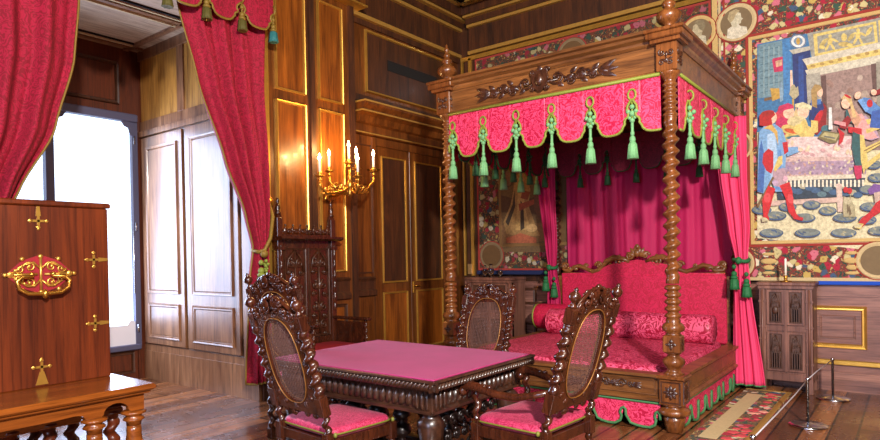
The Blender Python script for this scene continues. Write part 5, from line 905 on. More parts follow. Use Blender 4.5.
# door surround with stepped cornice
b = MB(); b.at(LW(-5.6)); pr = [(0, 3.06), (-.06, 3.08), (-.06, 3.2), (-.1, 3.22), (-.12, 3.3), (-.19, 3.34), (-.19, 3.37), (-.24, 3.42), (-.24, 3.45), (0, 3.47)]
b.prof(pr, 5.5, 7.8); b.cur = 1; b.box(5.49, -.25, 3.445, 7.8, 0, 3.465); b.box(5.49, -.205, 3.335, 7.8, 0, 3.352); b.box(5.5, -.075, 3.09, 7.8, 0, 3.105)
struct(b, 'trim_4', [M['panel'], M['gilt']])
for i, (y0, y1) in enumerate(((5.88, 6.52), (6.56, 7.32))):
    b = MB(); b.at(LW(-5.6)); b.box(y0, -.035, .05, y1, 0, 2.96, .006); d = struct(b, 'door_%d' % (i+1), M['panel'])
    wall_panel(-5.565, y0+.1, 1.16, y1-.05, 2.84, .026, d, 'dpanel', True, .02); wall_panel(-5.565, y0+.1, .22, y1-.05, 1.04, .026, d, 'panel2', True, .02)
    if i == 1:
        b = MB(); b.at(LW(-5.565)); b.box(y0+.015, -.02, 1.0, y0+.06, 0, 1.16, .004); b.tube([(y0+.04, -.02, 1.1), (y0+.04, -.05, 1.1), (y0+.13, -.05, 1.1)], .009); b.build('door_handle', M['brass'], d)
b = MB(); b.at(LW(-5.6))
for y0, y1 in ((5.46, 5.88), (7.32, 7.78)): b.box(y0, -.05, 0, y1, 0, 3.06)
b.box(5.88, -.05, 2.96, 7.32, 0, 3.06); b.box(5.8, -.07, 0, 5.86, 0, 3.06); dj = struct(b, 'trim_5', M['panel'])
wall_panel(-5.55, 5.5, 1.3, 5.78, 2.95, .02, dj, 'panel', False, .012)
b = MB(); b.at(LW(-5.55)); b.prof([(0, 1.0), (-.05, 1.02), (-.05, 1.08), (-.02, 1.1), (-.02, 1.2), (-.04, 1.24), (0, 1.26)], 5.46, 5.8); b.build('dado_rail', M['dpanel'], dj)

# ---- window alcove
b = MB(); b.box(-7.95, 4.0, 0, -5.6, 4.12, 4.3)
b.box(-7.92, 3.97, 0, -5.62, 4.0, .36); b.box(-7.92, 3.98, .36, -5.62, 4.0, .44)
b.box(-7.92, 3.95, 3.1, -5.62, 4.0, 3.17); b.box(-7.92, 3.975, 3.17, -5.62, 4.0, 3.3)
b.box(-7.0, 3.97, 3.3, -6.86, 4.0, 4.2); b.box(-7.92, 3.96, 4.08, -5.62, 4.0, 4.2); b.box(-5.75, 3.965, 0, -5.5, 4.0, 4.25)
rv = struct(b, 'wall_alcove', M['pale'])
b = MB(); b.box(-7.9, 3.985, 3.3, -7.0, 4.0, 4.08); b.build('panel_field', M['gwood'], rv)
b = MB(); b.box(-6.86, 3.985, 3.3, -5.75, 4.0, 4.08); b.build('panel_field', M['gwood'], rv)
for i, (x0, x1) in enumerate(((-7.86, -6.9), (-6.84, -5.8))):
    b = MB(); b.box(x0, 3.955, .46, x1, 3.985, 3.08, .006); sh = b.build('shutter_leaf', M['pale'], rv)
    for z0, z1 in ((1.1, 2.95), (.54, .98)):
        b = MB(); b.frame(x0+.13, z0, x1-.1, z1, .045, .022, 3.955); b.build('panel_moulding', M['pale'], sh)
        b = MB(); b.box(x0+.175, 3.948, z0+.045, x1-.145, 3.956, z1-.045, .01); b.build('panel_field', M['pale'], sh)
b = MB(); b.box(-7.95, 1.68, 0, -5.6, 1.8, 4.3); struct(b, 'wall_alcove_left', M['pale'])
b = MB(); b.box(-8.05, 1.68, 4.2, -5.6, 4.12, 4.32)
ca = struct(b, 'ceiling_alcove', M['ceil'])
b = MB()
for x in (-7.75, -6.55, -5.75):
    b.box(x-.03, 1.82, 4.17, x+.03, 3.94, 4.2)
for y in (1.95, 3.8): b.box(-7.9, y-.03, 4.17, -5.65, y+.03, 4.2)
b.cur = 1
for x in (-7.65, -6.65, -6.45): b.box(x-.012, 1.98, 4.165, x+.012, 3.77, 4.2)
b.cur = 2
for x in (-7.62, -6.68, -6.42): b.box(x-.01, 1.98, 4.18, x+.01, 3.77, 4.2)
b.build('ceiling_moulding', [M['pale'], M['cream'], M['dark']], ca)
# window wall : lower boarding, transom, upper panel
b = MB(); b.box(-8.05, 1.8, 0, -7.95, 4.0, .42); b.box(-8.05, 1.8, 3.36, -7.93, 4.0, 4.2); b.box(-8.05, 1.8, .42, -7.93, 1.93, 3.36); b.box(-8.05, 3.9, .0, -7.93, 4.0, 3.36)
ww = struct(b, 'wall_window', M['rwood'])
wall_panel(-7.93, 2.1, 3.48, 3.72, 4.02, .05, ww, 'rwood', False); wall_panel(-7.95, 2.98, .08, 3.85, .36, .04, ww, 'rwood', False); wall_panel(-7.95, 2.0, .08, 2.85, .36, .04, ww, 'rwood', False)
b = MB(); b.box(-7.97, 1.93, 3.28, -7.86, 3.92, 3.38, .01); b.box(-7.97, 1.93, .38, -7.88, 3.92, .45, .01); b.box(-7.97, 1.93, .42, -7.9, 2.0, 3.3); b.box(-7.97, 3.86, .42, -7.9, 3.93, 3.3); b.box(-7.98, 2.86, .42, -7.88, 2.95, 3.3, .008)
wn = struct(b, 'window_1', M['lead'])
for y0, y1 in ((2.0, 2.86), (2.95, 3.86)):
    b = MB(); b.box(-7.94, y0, .45, -7.935, y1, 3.28); b.build('window_pane', M['pane'], wn)
    b = MB(); b.at(LW(-7.92)); yc = (y0+y1)/2
    b.prism([(y0, .45), (y1, .45), (y1, .74), (y1-.06, .76), (y1-.1, .7), (y0+.1, .7), (y0+.06, .76), (y0, .74)], -.004, 0); b.build('blind', M['blind'], wn)
    b = MB(); b.at(LW(-7.9))
    for s_, e in ((1, y0), (-1, y1)):
        b.prism([(e, 3.28), (e+s_*.14, 3.28), (e+s_*.1, 3.22), (e+s_*.05, 3.2), (e+s_*.03, 3.12), (e, 3.1)], -.01, 0)
    b.build('window_bracket', M['lead'], wn)
b = MB(); b.at(LW(-7.9))
for z in (.6, 1.9, 3.0): b.tube([(3.88, -.02, z), (3.88, -.02, z+.1)], .012)
b.tube([(3.84, -.03, 1.1), (3.84, -.03, 1.9)], .008); b.build('window_hinge', M['steel'], wn)

# ---- rear wall dado with gilded panels
b = MB(); b.box(-.86, 7.75, 0, 4.05, 7.8, 1.12); b.box(-5.5, 7.76, 0, -.86, 7.8, 1.12); b.box(-.86, 7.72, 0, 4.05, 7.75, .2); b.box(-.86, 7.735, 1.0, 4.05, 7.75, 1.02)
dd = struct(b, 'trim_6', M['dado'])
b = MB(); b.box(-.86, 7.715, .275, 4.05, 7.75, .33, .008); b.build('gilded_rail', M['gold'], dd)
x = -.92
for k in range(6):
    b = MB(); b.frame(x, .45, x+.52, .9, .05, .03, 7.75); b.build('gilded_moulding', M['gold'], dd)
    b = MB(); b.frame(x+.1, .55, x+.42, .8, .02, .012, 7.75); b.build('panel_moulding', M['dado'], dd)
    x += .66
b = MB(); b.box(-.86, 7.70, 1.12, 4.05, 7.80, 1.135); b.build('dado_cap', M['dado'], dd)
b = MB(); b.box(-5.45, 7.77, .0, -5.25, 7.8, 4.5); b.cur = 1; b.box(-5.36, 7.74, 1.2, -5.31, 7.78, 4.5); b.box(-5.5, 7.745, 1.2, -5.47, 7.78, 4.5); b.box(-5.5, 7.74, 4.47, -1.83, 7.78, 4.53)
struct(b, 'trim_7', [M['dpanel'], M['gold']])
b = MB(); b.frame(-5.45, .2, -4.9, 1.05, .04, .03, 7.76); b.frame(-4.3, .2, -3.95, 1.05, .04, .03, 7.76)
for z in (.25, .5, .8, 1.0): b.box(-4.45, 7.73, z, -3.9, 7.76, z+.03)
struct(b, 'trim_8', M['dpanel'])
b = MB(); b.box(-5.42, 7.72, 1.22, -5.34, 7.74, 1.38, .006); b.box(-5.395, 7.71, 1.28, -5.365, 7.72, 1.32); tag(b.build('light_switch', M['switch']), 'small brass wall switch plate on the gilded strip left of the shaded tapestry', 'switch')

# ---- tapestries
def art(txt, y, name, parent, first=0):
    q = MB(); cols = []; 
    for i, it in enumerate(txt):
        pts = [(min(a, 1.2), b_) for a, b_ in zip(it[3::2], it[4::2])]
        yy = y-.00012*(i+first+1); q.add([(px, yy, pz) for px, pz in pts], [tuple(range(len(pts)))]); cols.append(srgb(*it[:3]))
    o = q.build(name, M['weave'], parent); me = o.data; ca_ = me.color_attributes.new('col', 'FLOAT_COLOR', 'CORNER')
    for p in me.polygons:
        for li in p.loop_indices: ca_.data[li].color = (*cols[p.index], 1)
    return o
def medallion(x, z, r, y, parent, ring='cream', ground=None):
    q = MB(); q.at(T(x, y, z), RX(PI/2)); q.lathe([(r*.93, 0), (r, .004), (r*1.06, .008), (r*1.16, .008), (r*1.2, 0)], n=32); q.cur = 1; q.lathe([(0.001, .0), (r*.93, .0), (r*.93, .009), (.001, .009)], n=32, smooth=False)
    q.cur = 2; q.lathe([(r*1.2, 0), (r*1.22, .006), (r*1.27, .006), (r*1.28, 0)], n=32)
    return q.build('woven_medallion', [M[ring], M[ground or 'medal'], M['redwool']], parent)
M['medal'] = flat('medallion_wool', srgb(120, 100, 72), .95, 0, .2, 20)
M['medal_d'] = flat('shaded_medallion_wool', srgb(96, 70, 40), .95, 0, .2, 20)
M['redwool'] = flat('red_wool', srgb(150, 52, 44), .95, 0, .2, 50)
M['ywool'] = flat('straw_wool', srgb(196, 164, 104), .95, 0, .22, 60)
t = thing('wall_tapestry', 'large bright woven tapestry of figures round a fringed table, right of the bed', 'tapestry', (-.3, 7.75, 1.15))
b = MB(); b.box(-1.84, 7.716, 1.165, 1.6, 7.74, 4.52); b.build('floral_border', M['border'], t)
b = MB(); b.box(-1.86, 7.71, 1.17, -1.80, 7.716, 4.52); b.cur = 1; b.box(-1.79, 7.71, 1.17, -1.765, 7.716, 4.52); b.cur = 2; b.box(-1.74, 7.71, 1.17, -1.72, 7.716, 4.52)
b.cur = 0; b.frame(-1.48, 1.57, 1.3, 3.92, .04, .01, 7.716); b.cur = 2; b.frame(-1.51, 1.54, 1.33, 3.95, .03, .006, 7.716); b.cur = 1; b.box(-1.84, 7.712, 1.165, 1.6, 7.716, 1.20); b.box(-1.84, 7.712, 4.42, 1.6, 7.716, 4.46)
b.build('border_stripe', [M['ywool'], M['cream'], M['redwool']], t)
art(ART_R, 7.715, 'woven_scene', t)
more = []
for it in ART_R:
    if all(-1.405 < a < -.93 for a in it[3::2]) and all(1.66 < z < 3.0 for z in it[4::2]): more.append(it[:3]+tuple(v+(1.5 if i % 2 == 0 else 0) for i, v in enumerate(it[3:])))
art(more, 7.7, 'woven_figure', t)
for x, z, r in ((-1.60, 4.12, .18), (-1.62, 2.70, .15), (-1.62, 1.36, .15), (-.30, 1.38, .16)): medallion(x, z, r, 7.715, t)
art(ART_M[3:], 7.704, 'woven_bust', t)
for x in (-1.3, -.52):
    b = MB()
    for z, w, h in ((1.46, .07, .02), (1.38, .09, .035), (1.31, .06, .03), (1.25, .07, .02)):
        b.at(T(x, 7.715, z), RX(PI/2)); b.ball((0, 0, 0), w, h, .008, 10, 5)
    b.build('border_urn', M['ywool'], t)
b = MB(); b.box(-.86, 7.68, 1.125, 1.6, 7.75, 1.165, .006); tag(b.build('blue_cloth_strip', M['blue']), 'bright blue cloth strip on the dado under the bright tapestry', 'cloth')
t = thing('shaded_tapestry', 'dim brown woven tapestry of a robed woman hanging behind the bed', 'tapestry', (-3.5, 7.75, 1.2))
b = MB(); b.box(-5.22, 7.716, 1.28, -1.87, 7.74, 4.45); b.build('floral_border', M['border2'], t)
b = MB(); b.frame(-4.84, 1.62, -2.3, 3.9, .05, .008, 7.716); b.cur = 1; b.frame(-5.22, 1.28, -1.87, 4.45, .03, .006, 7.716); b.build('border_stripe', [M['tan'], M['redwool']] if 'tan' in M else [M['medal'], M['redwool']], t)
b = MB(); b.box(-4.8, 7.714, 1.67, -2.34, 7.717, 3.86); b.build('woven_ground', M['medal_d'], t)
art(ART_L, 7.713, 'woven_scene', t)
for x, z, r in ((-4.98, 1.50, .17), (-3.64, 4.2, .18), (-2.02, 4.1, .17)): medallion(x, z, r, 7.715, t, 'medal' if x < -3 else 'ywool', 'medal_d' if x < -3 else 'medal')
art(ART_M[:3], 7.704, 'woven_bust', t)
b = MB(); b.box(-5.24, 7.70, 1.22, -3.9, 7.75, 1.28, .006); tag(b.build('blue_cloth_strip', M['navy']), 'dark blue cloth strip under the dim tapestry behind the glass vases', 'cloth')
# ================================================================ soft goods helpers
def interp(tab, z):
    """tab: list of (z, a, b) descending in z"""
    for (z0, a0, b0), (z1, a1, b1) in zip(tab, tab[1:]):
        if z <= z0 and z >= z1:
            t = (z0-z)/(z0-z1); t = t*t*(3-2*t)*.35+t*.65; return a0+(a1-a0)*t, b0+(b1-b0)*t
    return tab[-1][1:]
def drape(name, tab, depth, mat, parent, folds=7, amp=.05, axis='y', at0=0, nu=110, nz=60, seed=1, thick=.012, hem=None):
    """hanging cloth between two edges; folds run down the cloth, tighter where it is gathered"""
    r = random.Random(seed); ph = [r.uniform(0, 6) for _ in range(4)]; b = MB(); vs = []
    z1, z0 = tab[0][0], tab[-1][0]; full = max(abs(q[2]-q[1]) for q in tab)
    for k in range(nz+1):
        z = z1+(z0-z1)*k/nz; a, c = interp(tab, z); g = abs(c-a)/full
        for i in range(nu+1):
            u = i/nu; uu = u+.012*math.sin(9*u+ph[0]+z*1.3)
            d = amp*(.45+.55*(1-g)+.1)*(math.sin(2*PI*folds*uu+ph[1]+.4*math.sin(z*1.7+ph[2]))+.35*math.sin(2*PI*folds*2.3*uu+ph[3]))
            d *= .35+.65*min(1, 1.4*g+.25)
            p = a+(c-a)*u; q = at0+d+depth*math.sin(PI*u)
            vs.append((q, p, z) if axis == 'y' else (p, q, z))
    n = nu+1; fs = []
    for k in range(nz):
        for i in range(nu):
            fs.append((k*n+i, k*n+i+1, k*n+n+i+1, k*n+n+i))
    b.add(vs, fs, True); o = b.build(name, mat, parent)
    md = o.modifiers.new('thickness', 'SOLIDIFY'); md.thickness = thick; md.offset = 0
    if hem:
        h = MB(); h.tube([vs[nz*n+i] for i in range(0, n, 2)], .012, 5); h.build('hem_braid', hem, parent)
    return o, vs, n, nz
TASS = {}
def tassel(parent, x, y, z, h=.22, knob='braid', fr='green', name='tassel', loop=True):
    key = (round(h, 3), knob, fr, loop)
    if key not in TASS:
        b = MB(); w = h*(.19 if h < .4 else .095)
        b.cur = 0
        if loop: b.tube([(w*.75*math.sin(a), 0, .02+w*1.0+w*1.0*math.cos(a)) for a in [i*2*PI/10 for i in range(10)]], w*.22, 5, True); b.tube([(0, 0, .02), (0, 0, -h*.42)], w*.22, 5)
        if h < .4:
            b.ball((0, 0, -h*.1), w*.45, w*.45, w*.5); b.ball((0, 0, -h*.38), w*.6, w*.6, w*.62); b.lathe([(w*.3, -h*.42), (w*.75, -h*.5), (w*.7, -h*.55), (w*.5, -h*.58)], n=12); f0 = .56
        else:
            b.cur = 1
            for dx, dz, q in ((0, -.08, .5), (-.75, -.16, .45), (.75, -.16, .45), (0, -.2, .6), (-.5, -.27, .35), (.5, -.27, .35), (0, -.32, .5)): b.ball((dx*w, 0, dz*h), w*q)
            b.tube([(0, 0, -h*.3), (0, 0, -h*.7)], w*.28, 6); b.ball((0, 0, -h*.66), w*.6, w*.6, w*.8); b.ball((0, 0, -h*.55), w*.4, w*.4, w*.6); f0 = .7
        b.cur = 1; b.lathe([(w*.45, -h*f0), (w*.75, -h*(f0+.05)), (w*.85, -h*.85), (w*1.0, -h*1.0), (w*.85, -h*1.0), (.002, -h*.97)], n=24, lob=8, la=.12)
        TASS[key] = b.build(name, [M[knob], M[fr]]).data; bpy.data.objects.remove(COL.objects[-1] if False else [o for o in COL.objects if o.data == TASS[key]][0])
    o = bpy.data.objects.new(name, TASS[key]); COL.objects.link(o)
    if parent:
        r = parent
        while r.parent: r = r.parent
        o.parent = parent; o.location = (x-r.location.x, y-r.location.y, z-r.location.z)
        # parents below the root sit at the root's origin, so the offset is the same
    else: o.location = (x, y, z)
    return o
def scallop(L, n, ztop, zlow, notch, s0=0.0):
    """lower edge of a lambrequin: stepped lobes with a keyhole notch between them; returns points and notch centres"""
    pts = []; cen = []; p = n if n < 1 else L/n
    if s0 > 0: s0 -= p
    for i in range(int((L-s0)/p+.999)):
        x0 = s0+i*p
        d = notch-zlow
        half = [(0, 0), (.045, .05), (.1, .17), (.115, .3), (.08, .42), (.09, .5), (.15, .55), (.175, .63), (.165, .7), (.21, .78), (.24, .88), (.31, .96), (.4, .995)]
        seq = [(u, notch-d*w_) for u, w_ in half]+[(.5, zlow)]+[(1-u, notch-d*w_) for u, w_ in half[:0:-1]]
        pts += [(x0+u*p, z) for u, z in seq]
        cen.append(x0)
    pts.append((x0+p, notch)); cen.append(x0+p)
    return [(min(max(x, 0), L), z) for x, z in pts if -.03 <= x <= L+.03], [c for c in cen if -.01 <= c <= L+.01]
def valance(name, mat, braid, parent, M4, L, n, ztop, zlow, notch, tas=None, wav=.012, th=.012, top=True, off=0.0):
    pts, cen = scallop(L, n, ztop, zlow, notch, off); b = MB(); b.at(M4)
    vs = []
    for k in range(7):
        for x, z in pts: vs.append((x, wav*math.sin(x*9)*(k/6), ztop+(z-ztop)*k/6))
    m_ = len(pts); fs = [(k*m_+i, k*m_+m_+i, k*m_+m_+i+1, k*m_+i+1) for k in range(6) for i in range(m_-1)]
    b.add(vs, fs); o = b.build(name, mat, parent); md = o.modifiers.new('thickness', 'SOLIDIFY'); md.thickness = th; md.offset = 0
    b = MB(); b.at(M4); b.tube([(x, wav*math.sin(x*9)-.008, z) for x, z in pts], .012, 5)
    if top: b.tube([(0, -.012, ztop), (L, -.012, ztop)], .016, 5)
    b.build('braid', braid, o)
    if tas:
        for c in cen[tas[0]:len(cen)-tas[1]]:
            p = M4 @ Vector((c, -.015, notch-.02)); tassel(o, p.x, p.y, p.z, *tas[2:])
    return o

# ================================================================ four-poster bed
BX0, BX1, BY0, BY1 = -3.9, -1.6, 5.24, 7.55
bed = thing('four_poster_bed', 'huge carved walnut four-poster bed with twisted posts and crimson scalloped valance', 'bed', (-2.75, 6.4, 0))
def bed_post(x, y, back=False, x_n=''):
    r = .064 if not back else .052
    b = MB()
    b.lathe([(.05, 0), (.06, .01), (.075, .06), (.085, .1), (.09, .125), (.06, .135), (.1, .145), (.125, .16), (.13, .185), (.11, .205), (.07, .215), (.09, .225), (.09, .24)], x, y, 24, 12, .035)
    b.lathe([(.075, .485), (.085, .49), (.06, .505), (.05, .53), (.075, .56), (.09, .585), (.085, .61), (.05, .635), (.045, .65), (.06, .66), (.06, .67)], x, y, 24, 10, .05)
    b.lathe([(.06, .81), (.065, .82), (.05, .83), (.085, .85), (.09, .875), (.08, .9), (.055, .92), (.06, .935), (.05, .95)], x, y, 24, 10, .05)
    z = .95; pr = [(.045, z)]
    while z < 1.24: pr += [(.045, z), (.065, z+.012), (.068, z+.024), (.06, z+.036), (.045, z+.048)]; z += .058
    b.lathe(pr, x, y, 16)
    b.twist((x, y, 1.24), (x, y, 2.62), r, 14.5, 12, .27, 14)
    z = 2.62; pr = [(.045, z)]
    while z < 2.9: pr += [(.045, z), (.062, z+.012), (.064, z+.02), (.045, z+.04)]; z += .05
    pr += [(.05, 2.93), (.075, 2.96), (.09, 2.98), (.09, 2.99)]
    b.lathe(pr, x, y, 16)
    p = b.build('bed_post', M['bedp'] if not back else M['carve'], bed)
    b = MB(); b.box(x-.07, y-.07, .665, x+.07, y+.07, .812, .012); b.cur = 1
    for a in (0, PI/2, PI, -PI/2):
        b.at(T(x, y, .738), RZ(a)); 
        for k in range(4): b.leaf(0, 0, .05, .018, k*PI/2, -.069, .012)
        b.ball((0, -.072, 0), .014, .01, .014)
    b.at(); b.build('post_block', [M['bedp'], M['carve']], p)
    b = MB(); b.box(x-.095, y-.095, .235, x+.095, y+.095, .455, .01); b.box(x-.115, y-.115, .455, x+.115, y+.115, .475, .006); b.box(x-.1, y-.1, .475, x+.1, y+.1, .488); b.cur = 1
    for a in (0, PI/2, PI, -PI/2):
        b.at(T(x, y, .345), RZ(a)); b.frame(-.08, -.09, .08, .09, .012, .008, -.095)
        for k in range(8): b.leaf(0, 0, .065, .02, k*PI/4, -.095, .016)
        b.ball((0, -.1, 0), .02, .016, .02)
    b.at(); b.build('rosette_block', [M['bedp'], M['carve']], p)
    b = MB(); b.box(x-.085, y-.085, 2.99, x+.085, y+.085, 3.22, .006); b.box(x-.12, y-.12, 3.22, x+.12, y+.12, 3.25); b.box(x-.15, y-.15, 3.25, x+.15, y+.15, 3.3, .008); b.box(x-.16, y-.16, 3.3, x+.16, y+.16, 3.33, .006); b.cur = 1
    for a in (0, PI/2, PI, -PI/2):
        b.at(T(x, y, 3.1), RZ(a))
        for k in range(4): b.scroll(.035*(1 if k % 2 else -1), .04*(1 if k > 1 else -1), .03, 1.2, .008, k, 1, -.086)
        b.leaf(0, 0, .05, .015, PI/2, -.086, .015); b.leaf(0, 0, .05, .015, -PI/2, -.086, .015)
    b.at(); b.build('capital_block', [M['bedp'], M['carve']], p)
    b = MB(); b.lathe([(.07, 3.33), (.075, 3.34), (.05, 3.36), (.04, 3.38), (.07, 3.4), (.095, 3.43), (.1, 3.46), (.085, 3.49), (.05, 3.51), (.035, 3.525), (.05, 3.54), (.055, 3.56), (.04, 3.58), (.025, 3.59), (.035, 3.61), (.03, 3.63), (.014, 3.65), (.026, 3.67), (.022, 3.69), (.01, 3.705), (.014, 3.72), (.002, 3.74)], x, y, 20, 10, .05)
    b.build('finial', M['bedp'], p)
for x, y, k in ((BX0, BY0, 0), (BX1, BY0, 0), (BX1, BY1, 1), (BX0+.08, BY1, 1)): bed_post(x, y, k)
def rail(M4, L, name='bed_rail', orn=True):
    b = MB(); b.at(M4); b.box(.09, -.05, .25, L-.09, .05, .45); b.prof([(-.05, .45), (-.08, .455), (-.08, .48), (.05, .48), (.05, .45)], .09, L-.09); b.prof([(-.05, .25), (-.075, .255), (-.075, .275), (-.05, .295)], .09, L-.09)
    b.frame(.13, .3, L-.13, .44, .02, .01, -.05)
    o = b.build(name, M['bed'], bed)
    if orn:
        for cx in (.62, L/2+.45, L-.5):
            b = MB(); b.at(M4 @ T(cx, -.052, .37))
            for s_ in (1, -1):
                b.scroll(s_*.07, .0, .045, 1.3, .009, 0 if s_ > 0 else PI, s_); b.scroll(s_*.15, .005, .03, 1.2, .007, 0 if s_ > 0 else PI, -s_)
                for a in (.3, -.3, 0): b.leaf(s_*.16, 0, .09, .016, (a if s_ > 0 else PI-a), 0, .012)
            b.leaf(0, -.03, .07, .02, PI/2, 0, .02); b.tube([(-.15, 0, 0), (.15, 0, 0)], .006, 5)
            b.build('carved_scrollwork', M['carve'], o)
    return o
MF = T(BX0, BY0, 0); MR_ = T(BX1, BY0, 0) @ RZ(PI/2); MLf = T(BX0, BY1, 0) @ RZ(-PI/2); MBk = T(BX1, BY1, 0) @ RZ(PI)
LX, LY = BX1-BX0, BY1-BY0
rail(MF, LX, 'foot_rail'); rail(MR_, LY, 'side_rail', False); rail(MLf, LY, 'side_rail', False)
# canopy frieze and cornice
def frieze(M4, L, orn=False, side=False):
    b = MB(); b.at(M4); b.box(.08, -.04, 2.985, L-.08, .04, 3.24)
    b.prof([(.04, 3.22), (-.05, 3.22), (-.07, 3.24), (-.075, 3.26), (-.11, 3.28), (-.12, 3.3), (-.15, 3.31), (-.15, 3.335), (.04, 3.335)], .1, L-.1)
    b.prof([(-.04, 2.985), (-.06, 2.985), (-.06, 3.0), (-.04, 3.015)], .08, L-.08)
    o = b.build('canopy_frieze', M['bed'], bed)
    if orn:
        b = MB(); b.at(M4 @ T(L/2-.02, -.045, 3.115), SC(1.28, 1, 1.15))
        for s_ in (1, -1):
            x = .13
            for r, z, h in ((.06, .02, 1), (.045, -.03, -1), (.05, .02, 1), (.04, -.02, -1)):
                b.scroll(s_*x, z, r, 1.4, .011, PI if s_ > 0 else 0, s_*h); b.leaf(s_*(x+r), -z, .09, .025, (.5*h if s_ > 0 else PI-.5*h), 0, .02); b.leaf(s_*(x), -z, .07, .02, (-.7*h if s_ > 0 else PI+.7*h), 0, .015)
                x += r*1.75
            for a in (.45, 0, -.45): b.leaf(s_*(x-.03), 0, .15, .025, (a if s_ > 0 else PI-a), 0, .018)
            b.tube([(s_*(.1+.4*k/12), -.004, .035*math.sin(k*1.05)) for k in range(13)], .009, 5)
        b.tube([(-.14, 0, 0), (.14, 0, 0)], .012, 5); b.build('carved_scrollwork', M['carve'], o)
        b = MB(); b.at(M4 @ T(L/2-.02, -.05, 3.125)); b.prism([(-.07, .1), (.07, .1), (.085, .03), (.06, -.06), (0, -.1), (-.06, -.06), (-.085, .03)], -.03, 0); b.ball((0, -.03, .01), .045, .03, .06)
        for s_ in (1, -1): b.scroll(s_*.07, .09, .035, 1.2, .012, 0, s_, -.02); b.scroll(s_*.07, -.06, .03, 1.2, .01, 0, -s_, -.02)
        b.leaf(0, .08, .08, .03, PI/2, -.02, .02); b.build('carved_shield', M['carve'], o)
frieze(MF, LX, True); frieze(MR_, LY); frieze(MLf, LY); frieze(MBk, LX)
b = MB(); b.box(BX0, BY0, 3.2, BX1, BY1, 3.22); b.build('canopy_ceiling', M['dval'], bed)
# scalloped hangings, outside and inside
TS = (.48, 'braid', 'green')
valance('canopy_valance', M['val'], M['braid'], bed, MF @ T(.06, -.055, 0), LX-.12, .379, 2.975, 2.52, 2.80, (0, 0)+TS, off=.05)
valance('canopy_valance', M['val'], M['braid'], bed, MR_ @ T(.06, -.055, 0), LY-.1, .42, 2.975, 2.52, 2.80, (0, 0)+TS, off=.25)
valance('canopy_valance', M['val'], M['braid'], bed, MLf @ T(.06, -.055, 0), LY-.12, .42, 2.975, 2.52, 2.80, (0, 1)+TS, off=.2)
TD = (.42, 'dgreen', 'dgreen')
valance('inner_valance', M['dval'], M['dgreen'], bed, MBk @ T(.1, .12, 0) @ SC(1, 1, 1), LX-.2, .367, 2.98, 2.52, 2.8, (0, 0)+TD, off=.255)
valance('inner_valance', M['dval'], M['dgreen'], bed, T(BX0+.06, BY0+.1, 0) @ RZ(PI/2), LY-.2, .4, 2.98, 2.52, 2.82, (0, 0)+TD, off=.3)
# base valance
def skirt(M4, L, n):
    b = MB(); pts = []
    for i in range(n):
        p = L/n
        for u, z in ((0, .1), (.06, .07), (.12, .035), (.3, .02), (.5, .015), (.7, .02), (.85, .05), (.88, .09), (.84, .12), (.88, .155), (.94, .165), (.99, .15)): pts.append(((i+u)*p, z))
    pts.append((L, .1)); m_ = len(pts); vs = []
    for k in range(5):
        for x, z in pts: vs.append((x, .015*math.sin(x*14)*k/4, .25+(z-.25)*k/4))
    b.at(M4); b.add(vs, [(k*m_+i, k*m_+m_+i, k*m_+m_+i+1, k*m_+i+1) for k in range(4) for i in range(m_-1)])
    o = b.build('base_valance', M['val'], bed); md = o.modifiers.new('thickness', 'SOLIDIFY'); md.thickness = .01
    b = MB(); b.at(M4); b.tube([(x, .015*math.sin(x*14)-.008, z) for x, z in pts], .013, 5); b.tube([(0, -.01, .235), (L, -.01, .235)], .012, 5); b.build('braid', M['green2'], o)
M['green2'] = flat('green_braid', srgb(62, 116, 68), .7, 0, .3, 60, .3)
skirt(MF @ T(.1, -.035, 0), LX-.2, 7); skirt(MR_ @ T(.1, -.035, 0), LY-.2, 9); skirt(MLf @ T(.1, -.035, 0), LY-.2, 9)
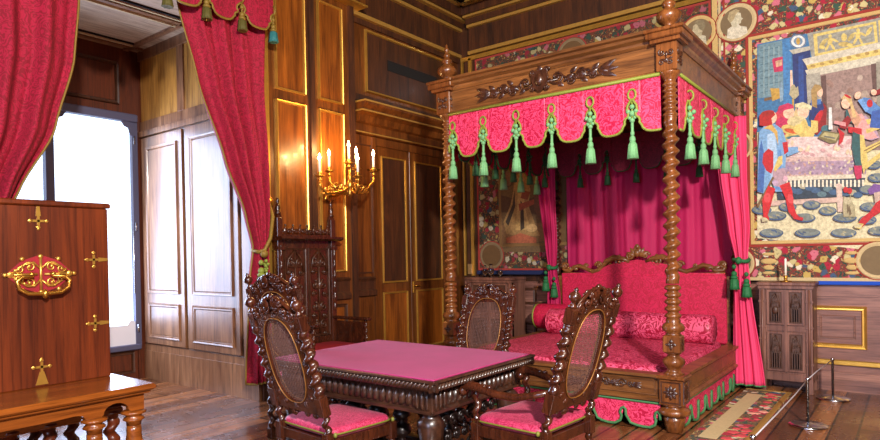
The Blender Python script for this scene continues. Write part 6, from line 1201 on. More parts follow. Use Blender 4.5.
# headboard
b = MB(); b.box(BX0+.14, BY1-.09, .3, BX1-.05, BY1-.03, 1.22); hb = b.build('headboard', M['bed'], bed)
b = MB(); hx0, hx1 = BX0+.2, BX1-.08; cxh = (hx0+hx1)/2
b.box(hx0, BY1-.12, .45, hx1, BY1-.085, 1.24, .015); b.prism([(hx0, 1.2), (hx1, 1.2), (hx1, 1.25), (cxh+.6, 1.26), (cxh+.35, 1.36), (cxh, 1.42), (cxh-.35, 1.36), (cxh-.6, 1.26), (hx0, 1.25)], BY1-.115, BY1-.09)
b.build('headboard_upholstery', M['head'], hb)
b = MB(); b.at(T(cxh, BY1-.1, 1.3))
for s_ in (1, -1):
    X = lambda v: s_*v
    b.tube([(X(1.0), 0, .03), (X(.98), 0, -.01), (X(.9), 0, -.02), (X(.84), 0, .03), (X(.76), 0, .045), (X(.68), 0, .01), (X(.58), 0, -.03), (X(.5), 0, -.01), (X(.44), 0, .05), (X(.4), 0, .1), (X(.3), 0, .15), (X(.18), 0, .13), (X(.1), 0, .09)], [.018, .022, .03, .026, .03, .026, .03, .026, .03, .036, .036, .03, .022], 8)
    b.tube([(X(1.0), 0, -.045), (X(.85), 0, -.05), (X(.55), 0, -.06), (X(.4), 0, -.01), (X(.25), 0, .06), (0, 0, .09)], .014, 6)
    b.scroll(X(.97), .045, .045, 1.3, .018, PI if s_ > 0 else 0, -s_); b.scroll(X(.5), .05, .05, 1.3, .018, 0 if s_ > 0 else PI, s_)
    b.scroll(X(.22), .1, .07, 1.4, .02, PI/2, -s_); b.scroll(X(.34), .05, .04, 1.2, .014, 0, s_); b.scroll(X(.1), .17, .05, 1.2, .016, 0, s_); b.scroll(X(.68), .04, .035, 1.2, .014, 0, -s_)
    for a in (.4, 1.0, 1.5): b.leaf(X(.02), .16, .13, .03, (a if s_ > 0 else PI-a), -.01, .03)
    for v in (.78, .86): b.leaf(X(v), .0, .1, .025, (.3 if s_ > 0 else PI-.3), -.01, .02)
b.ball((0, -.02, .2), .04, .03, .05); b.ball((0, -.01, .28), .03, .02, .03)
b.build('headboard_cresting', M['bed'], hb)
# mattress with damask spread, bolsters
def cushion(name, x0, y0, z0, x1, y1, z1, mat, puff=.04, n=24, parent=None, seed=0):
    """rounded stuffed slab"""
    b = MB(); vs = []; r = random.Random(seed); N = n; hx, hy = (x1-x0)/2, (y1-y0)/2; cx, cy = (x0+x1)/2, (y0+y1)/2
    prof = []
    for k in range(9):
        t = k/8; a = -PI/2+PI*t; prof.append((1-(1-math.cos(a))*puff/min(hx, hy), (z0+z1)/2+(z1-z0)/2*math.sin(a)))
    ring = []
    for i in range(N*4):
        u = i/(N*4)*2*PI; c, q = math.cos(u), math.sin(u); e = .22
        ring.append((math.copysign(abs(c)**e, c), math.copysign(abs(q)**e, q)))
    m_ = len(ring)
    for s_, z in prof:
        for x, y in ring: vs.append((cx+x*hx*s_, cy+y*hy*s_, z))
    fs = [(k*m_+i, k*m_+(i+1) % m_, k*m_+m_+(i+1) % m_, k*m_+m_+i) for k in range(8) for i in range(m_)]
    b0 = len(vs)
    for q, h in ((.9, .25), (.6, .7), (.3, .95)):
        for x, y in ring: vs.append((cx+x*hx*q*prof[-1][0]*1.0, cy+y*hy*q*prof[-1][0], z1+h*puff*.5))
    for k in range(3):
        base0 = (8*m_) if k == 0 else b0+(k-1)*m_; base1 = b0+k*m_
        fs += [(base0+i, base0+(i+1) % m_, base1+(i+1) % m_, base1+i) for i in range(m_)]
    fs.append(tuple(b0+2*m_+i for i in range(m_))); fs.append(tuple(range(m_-1, -1, -1)))
    b.add(vs, fs, True); return b.build(name, mat, parent)
o = cushion('mattress', BX0+.08, BY0+.06, .30, BX1-.06, BY1-.14, .51, M['spread'], .05); tag(o, 'crimson damask covered mattress filling the four-poster bed', 'mattress')
def bolster(x0, x1, y, z, r, label):
    t = thing('bolster', label, 'pillow', ((x0+x1)/2, y, z-r))
    b = MB(); b.at(T(x0, y, z), RY(PI/2)); L = x1-x0
    b.lathe([(r*.9, 0), (r*.98, .015), (r, .05)]+[(r*(1+.02*math.sin(k)), .05+(L-.1)*k/14) for k in range(1, 14)]+[(r, L-.05), (r*.98, L-.015), (r*.9, L)], n=28); b.build('cover', M['spread'], t)
    b = MB()
    for x in (x0+.004, x1-.004): b.tube([(x, y+r*.95*math.cos(a), z+r*.95*math.sin(a)) for a in [2*PI*i/20 for i in range(20)]], .007, 6, True)
    b.build('piping', M['spread'], t)
bolster(BX0+.28, BX1-.1, 6.95, .67, .155, 'long crimson damask bolster pillow lying across the head of the bed')
t = thing('bolster', 'round plain rose bolster end behind the left rear bed post', 'pillow', (-3.78, 7.27, .52))
b = MB(); b.at(T(-3.98, 7.27, .69), RY(PI/2)); b.lathe([(.14, 0), (.16, .02), (.165, .1), (.165, .5), (.16, .6), (.14, .62)], n=28); b.build('cover', M['head'], t)
b = MB(); b.tube([(-3.975, 7.27+.15*math.cos(a), .69+.15*math.sin(a)) for a in [2*PI*i/20 for i in range(20)]], .012, 6, True); b.build('piping', M['braid'], t)
# bed hangings
t = thing('bed_curtain', 'wide rose silk curtain hanging in folds behind the headboard', 'curtain', (-2.7, 7.66, 0))
drape('cloth', [(3.0, -3.72, -1.66), (1.0, -3.72, -1.66)], 0, M['bedc'], t, 9, .03, 'x', 7.655, nu=200, seed=4)
def tied_curtain(label, tab, at0, folds, amp, seed, tx, tz, w, ty, silk='bedc_lit'):
    t = thing('bed_curtain', label, 'curtain', (tx, ty, 0))
    drape('cloth', tab, 0, M[silk], t, folds, amp, 'x', at0, seed=seed, hem=M['green2'])
    b = MB(); b.tube([(tx+w*math.cos(a), at0+(amp*1.4+.02)*math.sin(a), tz+.01*math.sin(a*2)) for a in [2*PI*i/16 for i in range(16)]], .022, 6, True); b.ball((tx-.01, at0-amp*1.4-.03, tz), .035, .03, .04); b.build('tieback', M['dgreen2'], t)
    for dx, dz in ((-.05, -.04), (.07, -.12)): tassel(t, tx+dx, at0-amp*1.4-.05, tz+dz, .27, 'dgreen2', 'dgreen2', loop=False)
M['dgreen2'] = flat('bottle_green_cord', srgb(24, 100, 52), .7, 0, .3, 60, .3)
tied_curtain('rose silk curtain tied with green cord at the right head post', [(2.95, -1.78, -1.42), (2.3, -1.70, -1.42), (1.75, -1.62, -1.40), (1.42, -1.545, -1.425), (1.1, -1.56, -1.40), (.06, -1.58, -1.27)], 7.24, 3, .035, 9, -1.485, 1.40, .075, 7.24)
tied_curtain('narrow rose silk curtain tied with green cord at the left head post', [(2.95, -4.08, -3.74), (2.3, -3.99, -3.74), (1.6, -3.90, -3.73), (1.33, -3.86, -3.76), (1.0, -3.88, -3.70), (.1, -3.93, -3.66)], 7.38, 3, .03, 12, -3.81, 1.33, .06, 7.38, 'bedc')
# ================================================================ alcove curtains
t = thing('alcove_curtain', 'crimson damask curtain drawn back to the right of the window alcove', 'curtain', (-5.42, 3.9, 0))
tb = [(4.3, 3.02, 4.1), (3.95, 3.12, 4.09), (3.24, 3.31, 4.05), (2.5, 3.57, 4.06), (1.96, 3.79, 4.05), (1.62, 3.875, 4.02), (1.3, 3.83, 4.03), (.22, 3.79, 4.04)]
o, vs, n, nz = drape('cloth', tb, .02, M['curt'], t, 4, .07, 'y', -5.42, seed=3)
b = MB(); b.tube([(v[0]+.0, v[1]-.01, v[2]) for v in vs[0::n]], .009, 5); b.tube([vs[nz*n+i] for i in range(0, n, 2)], .014, 5); b.build('edge_braid', M['obraid'], t)
b = MB(); b.tube([(-5.46, 4.11, 2.1), (-5.36, 4.08, 1.95), (-5.3, 4.0, 1.72), (-5.3, 3.93, 1.6), (-5.33, 3.88, 1.58), (-5.44, 3.87, 1.6)], .02, 7); b.ball((-5.3, 3.92, 1.56), .04, .045, .04); b.build('tieback', M['obraid'], t)
tassel(t, -5.3, 3.94, 1.52, .42, 'braid', 'braid', loop=False); tassel(t, -5.3, 3.88, 1.5, .3, 'braid', 'odgreen', loop=False)
b = MB(); b.at(T(-5.5, 4.115, 2.115), RY(PI/2)); b.lathe([(.03, 0), (.02, .02), (.06, .025), (.065, .035), (.05, .045), (.04, .04), (.03, .05), (.002, .055)], n=24); tag(b.build('tieback_rosette', M['brass']), 'round brass rosette holding the cord of the right alcove curtain', 'curtain hook')
t = thing('alcove_curtain', 'crimson damask curtain drawn back to the left of the window alcove', 'curtain', (-5.42, 1.6, 0))
tb = [(4.3, .9, 2.26), (3.67, .95, 2.235), (3.165, 1.0, 2.19), (2.57, 1.05, 2.04), (2.05, 1.15, 1.78), (1.62, 1.3, 1.52), (1.3, 1.28, 1.5), (.22, 1.2, 1.56)]
o, vs, n, nz = drape('cloth', tb, .02, M['curt'], t, 4, .08, 'y', -5.42, seed=8)
b = MB(); b.tube([(v[0]+.0, v[1]+.01, v[2]) for v in vs[n-1::n]], .009, 5); b.build('edge_braid', M['obraid'], t)
t = thing('curtain_valance', 'scalloped crimson valance with dark tassels heading the alcove curtains', 'valance', (-5.35, 2.5, 3.9))
valance('cloth', M['curt'], M['obraid'], t, T(-5.3, .6, 0) @ RZ(PI/2), 3.49, 9, 4.45, 3.86, 4.06, (1, 1, .26, 'obraid', 'odgreen'), .02)
tassel(t, -5.3, 4.09, 4.03, .26, 'obraid', 'teal') if 'teal' in M else None
b = MB(); b.box(-5.42, .5, 4.4, -5.28, 4.12, 4.46); b.build('pelmet_board', M['dpanel'], t)
# ================================================================ centre table
def gadroon(mb, x0, x1, y, z0, z1, n, slant=.5, d=.02):
    w = (x1-x0)/n
    for i in range(n):
        cx = x0+w*(i+.5); h = (z1-z0)/2; zc = (z0+z1)/2
        vs = []; N = 8
        for k in range(5):
            t = k/4*PI; r = math.sin(t)*.9+.1; zz = zc-h*math.cos(t)*.98; sx = slant*w*math.cos(t)*-.5
            for j in range(5):
                a = PI*j/4; vs.append((cx+sx-math.cos(a)*w*.46*r, y-math.sin(a)*d*r, zz))
        mb.add(vs, [(k*5+j, k*5+j+1, k*5+5+j+1, k*5+5+j) for k in range(4) for j in range(4)], True)
TX0, TX1, TY0, TY1 = -3.72, -2.17, 2.74, 3.92
tbl = thing('carved_table', 'heavily carved dark oak table with a pink velvet top', 'table', ((TX0+TX1)/2, (TY0+TY1)/2, 0))
b = MB(); b.box(TX0+.03, TY0+.03, .72, TX1-.03, TY1-.03, .775); b.box(TX0+.015, TY0+.015, .768, TX1-.015, TY1-.015, .782, .004)
for M4, L in ((T(TX0, TY0, 0), TX1-TX0), (T(TX1, TY0, 0) @ RZ(PI/2), TY1-TY0), (T(TX1, TY1, 0) @ RZ(PI), TX1-TX0), (T(TX0, TY1, 0) @ RZ(-PI/2), TY1-TY0)):
    b.at(M4); b.prof([(.04, .715), (.02, .72), (.012, .73), (.018, .765), (.0, .772), (.004, .782), (.04, .784)], .0, L); gadroon(b, .015, L-.015, .014, .722, .768, int(L/.032), .9, .018)
tt = b.build('tabletop', M['table'], tbl)
b = MB(); b.box(TX0+.03, TY0+.03, .775, TX1-.03, TY1-.03, .79, .004); b.build('velvet_top', M['velvet'], tt)
b = MB()
for M4, L in ((T(TX0+.09, TY0+.09, 0), TX1-TX0-.18), (T(TX1-.09, TY0+.09, 0) @ RZ(PI/2), TY1-TY0-.18), (T(TX1-.09, TY1-.09, 0) @ RZ(PI), TX1-TX0-.18), (T(TX0+.09, TY1-.09, 0) @ RZ(-PI/2), TY1-TY0-.18)):
    b.at(M4); b.box(0, 0, .565, L, .04, .72); gadroon(b, .09, L-.09, .0, .595, .7, int((L-.18)/.052), .35, .03); b.prof([(.0, .565), (-.02, .568), (-.02, .585), (0, .595)], 0, L); b.prof([(.0, .705), (-.035, .712), (-.035, .722), (0, .722)], 0, L)
b.build('apron', M['table'], tbl)
for x in (TX0+.15, TX1-.15):
    for y in (TY0+.15, TY1-.15):
        b = MB(); b.box(x-.07, y-.07, .57, x+.07, y+.07, .715, .006)
        for a in (0, PI/2, PI, -PI/2):
            b.at(T(x, y, .645), RZ(a))
            for k in range(3): b.at(T(x, y, .645), RZ(a), T((k-1)*.04, 0, 0)); b.ball((0, -.075, 0), .014, .018, .055)
        b.at(); b.lathe([(.05, .57), (.055, .56), (.04, .55), (.06, .53), (.075, .51), (.078, .48), (.07, .42), (.055, .34), (.04, .3), (.05, .29), (.05, .27), (.035, .255), (.05, .24), (.07, .21), (.075, .18), (.055, .15), (.05, .14)], x, y, 24, 12, .07)
        b.box(x-.06, y-.06, .06, x+.06, y+.06, .14, .006); b.lathe([(.04, 0), (.06, .02), (.06, .045), (.04, .06)], x, y); b.build('leg', M['table'], tbl)
for x in (TX0+.55, TX0+.78, TX1-.55):
    for y in (TY0+.34, TY1-.34):
        b = MB(); b.lathe([(.03, .565), (.045, .55), (.03, .53), (.02, .515), (.03, .5), (.055, .475), (.06, .45), (.03, .425), (.02, .41), (.045, .39), (.065, .36), (.06, .33), (.03, .31), (.02, .29), (.05, .26), (.055, .23), (.03, .2), (.03, .14)], x, y, 16); b.build('baluster', M['black'], tbl)
b = MB(); b.box(TX0+.1, TY0+.3, .07, TX1-.1, TY0+.38, .14, .008); b.box(TX0+.1, TY1-.38, .07, TX1-.1, TY1-.3, .14, .008); b.box(TX0+.12, TY0+.1, .07, TX0+.2, TY1-.1, .14, .008); b.box(TX1-.2, TY0+.1, .07, TX1-.12, TY1-.1, .14, .008); b.build('stretcher', M['table'], tbl)
for x in (TX0+.16, TX1-.16):
    b = MB(); b.at(T(x, 0, 0), RZ(PI/2)); 
    for y in [TY0+.3+.09*k for k in range(7)]:
        b.scroll(y, .47, .045, 1.3, .013, 0, 1); b.scroll(y+.03, .37, .04, 1.3, .012, 2, -1); b.scroll(y, .28, .035, 1.2, .011, 1, 1); b.leaf(y, .53, .05, .02, PI/2, 0, .02)
    b.box(TY0+.22, -.012, .53, TY1-.22, .012, .56); b.box(TY0+.22, -.012, .225, TY1-.22, .012, .245)
    b.build('openwork_panel', M['black'], tbl)

# ================================================================ carved chairs
def chair(label, arm, x, y, rz, sc=1.0):
    c = thing('carved_chair' if not arm else 'carved_armchair', label, 'chair', (x, y, 0), rz)
    W_, ZT, ZS = .235, 1.2, .44
    lean = lambda z: -.02-.165*max(0, z-.6)/.6 if z > .6 else -.02*max(0, (z-.44))/.16
    cm = M['chair']
    for s_ in (-1, 1):
        p = MB(); X = s_*W_
        p.box(X-.025, -.025, .36, X+.025, .025, .47, .004); p.twist((X, 0, .08), (X, 0, .36), .026, 3, 8, .4); p.box(X-.024, -.024, .0, X+.024, .024, .08, .004)
        p.twist((X, 0, .47), (X, lean(.57), .57), .024, 1.3, 8, .4)
        p.at(T(X, lean(.57), .57), RX(.27)); p.box(-.028, -.028, 0, .028, .028, .12, .005); p.twist((0, 0, .12), (0, 0, .51), .035, 5.5, 10, .3); p.box(-.027, -.026, .51, .027, .026, .6, .006)
        p.lathe([(.02, .6), (.026, .608), (.016, .618), (.012, .63), (.026, .64), (.032, .655), (.03, .672), (.018, .685), (.01, .69), (.014, .7), (.004, .712)], n=12)
        p.build('back_post', cm, c, False)
        p = MB(); fx = s_*(W_+.02); p.box(fx-.026, .44, .34, fx+.026, .492, .45, .005); p.twist((fx, .466, .09), (fx, .466, .34), .026, 2.8, 8, .4); p.box(fx-.026, .44, .02, fx+.026, .492, .1, .004); p.ball((fx, .466, .015), .028, .028, .016)
        if arm:
            p.box(fx-.022, .44, .45, fx+.022, .49, .47, .003); p.twist((fx, .466, .47), (fx, .46, .645), .024, 1.8, 8, .4)
        p.build('front_leg', cm, c, False)
        if arm:
            p = MB(); o_ = s_*.06
            path = [(X, -.03, .685), (X+o_*.3, .06, .66), (X+o_*.6, .17, .635), (X+o_*.9, .3, .64), (X+o_, .42, .665), (X+o_, .5, .672), (X+o_, .545, .655), (X+o_, .55, .625), (X+o_, .53, .61)]
            p.tube(path, [.018, .02, .022, .024, .028, .032, .034, .028, .018], 8, flat=1.0)
            for k in range(5): p.ball((X+o_*.9, .34+.04*k, .675), .018, .018, .014, 6, 4)
            p.ball((X+o_, .53, .635), .036, .028, .034); p.build('armrest', cm, c, False)
    # back : crest, carved surround, caned oval, lower rail  (local panel space leaned with the posts)
    def BK(q): return q.at(T(0, lean(.57), .57), RX(.27))
    q = BK(MB())
    out = []
    for k in range(33):
        a = 2*PI*k/32; out.append((.162*math.copysign(abs(math.cos(a))**.8, math.cos(a)), .318+.255*math.copysign(abs(math.sin(a))**.85, math.sin(a))))
    out = out[:-1]
    inn = out
    n = 32; ring = []
    def rectpt(x, z):   # outer edge of the surround
        a = math.atan2(z-.318, x*1.65); ex = .208*math.copysign(min(1, abs(math.cos(a))*1.35), math.cos(a)); ez = .318+.285*math.copysign(min(1, abs(math.sin(a))*1.25), math.sin(a)); return ex, ez
    vs = []
    for x_, z_ in inn: vs.append((x_, -.014, z_))
    for x_, z_ in inn: vs.append((*[rectpt(x_, z_)[0]], -.014, rectpt(x_, z_)[1]))
    for x_, z_ in inn: vs.append((x_, .014, z_))
    for x_, z_ in inn: vs.append((rectpt(x_, z_)[0], .014, rectpt(x_, z_)[1]))
    fs = []
    for i in range(n):
        j = (i+1) % n; fs += [(i, j, n+j, n+i), (2*n+i, 3*n+i, 3*n+j, 2*n+j), (i, 2*n+i, 2*n+j, j), (n+i, n+j, 3*n+j, 3*n+i)]
    q.add(vs, [f[::-1] for f in fs])
    for sd, hh in ((-.014, -1), (.014, 1)):
        for i in range(0, 32, 2):
            x_, z_ = inn[i]; ex, ez = rectpt(x_, z_); mx, mz = (x_+ex)/2, (z_+ez)/2
            q.scroll(mx, mz, .018, 1.1, .007, i, 1 if i % 4 else -1, sd)
    q.build('back_frame', cm, c, False)
    q = BK(MB())
    for sd in (-.018, .018): q.tube([(x_*1.02, sd, .318+(z_-.318)*1.02) for x_, z_ in inn], .0035, 5, True)
    q.build('cane_bead', M['bead'], c, False)
    q = BK(MB())
    for k in range(-9, 10):
        xx = k*.0165; h = .252*(1-abs(xx/.162)**2.4)**.42 if abs(xx) < .162 else 0
        if h > .01: q.box(xx-.0009, -.002, .318-h, xx+.0009, .0, .318+h)
    for k in range(-20, 21):
        zz = k*.0125; h = .162*(1-abs(zz/.255)**2.4)**.42 if abs(zz) < .255 else 0
        if h > .01: q.box(-h, 0, .318+zz-.0013, h, .002, .318+zz+.0013)
    for k in range(-9, 10):       # the diagonal strands
        for s_ in (1, -1):
            pa = []
            for t_ in [i/24 for i in range(25)]:
                zz = -.25+.5*t_; xx = k*.045+s_*zz*.55
                if (abs(xx)/.15)**2.2+(abs(zz)/.25)**2.2 < 1: pa.append((xx, .001*s_, .318+zz))
            if len(pa) > 1: q.box(0, 0, 0, 0, 0, 0) if False else q.tube([pa[0], pa[-1]], .001, 3)
    q.build('cane_panel', M['cane'], c, False)
    q = BK(MB())
    for s_ in (1, -1):
        for y_ in (-.016, .016):
            q.scroll(s_*.045, .64, .04, 1.3, .010, PI/2, -s_, y_); q.scroll(s_*.11, .625, .038, 1.3, .010, PI/2, s_, y_); q.scroll(s_*.17, .595, .032, 1.2, .011, PI/2, -s_, y_)
            q.scroll(s_*.08, .67, .025, 1.1, .009, 0, s_, y_)
            for a in (.7, 1.2): q.leaf(s_*.02, .64, .07, .02, (a if s_ > 0 else PI-a), y_-.004, .015)
        q.tube([(s_*.205, 0, .57), (s_*.19, 0, .605), (s_*.15, 0, .64), (s_*.1, 0, .67), (s_*.05, 0, .69), (0, 0, .7)], .012, 6)
    q.prism([(-.2, .55), (.2, .55), (.19, .59), (.12, .63), (.05, .66), (-.05, .66), (-.12, .63), (-.19, .59)], -.008, .008); q.ball((0, 0, .7), .024, .016, .02)
    q.build('crest_rail', cm, c, False)
    q = BK(MB()); q.box(-.21, -.013, .0, .21, .013, .055, .004)
    for s_ in (1, -1): q.scroll(s_*.07, -.01, .03, 1.2, .01, 0, s_); q.scroll(s_*.14, -.005, .025, 1.2, .009, 0, -s_)
    q.build('lower_rail', cm, c, False)
    q = MB(); q.box(-W_-.02, .0, .37, W_+.02, .03, .43, .004); q.box(-W_-.04, .45, .36, W_+.04, .485, .44, .005)
    for s_ in (-1, 1): q.box(s_*(W_+.035), .0, .37, s_*(W_-.0), .47, .435, .004)
    q.box(-W_, .02, .40, W_, .46, .42); q.build('seat_frame', cm, c, False)
    q = cushion('seat_cushion', -W_-.025, .015, .432, W_+.025, .475, .492, M['seat'], .028, parent=None)
    q.parent = c
    q2 = MB(); ring = []
    for i in range(48):
        u = 2*PI*i/48; ring.append((math.copysign(abs(math.cos(u))**.22, math.cos(u))*(W_+.028), .245+math.copysign(abs(math.sin(u))**.22, math.sin(u))*.233, .458))
    q2.tube(ring, .006, 5, True)
    for s_ in (-1, 1): q2.ball((s_*(W_+.03), .47, .458), .013, .012, .016, 6, 5); q2.ball((s_*(W_+.03), .03, .458), .013, .012, .016, 6, 5)
    q2.build('piping', M['obr2'], q, False)
    q = MB(); q.twist((-W_, .23, .14), (W_, .23, .14), .02, 5, 7, .4)
    for s_ in (-1, 1): q.tube([(s_*W_, 0, .14), (s_*(W_+.02), .466, .14)], .018, 8)
    for k in range(-2, 3): q.scroll(k*.08, .24, .035, 1.2, .011, k, 1 if k % 2 else -1, .466)
    q.box(-W_, .456, .19, W_, .476, .2); q.box(-W_, .456, .29, W_, .476, .3); q.build('stretcher', cm, c, False)
    c.scale = (sc, sc, sc)
    return c
chair('carved cane-backed chair in the left foreground, seen from behind, pink cushion', False, -2.95, 2.44, R_(-5), 1.03)
chair('carved chair standing mostly hidden behind the left foreground chair', False, -4.04, 3.24, R_(5), 1.11)
chair('carved cane-backed armchair with pink cushion at the right end of the table', True, -1.65, 3.37, R_(85), 1.05)
chair('carved cane-backed chair on the far side of the table, facing the room', False, -2.93, 4.31, R_(180))

# ================================================================ high-backed gothic chair against the wall
g = thing('throne_chair', 'tall dark gothic armchair with tracery back against the left wall', 'chair', (-5.2, 4.56, 0), PI/2)
# local: X right = world +y, local -Y = world +x (front)
b = MB(); b.box(-.36, .2, .1, .36, .235, 1.7)
gp = b.build('back_panel', M['chair'], g, False)
b = MB()
for cx in (-.17, .17):
    b.frame(cx-.15, .62, cx+.15, 1.62, .02, .02, .2)
    for z in (1.45, 1.2, .95, .75):
        for s_ in (1, -1): b.scroll(cx+s_*.06, z, .055, 1.2, .012, PI/2, s_, .19); b.scroll(cx+s_*.08, z-.1, .035, 1.1, .01, 0, -s_, .19); b.leaf(cx, z-.05, .1, .025, PI/2+s_*.5, .195, .02)
    b.tube([(cx, .19, .65), (cx, .19, 1.6)], .01, 5)
    b.tube([(cx-.12, .19, 1.35), (cx-.09, .19, 1.5), (cx, .19, 1.6), (cx+.09, .19, 1.5), (cx+.12, .19, 1.35)], .01, 5)
b.build('tracery', M['carve'], gp, False)
for s_ in (-1, 1):
    b = MB(); X = s_*.38; b.box(X-.035, .17, 0, X+.035, .24, 1.95, .006); b.twist((X, .165, .9), (X, .165, 1.65), .018, 6, 7); b.box(X-.045, .155, 1.6, X+.045, .25, 1.64)
    b.box(X-.028, .18, 1.95, X+.028, .235, 1.98); b.lathe([(.03, 1.98), (.035, 2.0), (.02, 2.02), (.028, 2.05), (.024, 2.09), (.012, 2.1), (.02, 2.12), (.018, 2.15), (.002, 2.17)], X, .205, 10); b.build('back_post', M['chair'], g, False)
    b = MB(); b.twist((X, -.33, .46), (X, -.33, .8), .022, 5, 7); b.box(X-.03, -.36, 0, X+.03, -.3, .47, .005); b.build('front_post', M['chair'], g, False)
    b = MB(); b.box(X-.035, -.39, .8, X+.035, .17, .835, .01); b.box(X-.01, -.3, .46, X+.01, .17, .78); b.build('armrest', M['chair'], g, False)
b = MB(); b.prof([(.2, 1.7), (.1, 1.7), (.06, 1.72), (.06, 1.745), (.25, 1.745), (.25, 1.7)], -.44, .44); b.box(-.34, .17, 1.745, .34, .19, 1.77)
for k in range(-3, 4):
    b.leaf(k*.1, 1.76, .11, .02, PI/2, .18, .02); b.scroll(k*.1+.05, 1.8, .035, 1.1, .009, 0, 1, .18); b.scroll(k*.1-.05, 1.8, .035, 1.1, .009, PI, -1, .18); b.ball((k*.1, .18, 1.87), .014)
b.build('cresting', M['chair'], g, False)
b = MB(); b.box(-.4, -.34, .3, .4, .2, .46, .006); b.box(-.38, -.2, .0, .38, .18, .08); b.box(-.36, -.22, .08, .36, -.2, .3); b.build('seat_box', M['chair'], g, False)
cushion('seat_cushion', -.35, -.33, .46, .35, .16, .55, M['redvelvet'], .03, parent=None).parent = g

# ================================================================ chest on its twisted stand
st = thing('chest_stand', 'honey-brown walnut side stand with arches and twisted columns, lower left', 'stand', (-4.2, 1.1, 0))
b = MB(); b.box(-4.95, .2, .695, -3.8, 1.98, .735, .012); b.box(-4.93, .22, .675, -3.83, 1.955, .697, .006); b.build('top_board', M['stand'], st)
def apron(x):
    b = MB(); b.at(LW(x)); poly = [(1.93, .675), (1.93, .56), (1.86, .56)]
    poly += [(1.76+.075*math.cos(a), .585+.055*math.sin(a)) for a in [PI*k/10 for k in range(11)]]
    poly += [(1.66, .56), (1.6, .56)]+[(1.52+.06*math.cos(a), .58+.03*math.sin(a)) for a in [PI*k/12 for k in range(7)]]
    poly += [(1.4, .605), (.9, .605), (.78, .60)]+[(.72+.06*math.cos(a), .58+.03*math.sin(a)) for a in [PI/2+PI*k/12 for k in range(7)]]+[(.62, .56), (.56, .56)]
    poly += [(.48+.075*math.cos(a), .585+.055*math.sin(a)) for a in [PI*k/10 for k in range(11)]]+[(.38, .56), (.27, .56), (.27, .675)]
    # built from vertical slices so that the arches stay clean
    low = sorted(poly[1:-1]); xs = sorted(set(round(p[0], 4) for p in low))
    for a, c_ in zip(low, low[1:]):
        if c_[0]-a[0] > 1e-4: b.prism([(a[0], a[1]), (c_[0], c_[1]), (c_[0], .675), (a[0], .675)], 0, .04)
    return b.build('arched_apron', M['stand'], st)
apron(-3.87); apron(-4.85)
b = MB(); b.box(-4.86, 1.89, .57, -3.9, 1.93, .675); b.box(-4.86, .27, .57, -3.9, .31, .675); b.build('end_rail', M['stand'], st)
def column(x, y, tw, mat):
    b = MB(); b.lathe([(.055, .575), (.074, .566), (.074, .556), (.05, .545), (.045, .535), (.06, .525), (.063, .515), (.045, .505), (.042, .48)], x, y, 16)
    if tw: b.twist((x, y, .14), (x, y, .53), .044, 3.4, 10, .34)
    else: b.lathe([(.042, .48), (.044, .45), (.044, .42), (.05, .38), (.055, .33), (.03, .29), (.045, .25), (.045, .2), (.03, .16), (.04, .14)], x, y, 16)
    b.box(x-.045, y-.045, .06, x+.045, y+.045, .14, .005); b.lathe([(.03, 0), (.045, .02), (.045, .04), (.03, .06)], x, y); b.build('column', mat, st)
for y in (1.875, 1.64, .6, .36): column(-3.895, y, False, M['stand'])
for x, ys in ((-4.2, (1.875, 1.5, 1.3, 1.1, .9, .7)), (-4.825, (1.875, 1.64, 1.2, .8, .36))):
    for y in ys: column(x, y, True, M['chest'])
b = MB(); b.box(-4.87, .3, .07, -4.8, 1.93, .12, .008); b.box(-3.93, .3, .07, -3.86, 1.93, .12, .008); b.box(-4.25, .3, .5, -4.15, 1.93, .55, .008); b.box(-4.25, .3, .07, -4.15, 1.93, .12, .008); b.build('stretcher', M['stand'], st)
ch = thing('travelling_chest', 'tall walnut chest with gilt mounts and iron handle standing on the stand', 'chest', (-4.55, 1.3, .735))
b = MB(); b.box(-4.86, .68, .735, -4.3, 1.925, 1.86, .006); b.build('body', M['chest'], ch)
b = MB(); b.box(-4.88, .66, 1.86, -4.285, 1.94, 1.895, .008); b.build('lid', M['chest'], ch)
b = MB(); b.at(LW(-4.3)); zc, yc = 1.435, 1.515
b.prism([(yc-.19, zc), (yc-.1, zc+.085), (yc, zc+.12), (yc+.1, zc+.085), (yc+.19, zc), (yc+.1, zc-.085), (yc, zc-.12), (yc-.1, zc-.085)], -.006, 0); b.cur = 1
for s_ in (1, -1):
    for v in (1, -1):
        b.scroll(yc+s_*.06, zc+v*.045, .035, 1.2, .008, 0 if s_ > 0 else PI, s_*v, -.01); b.scroll(yc+s_*.115, zc+v*.035, .028, 1.1, .007, 0 if s_ > 0 else PI, -s_*v, -.01)
        b.ball((yc+s_*.1, -.01, zc+v*.095), .014, .01, .014); b.tube([(yc, -.01, zc+v*.03), (yc+s_*.04, -.012, zc+v*.075), (yc+s_*.1, -.01, zc+v*.055), (yc+s_*.15, -.01, zc+v*.012)], .007, 5)
    b.tube([(yc+s_*.02, -.01, zc), (yc+s_*.19, -.01, zc)], .009, 5); b.ball((yc+s_*.19, -.01, zc), .014, .01, .014); b.leaf(yc+s_*.14, zc, .05, .02, 0 if s_ > 0 else PI, -.01, .01)
b.tube([(yc, -.01, zc-.115), (yc, -.01, zc+.115)], .009, 5); b.ball((yc, -.01, zc+.11), .015, .01, .015); b.ball((yc, -.01, zc-.11), .015, .01, .015)
b.build('pierced_plate', [M['redvelvet'], M['gold']], ch)
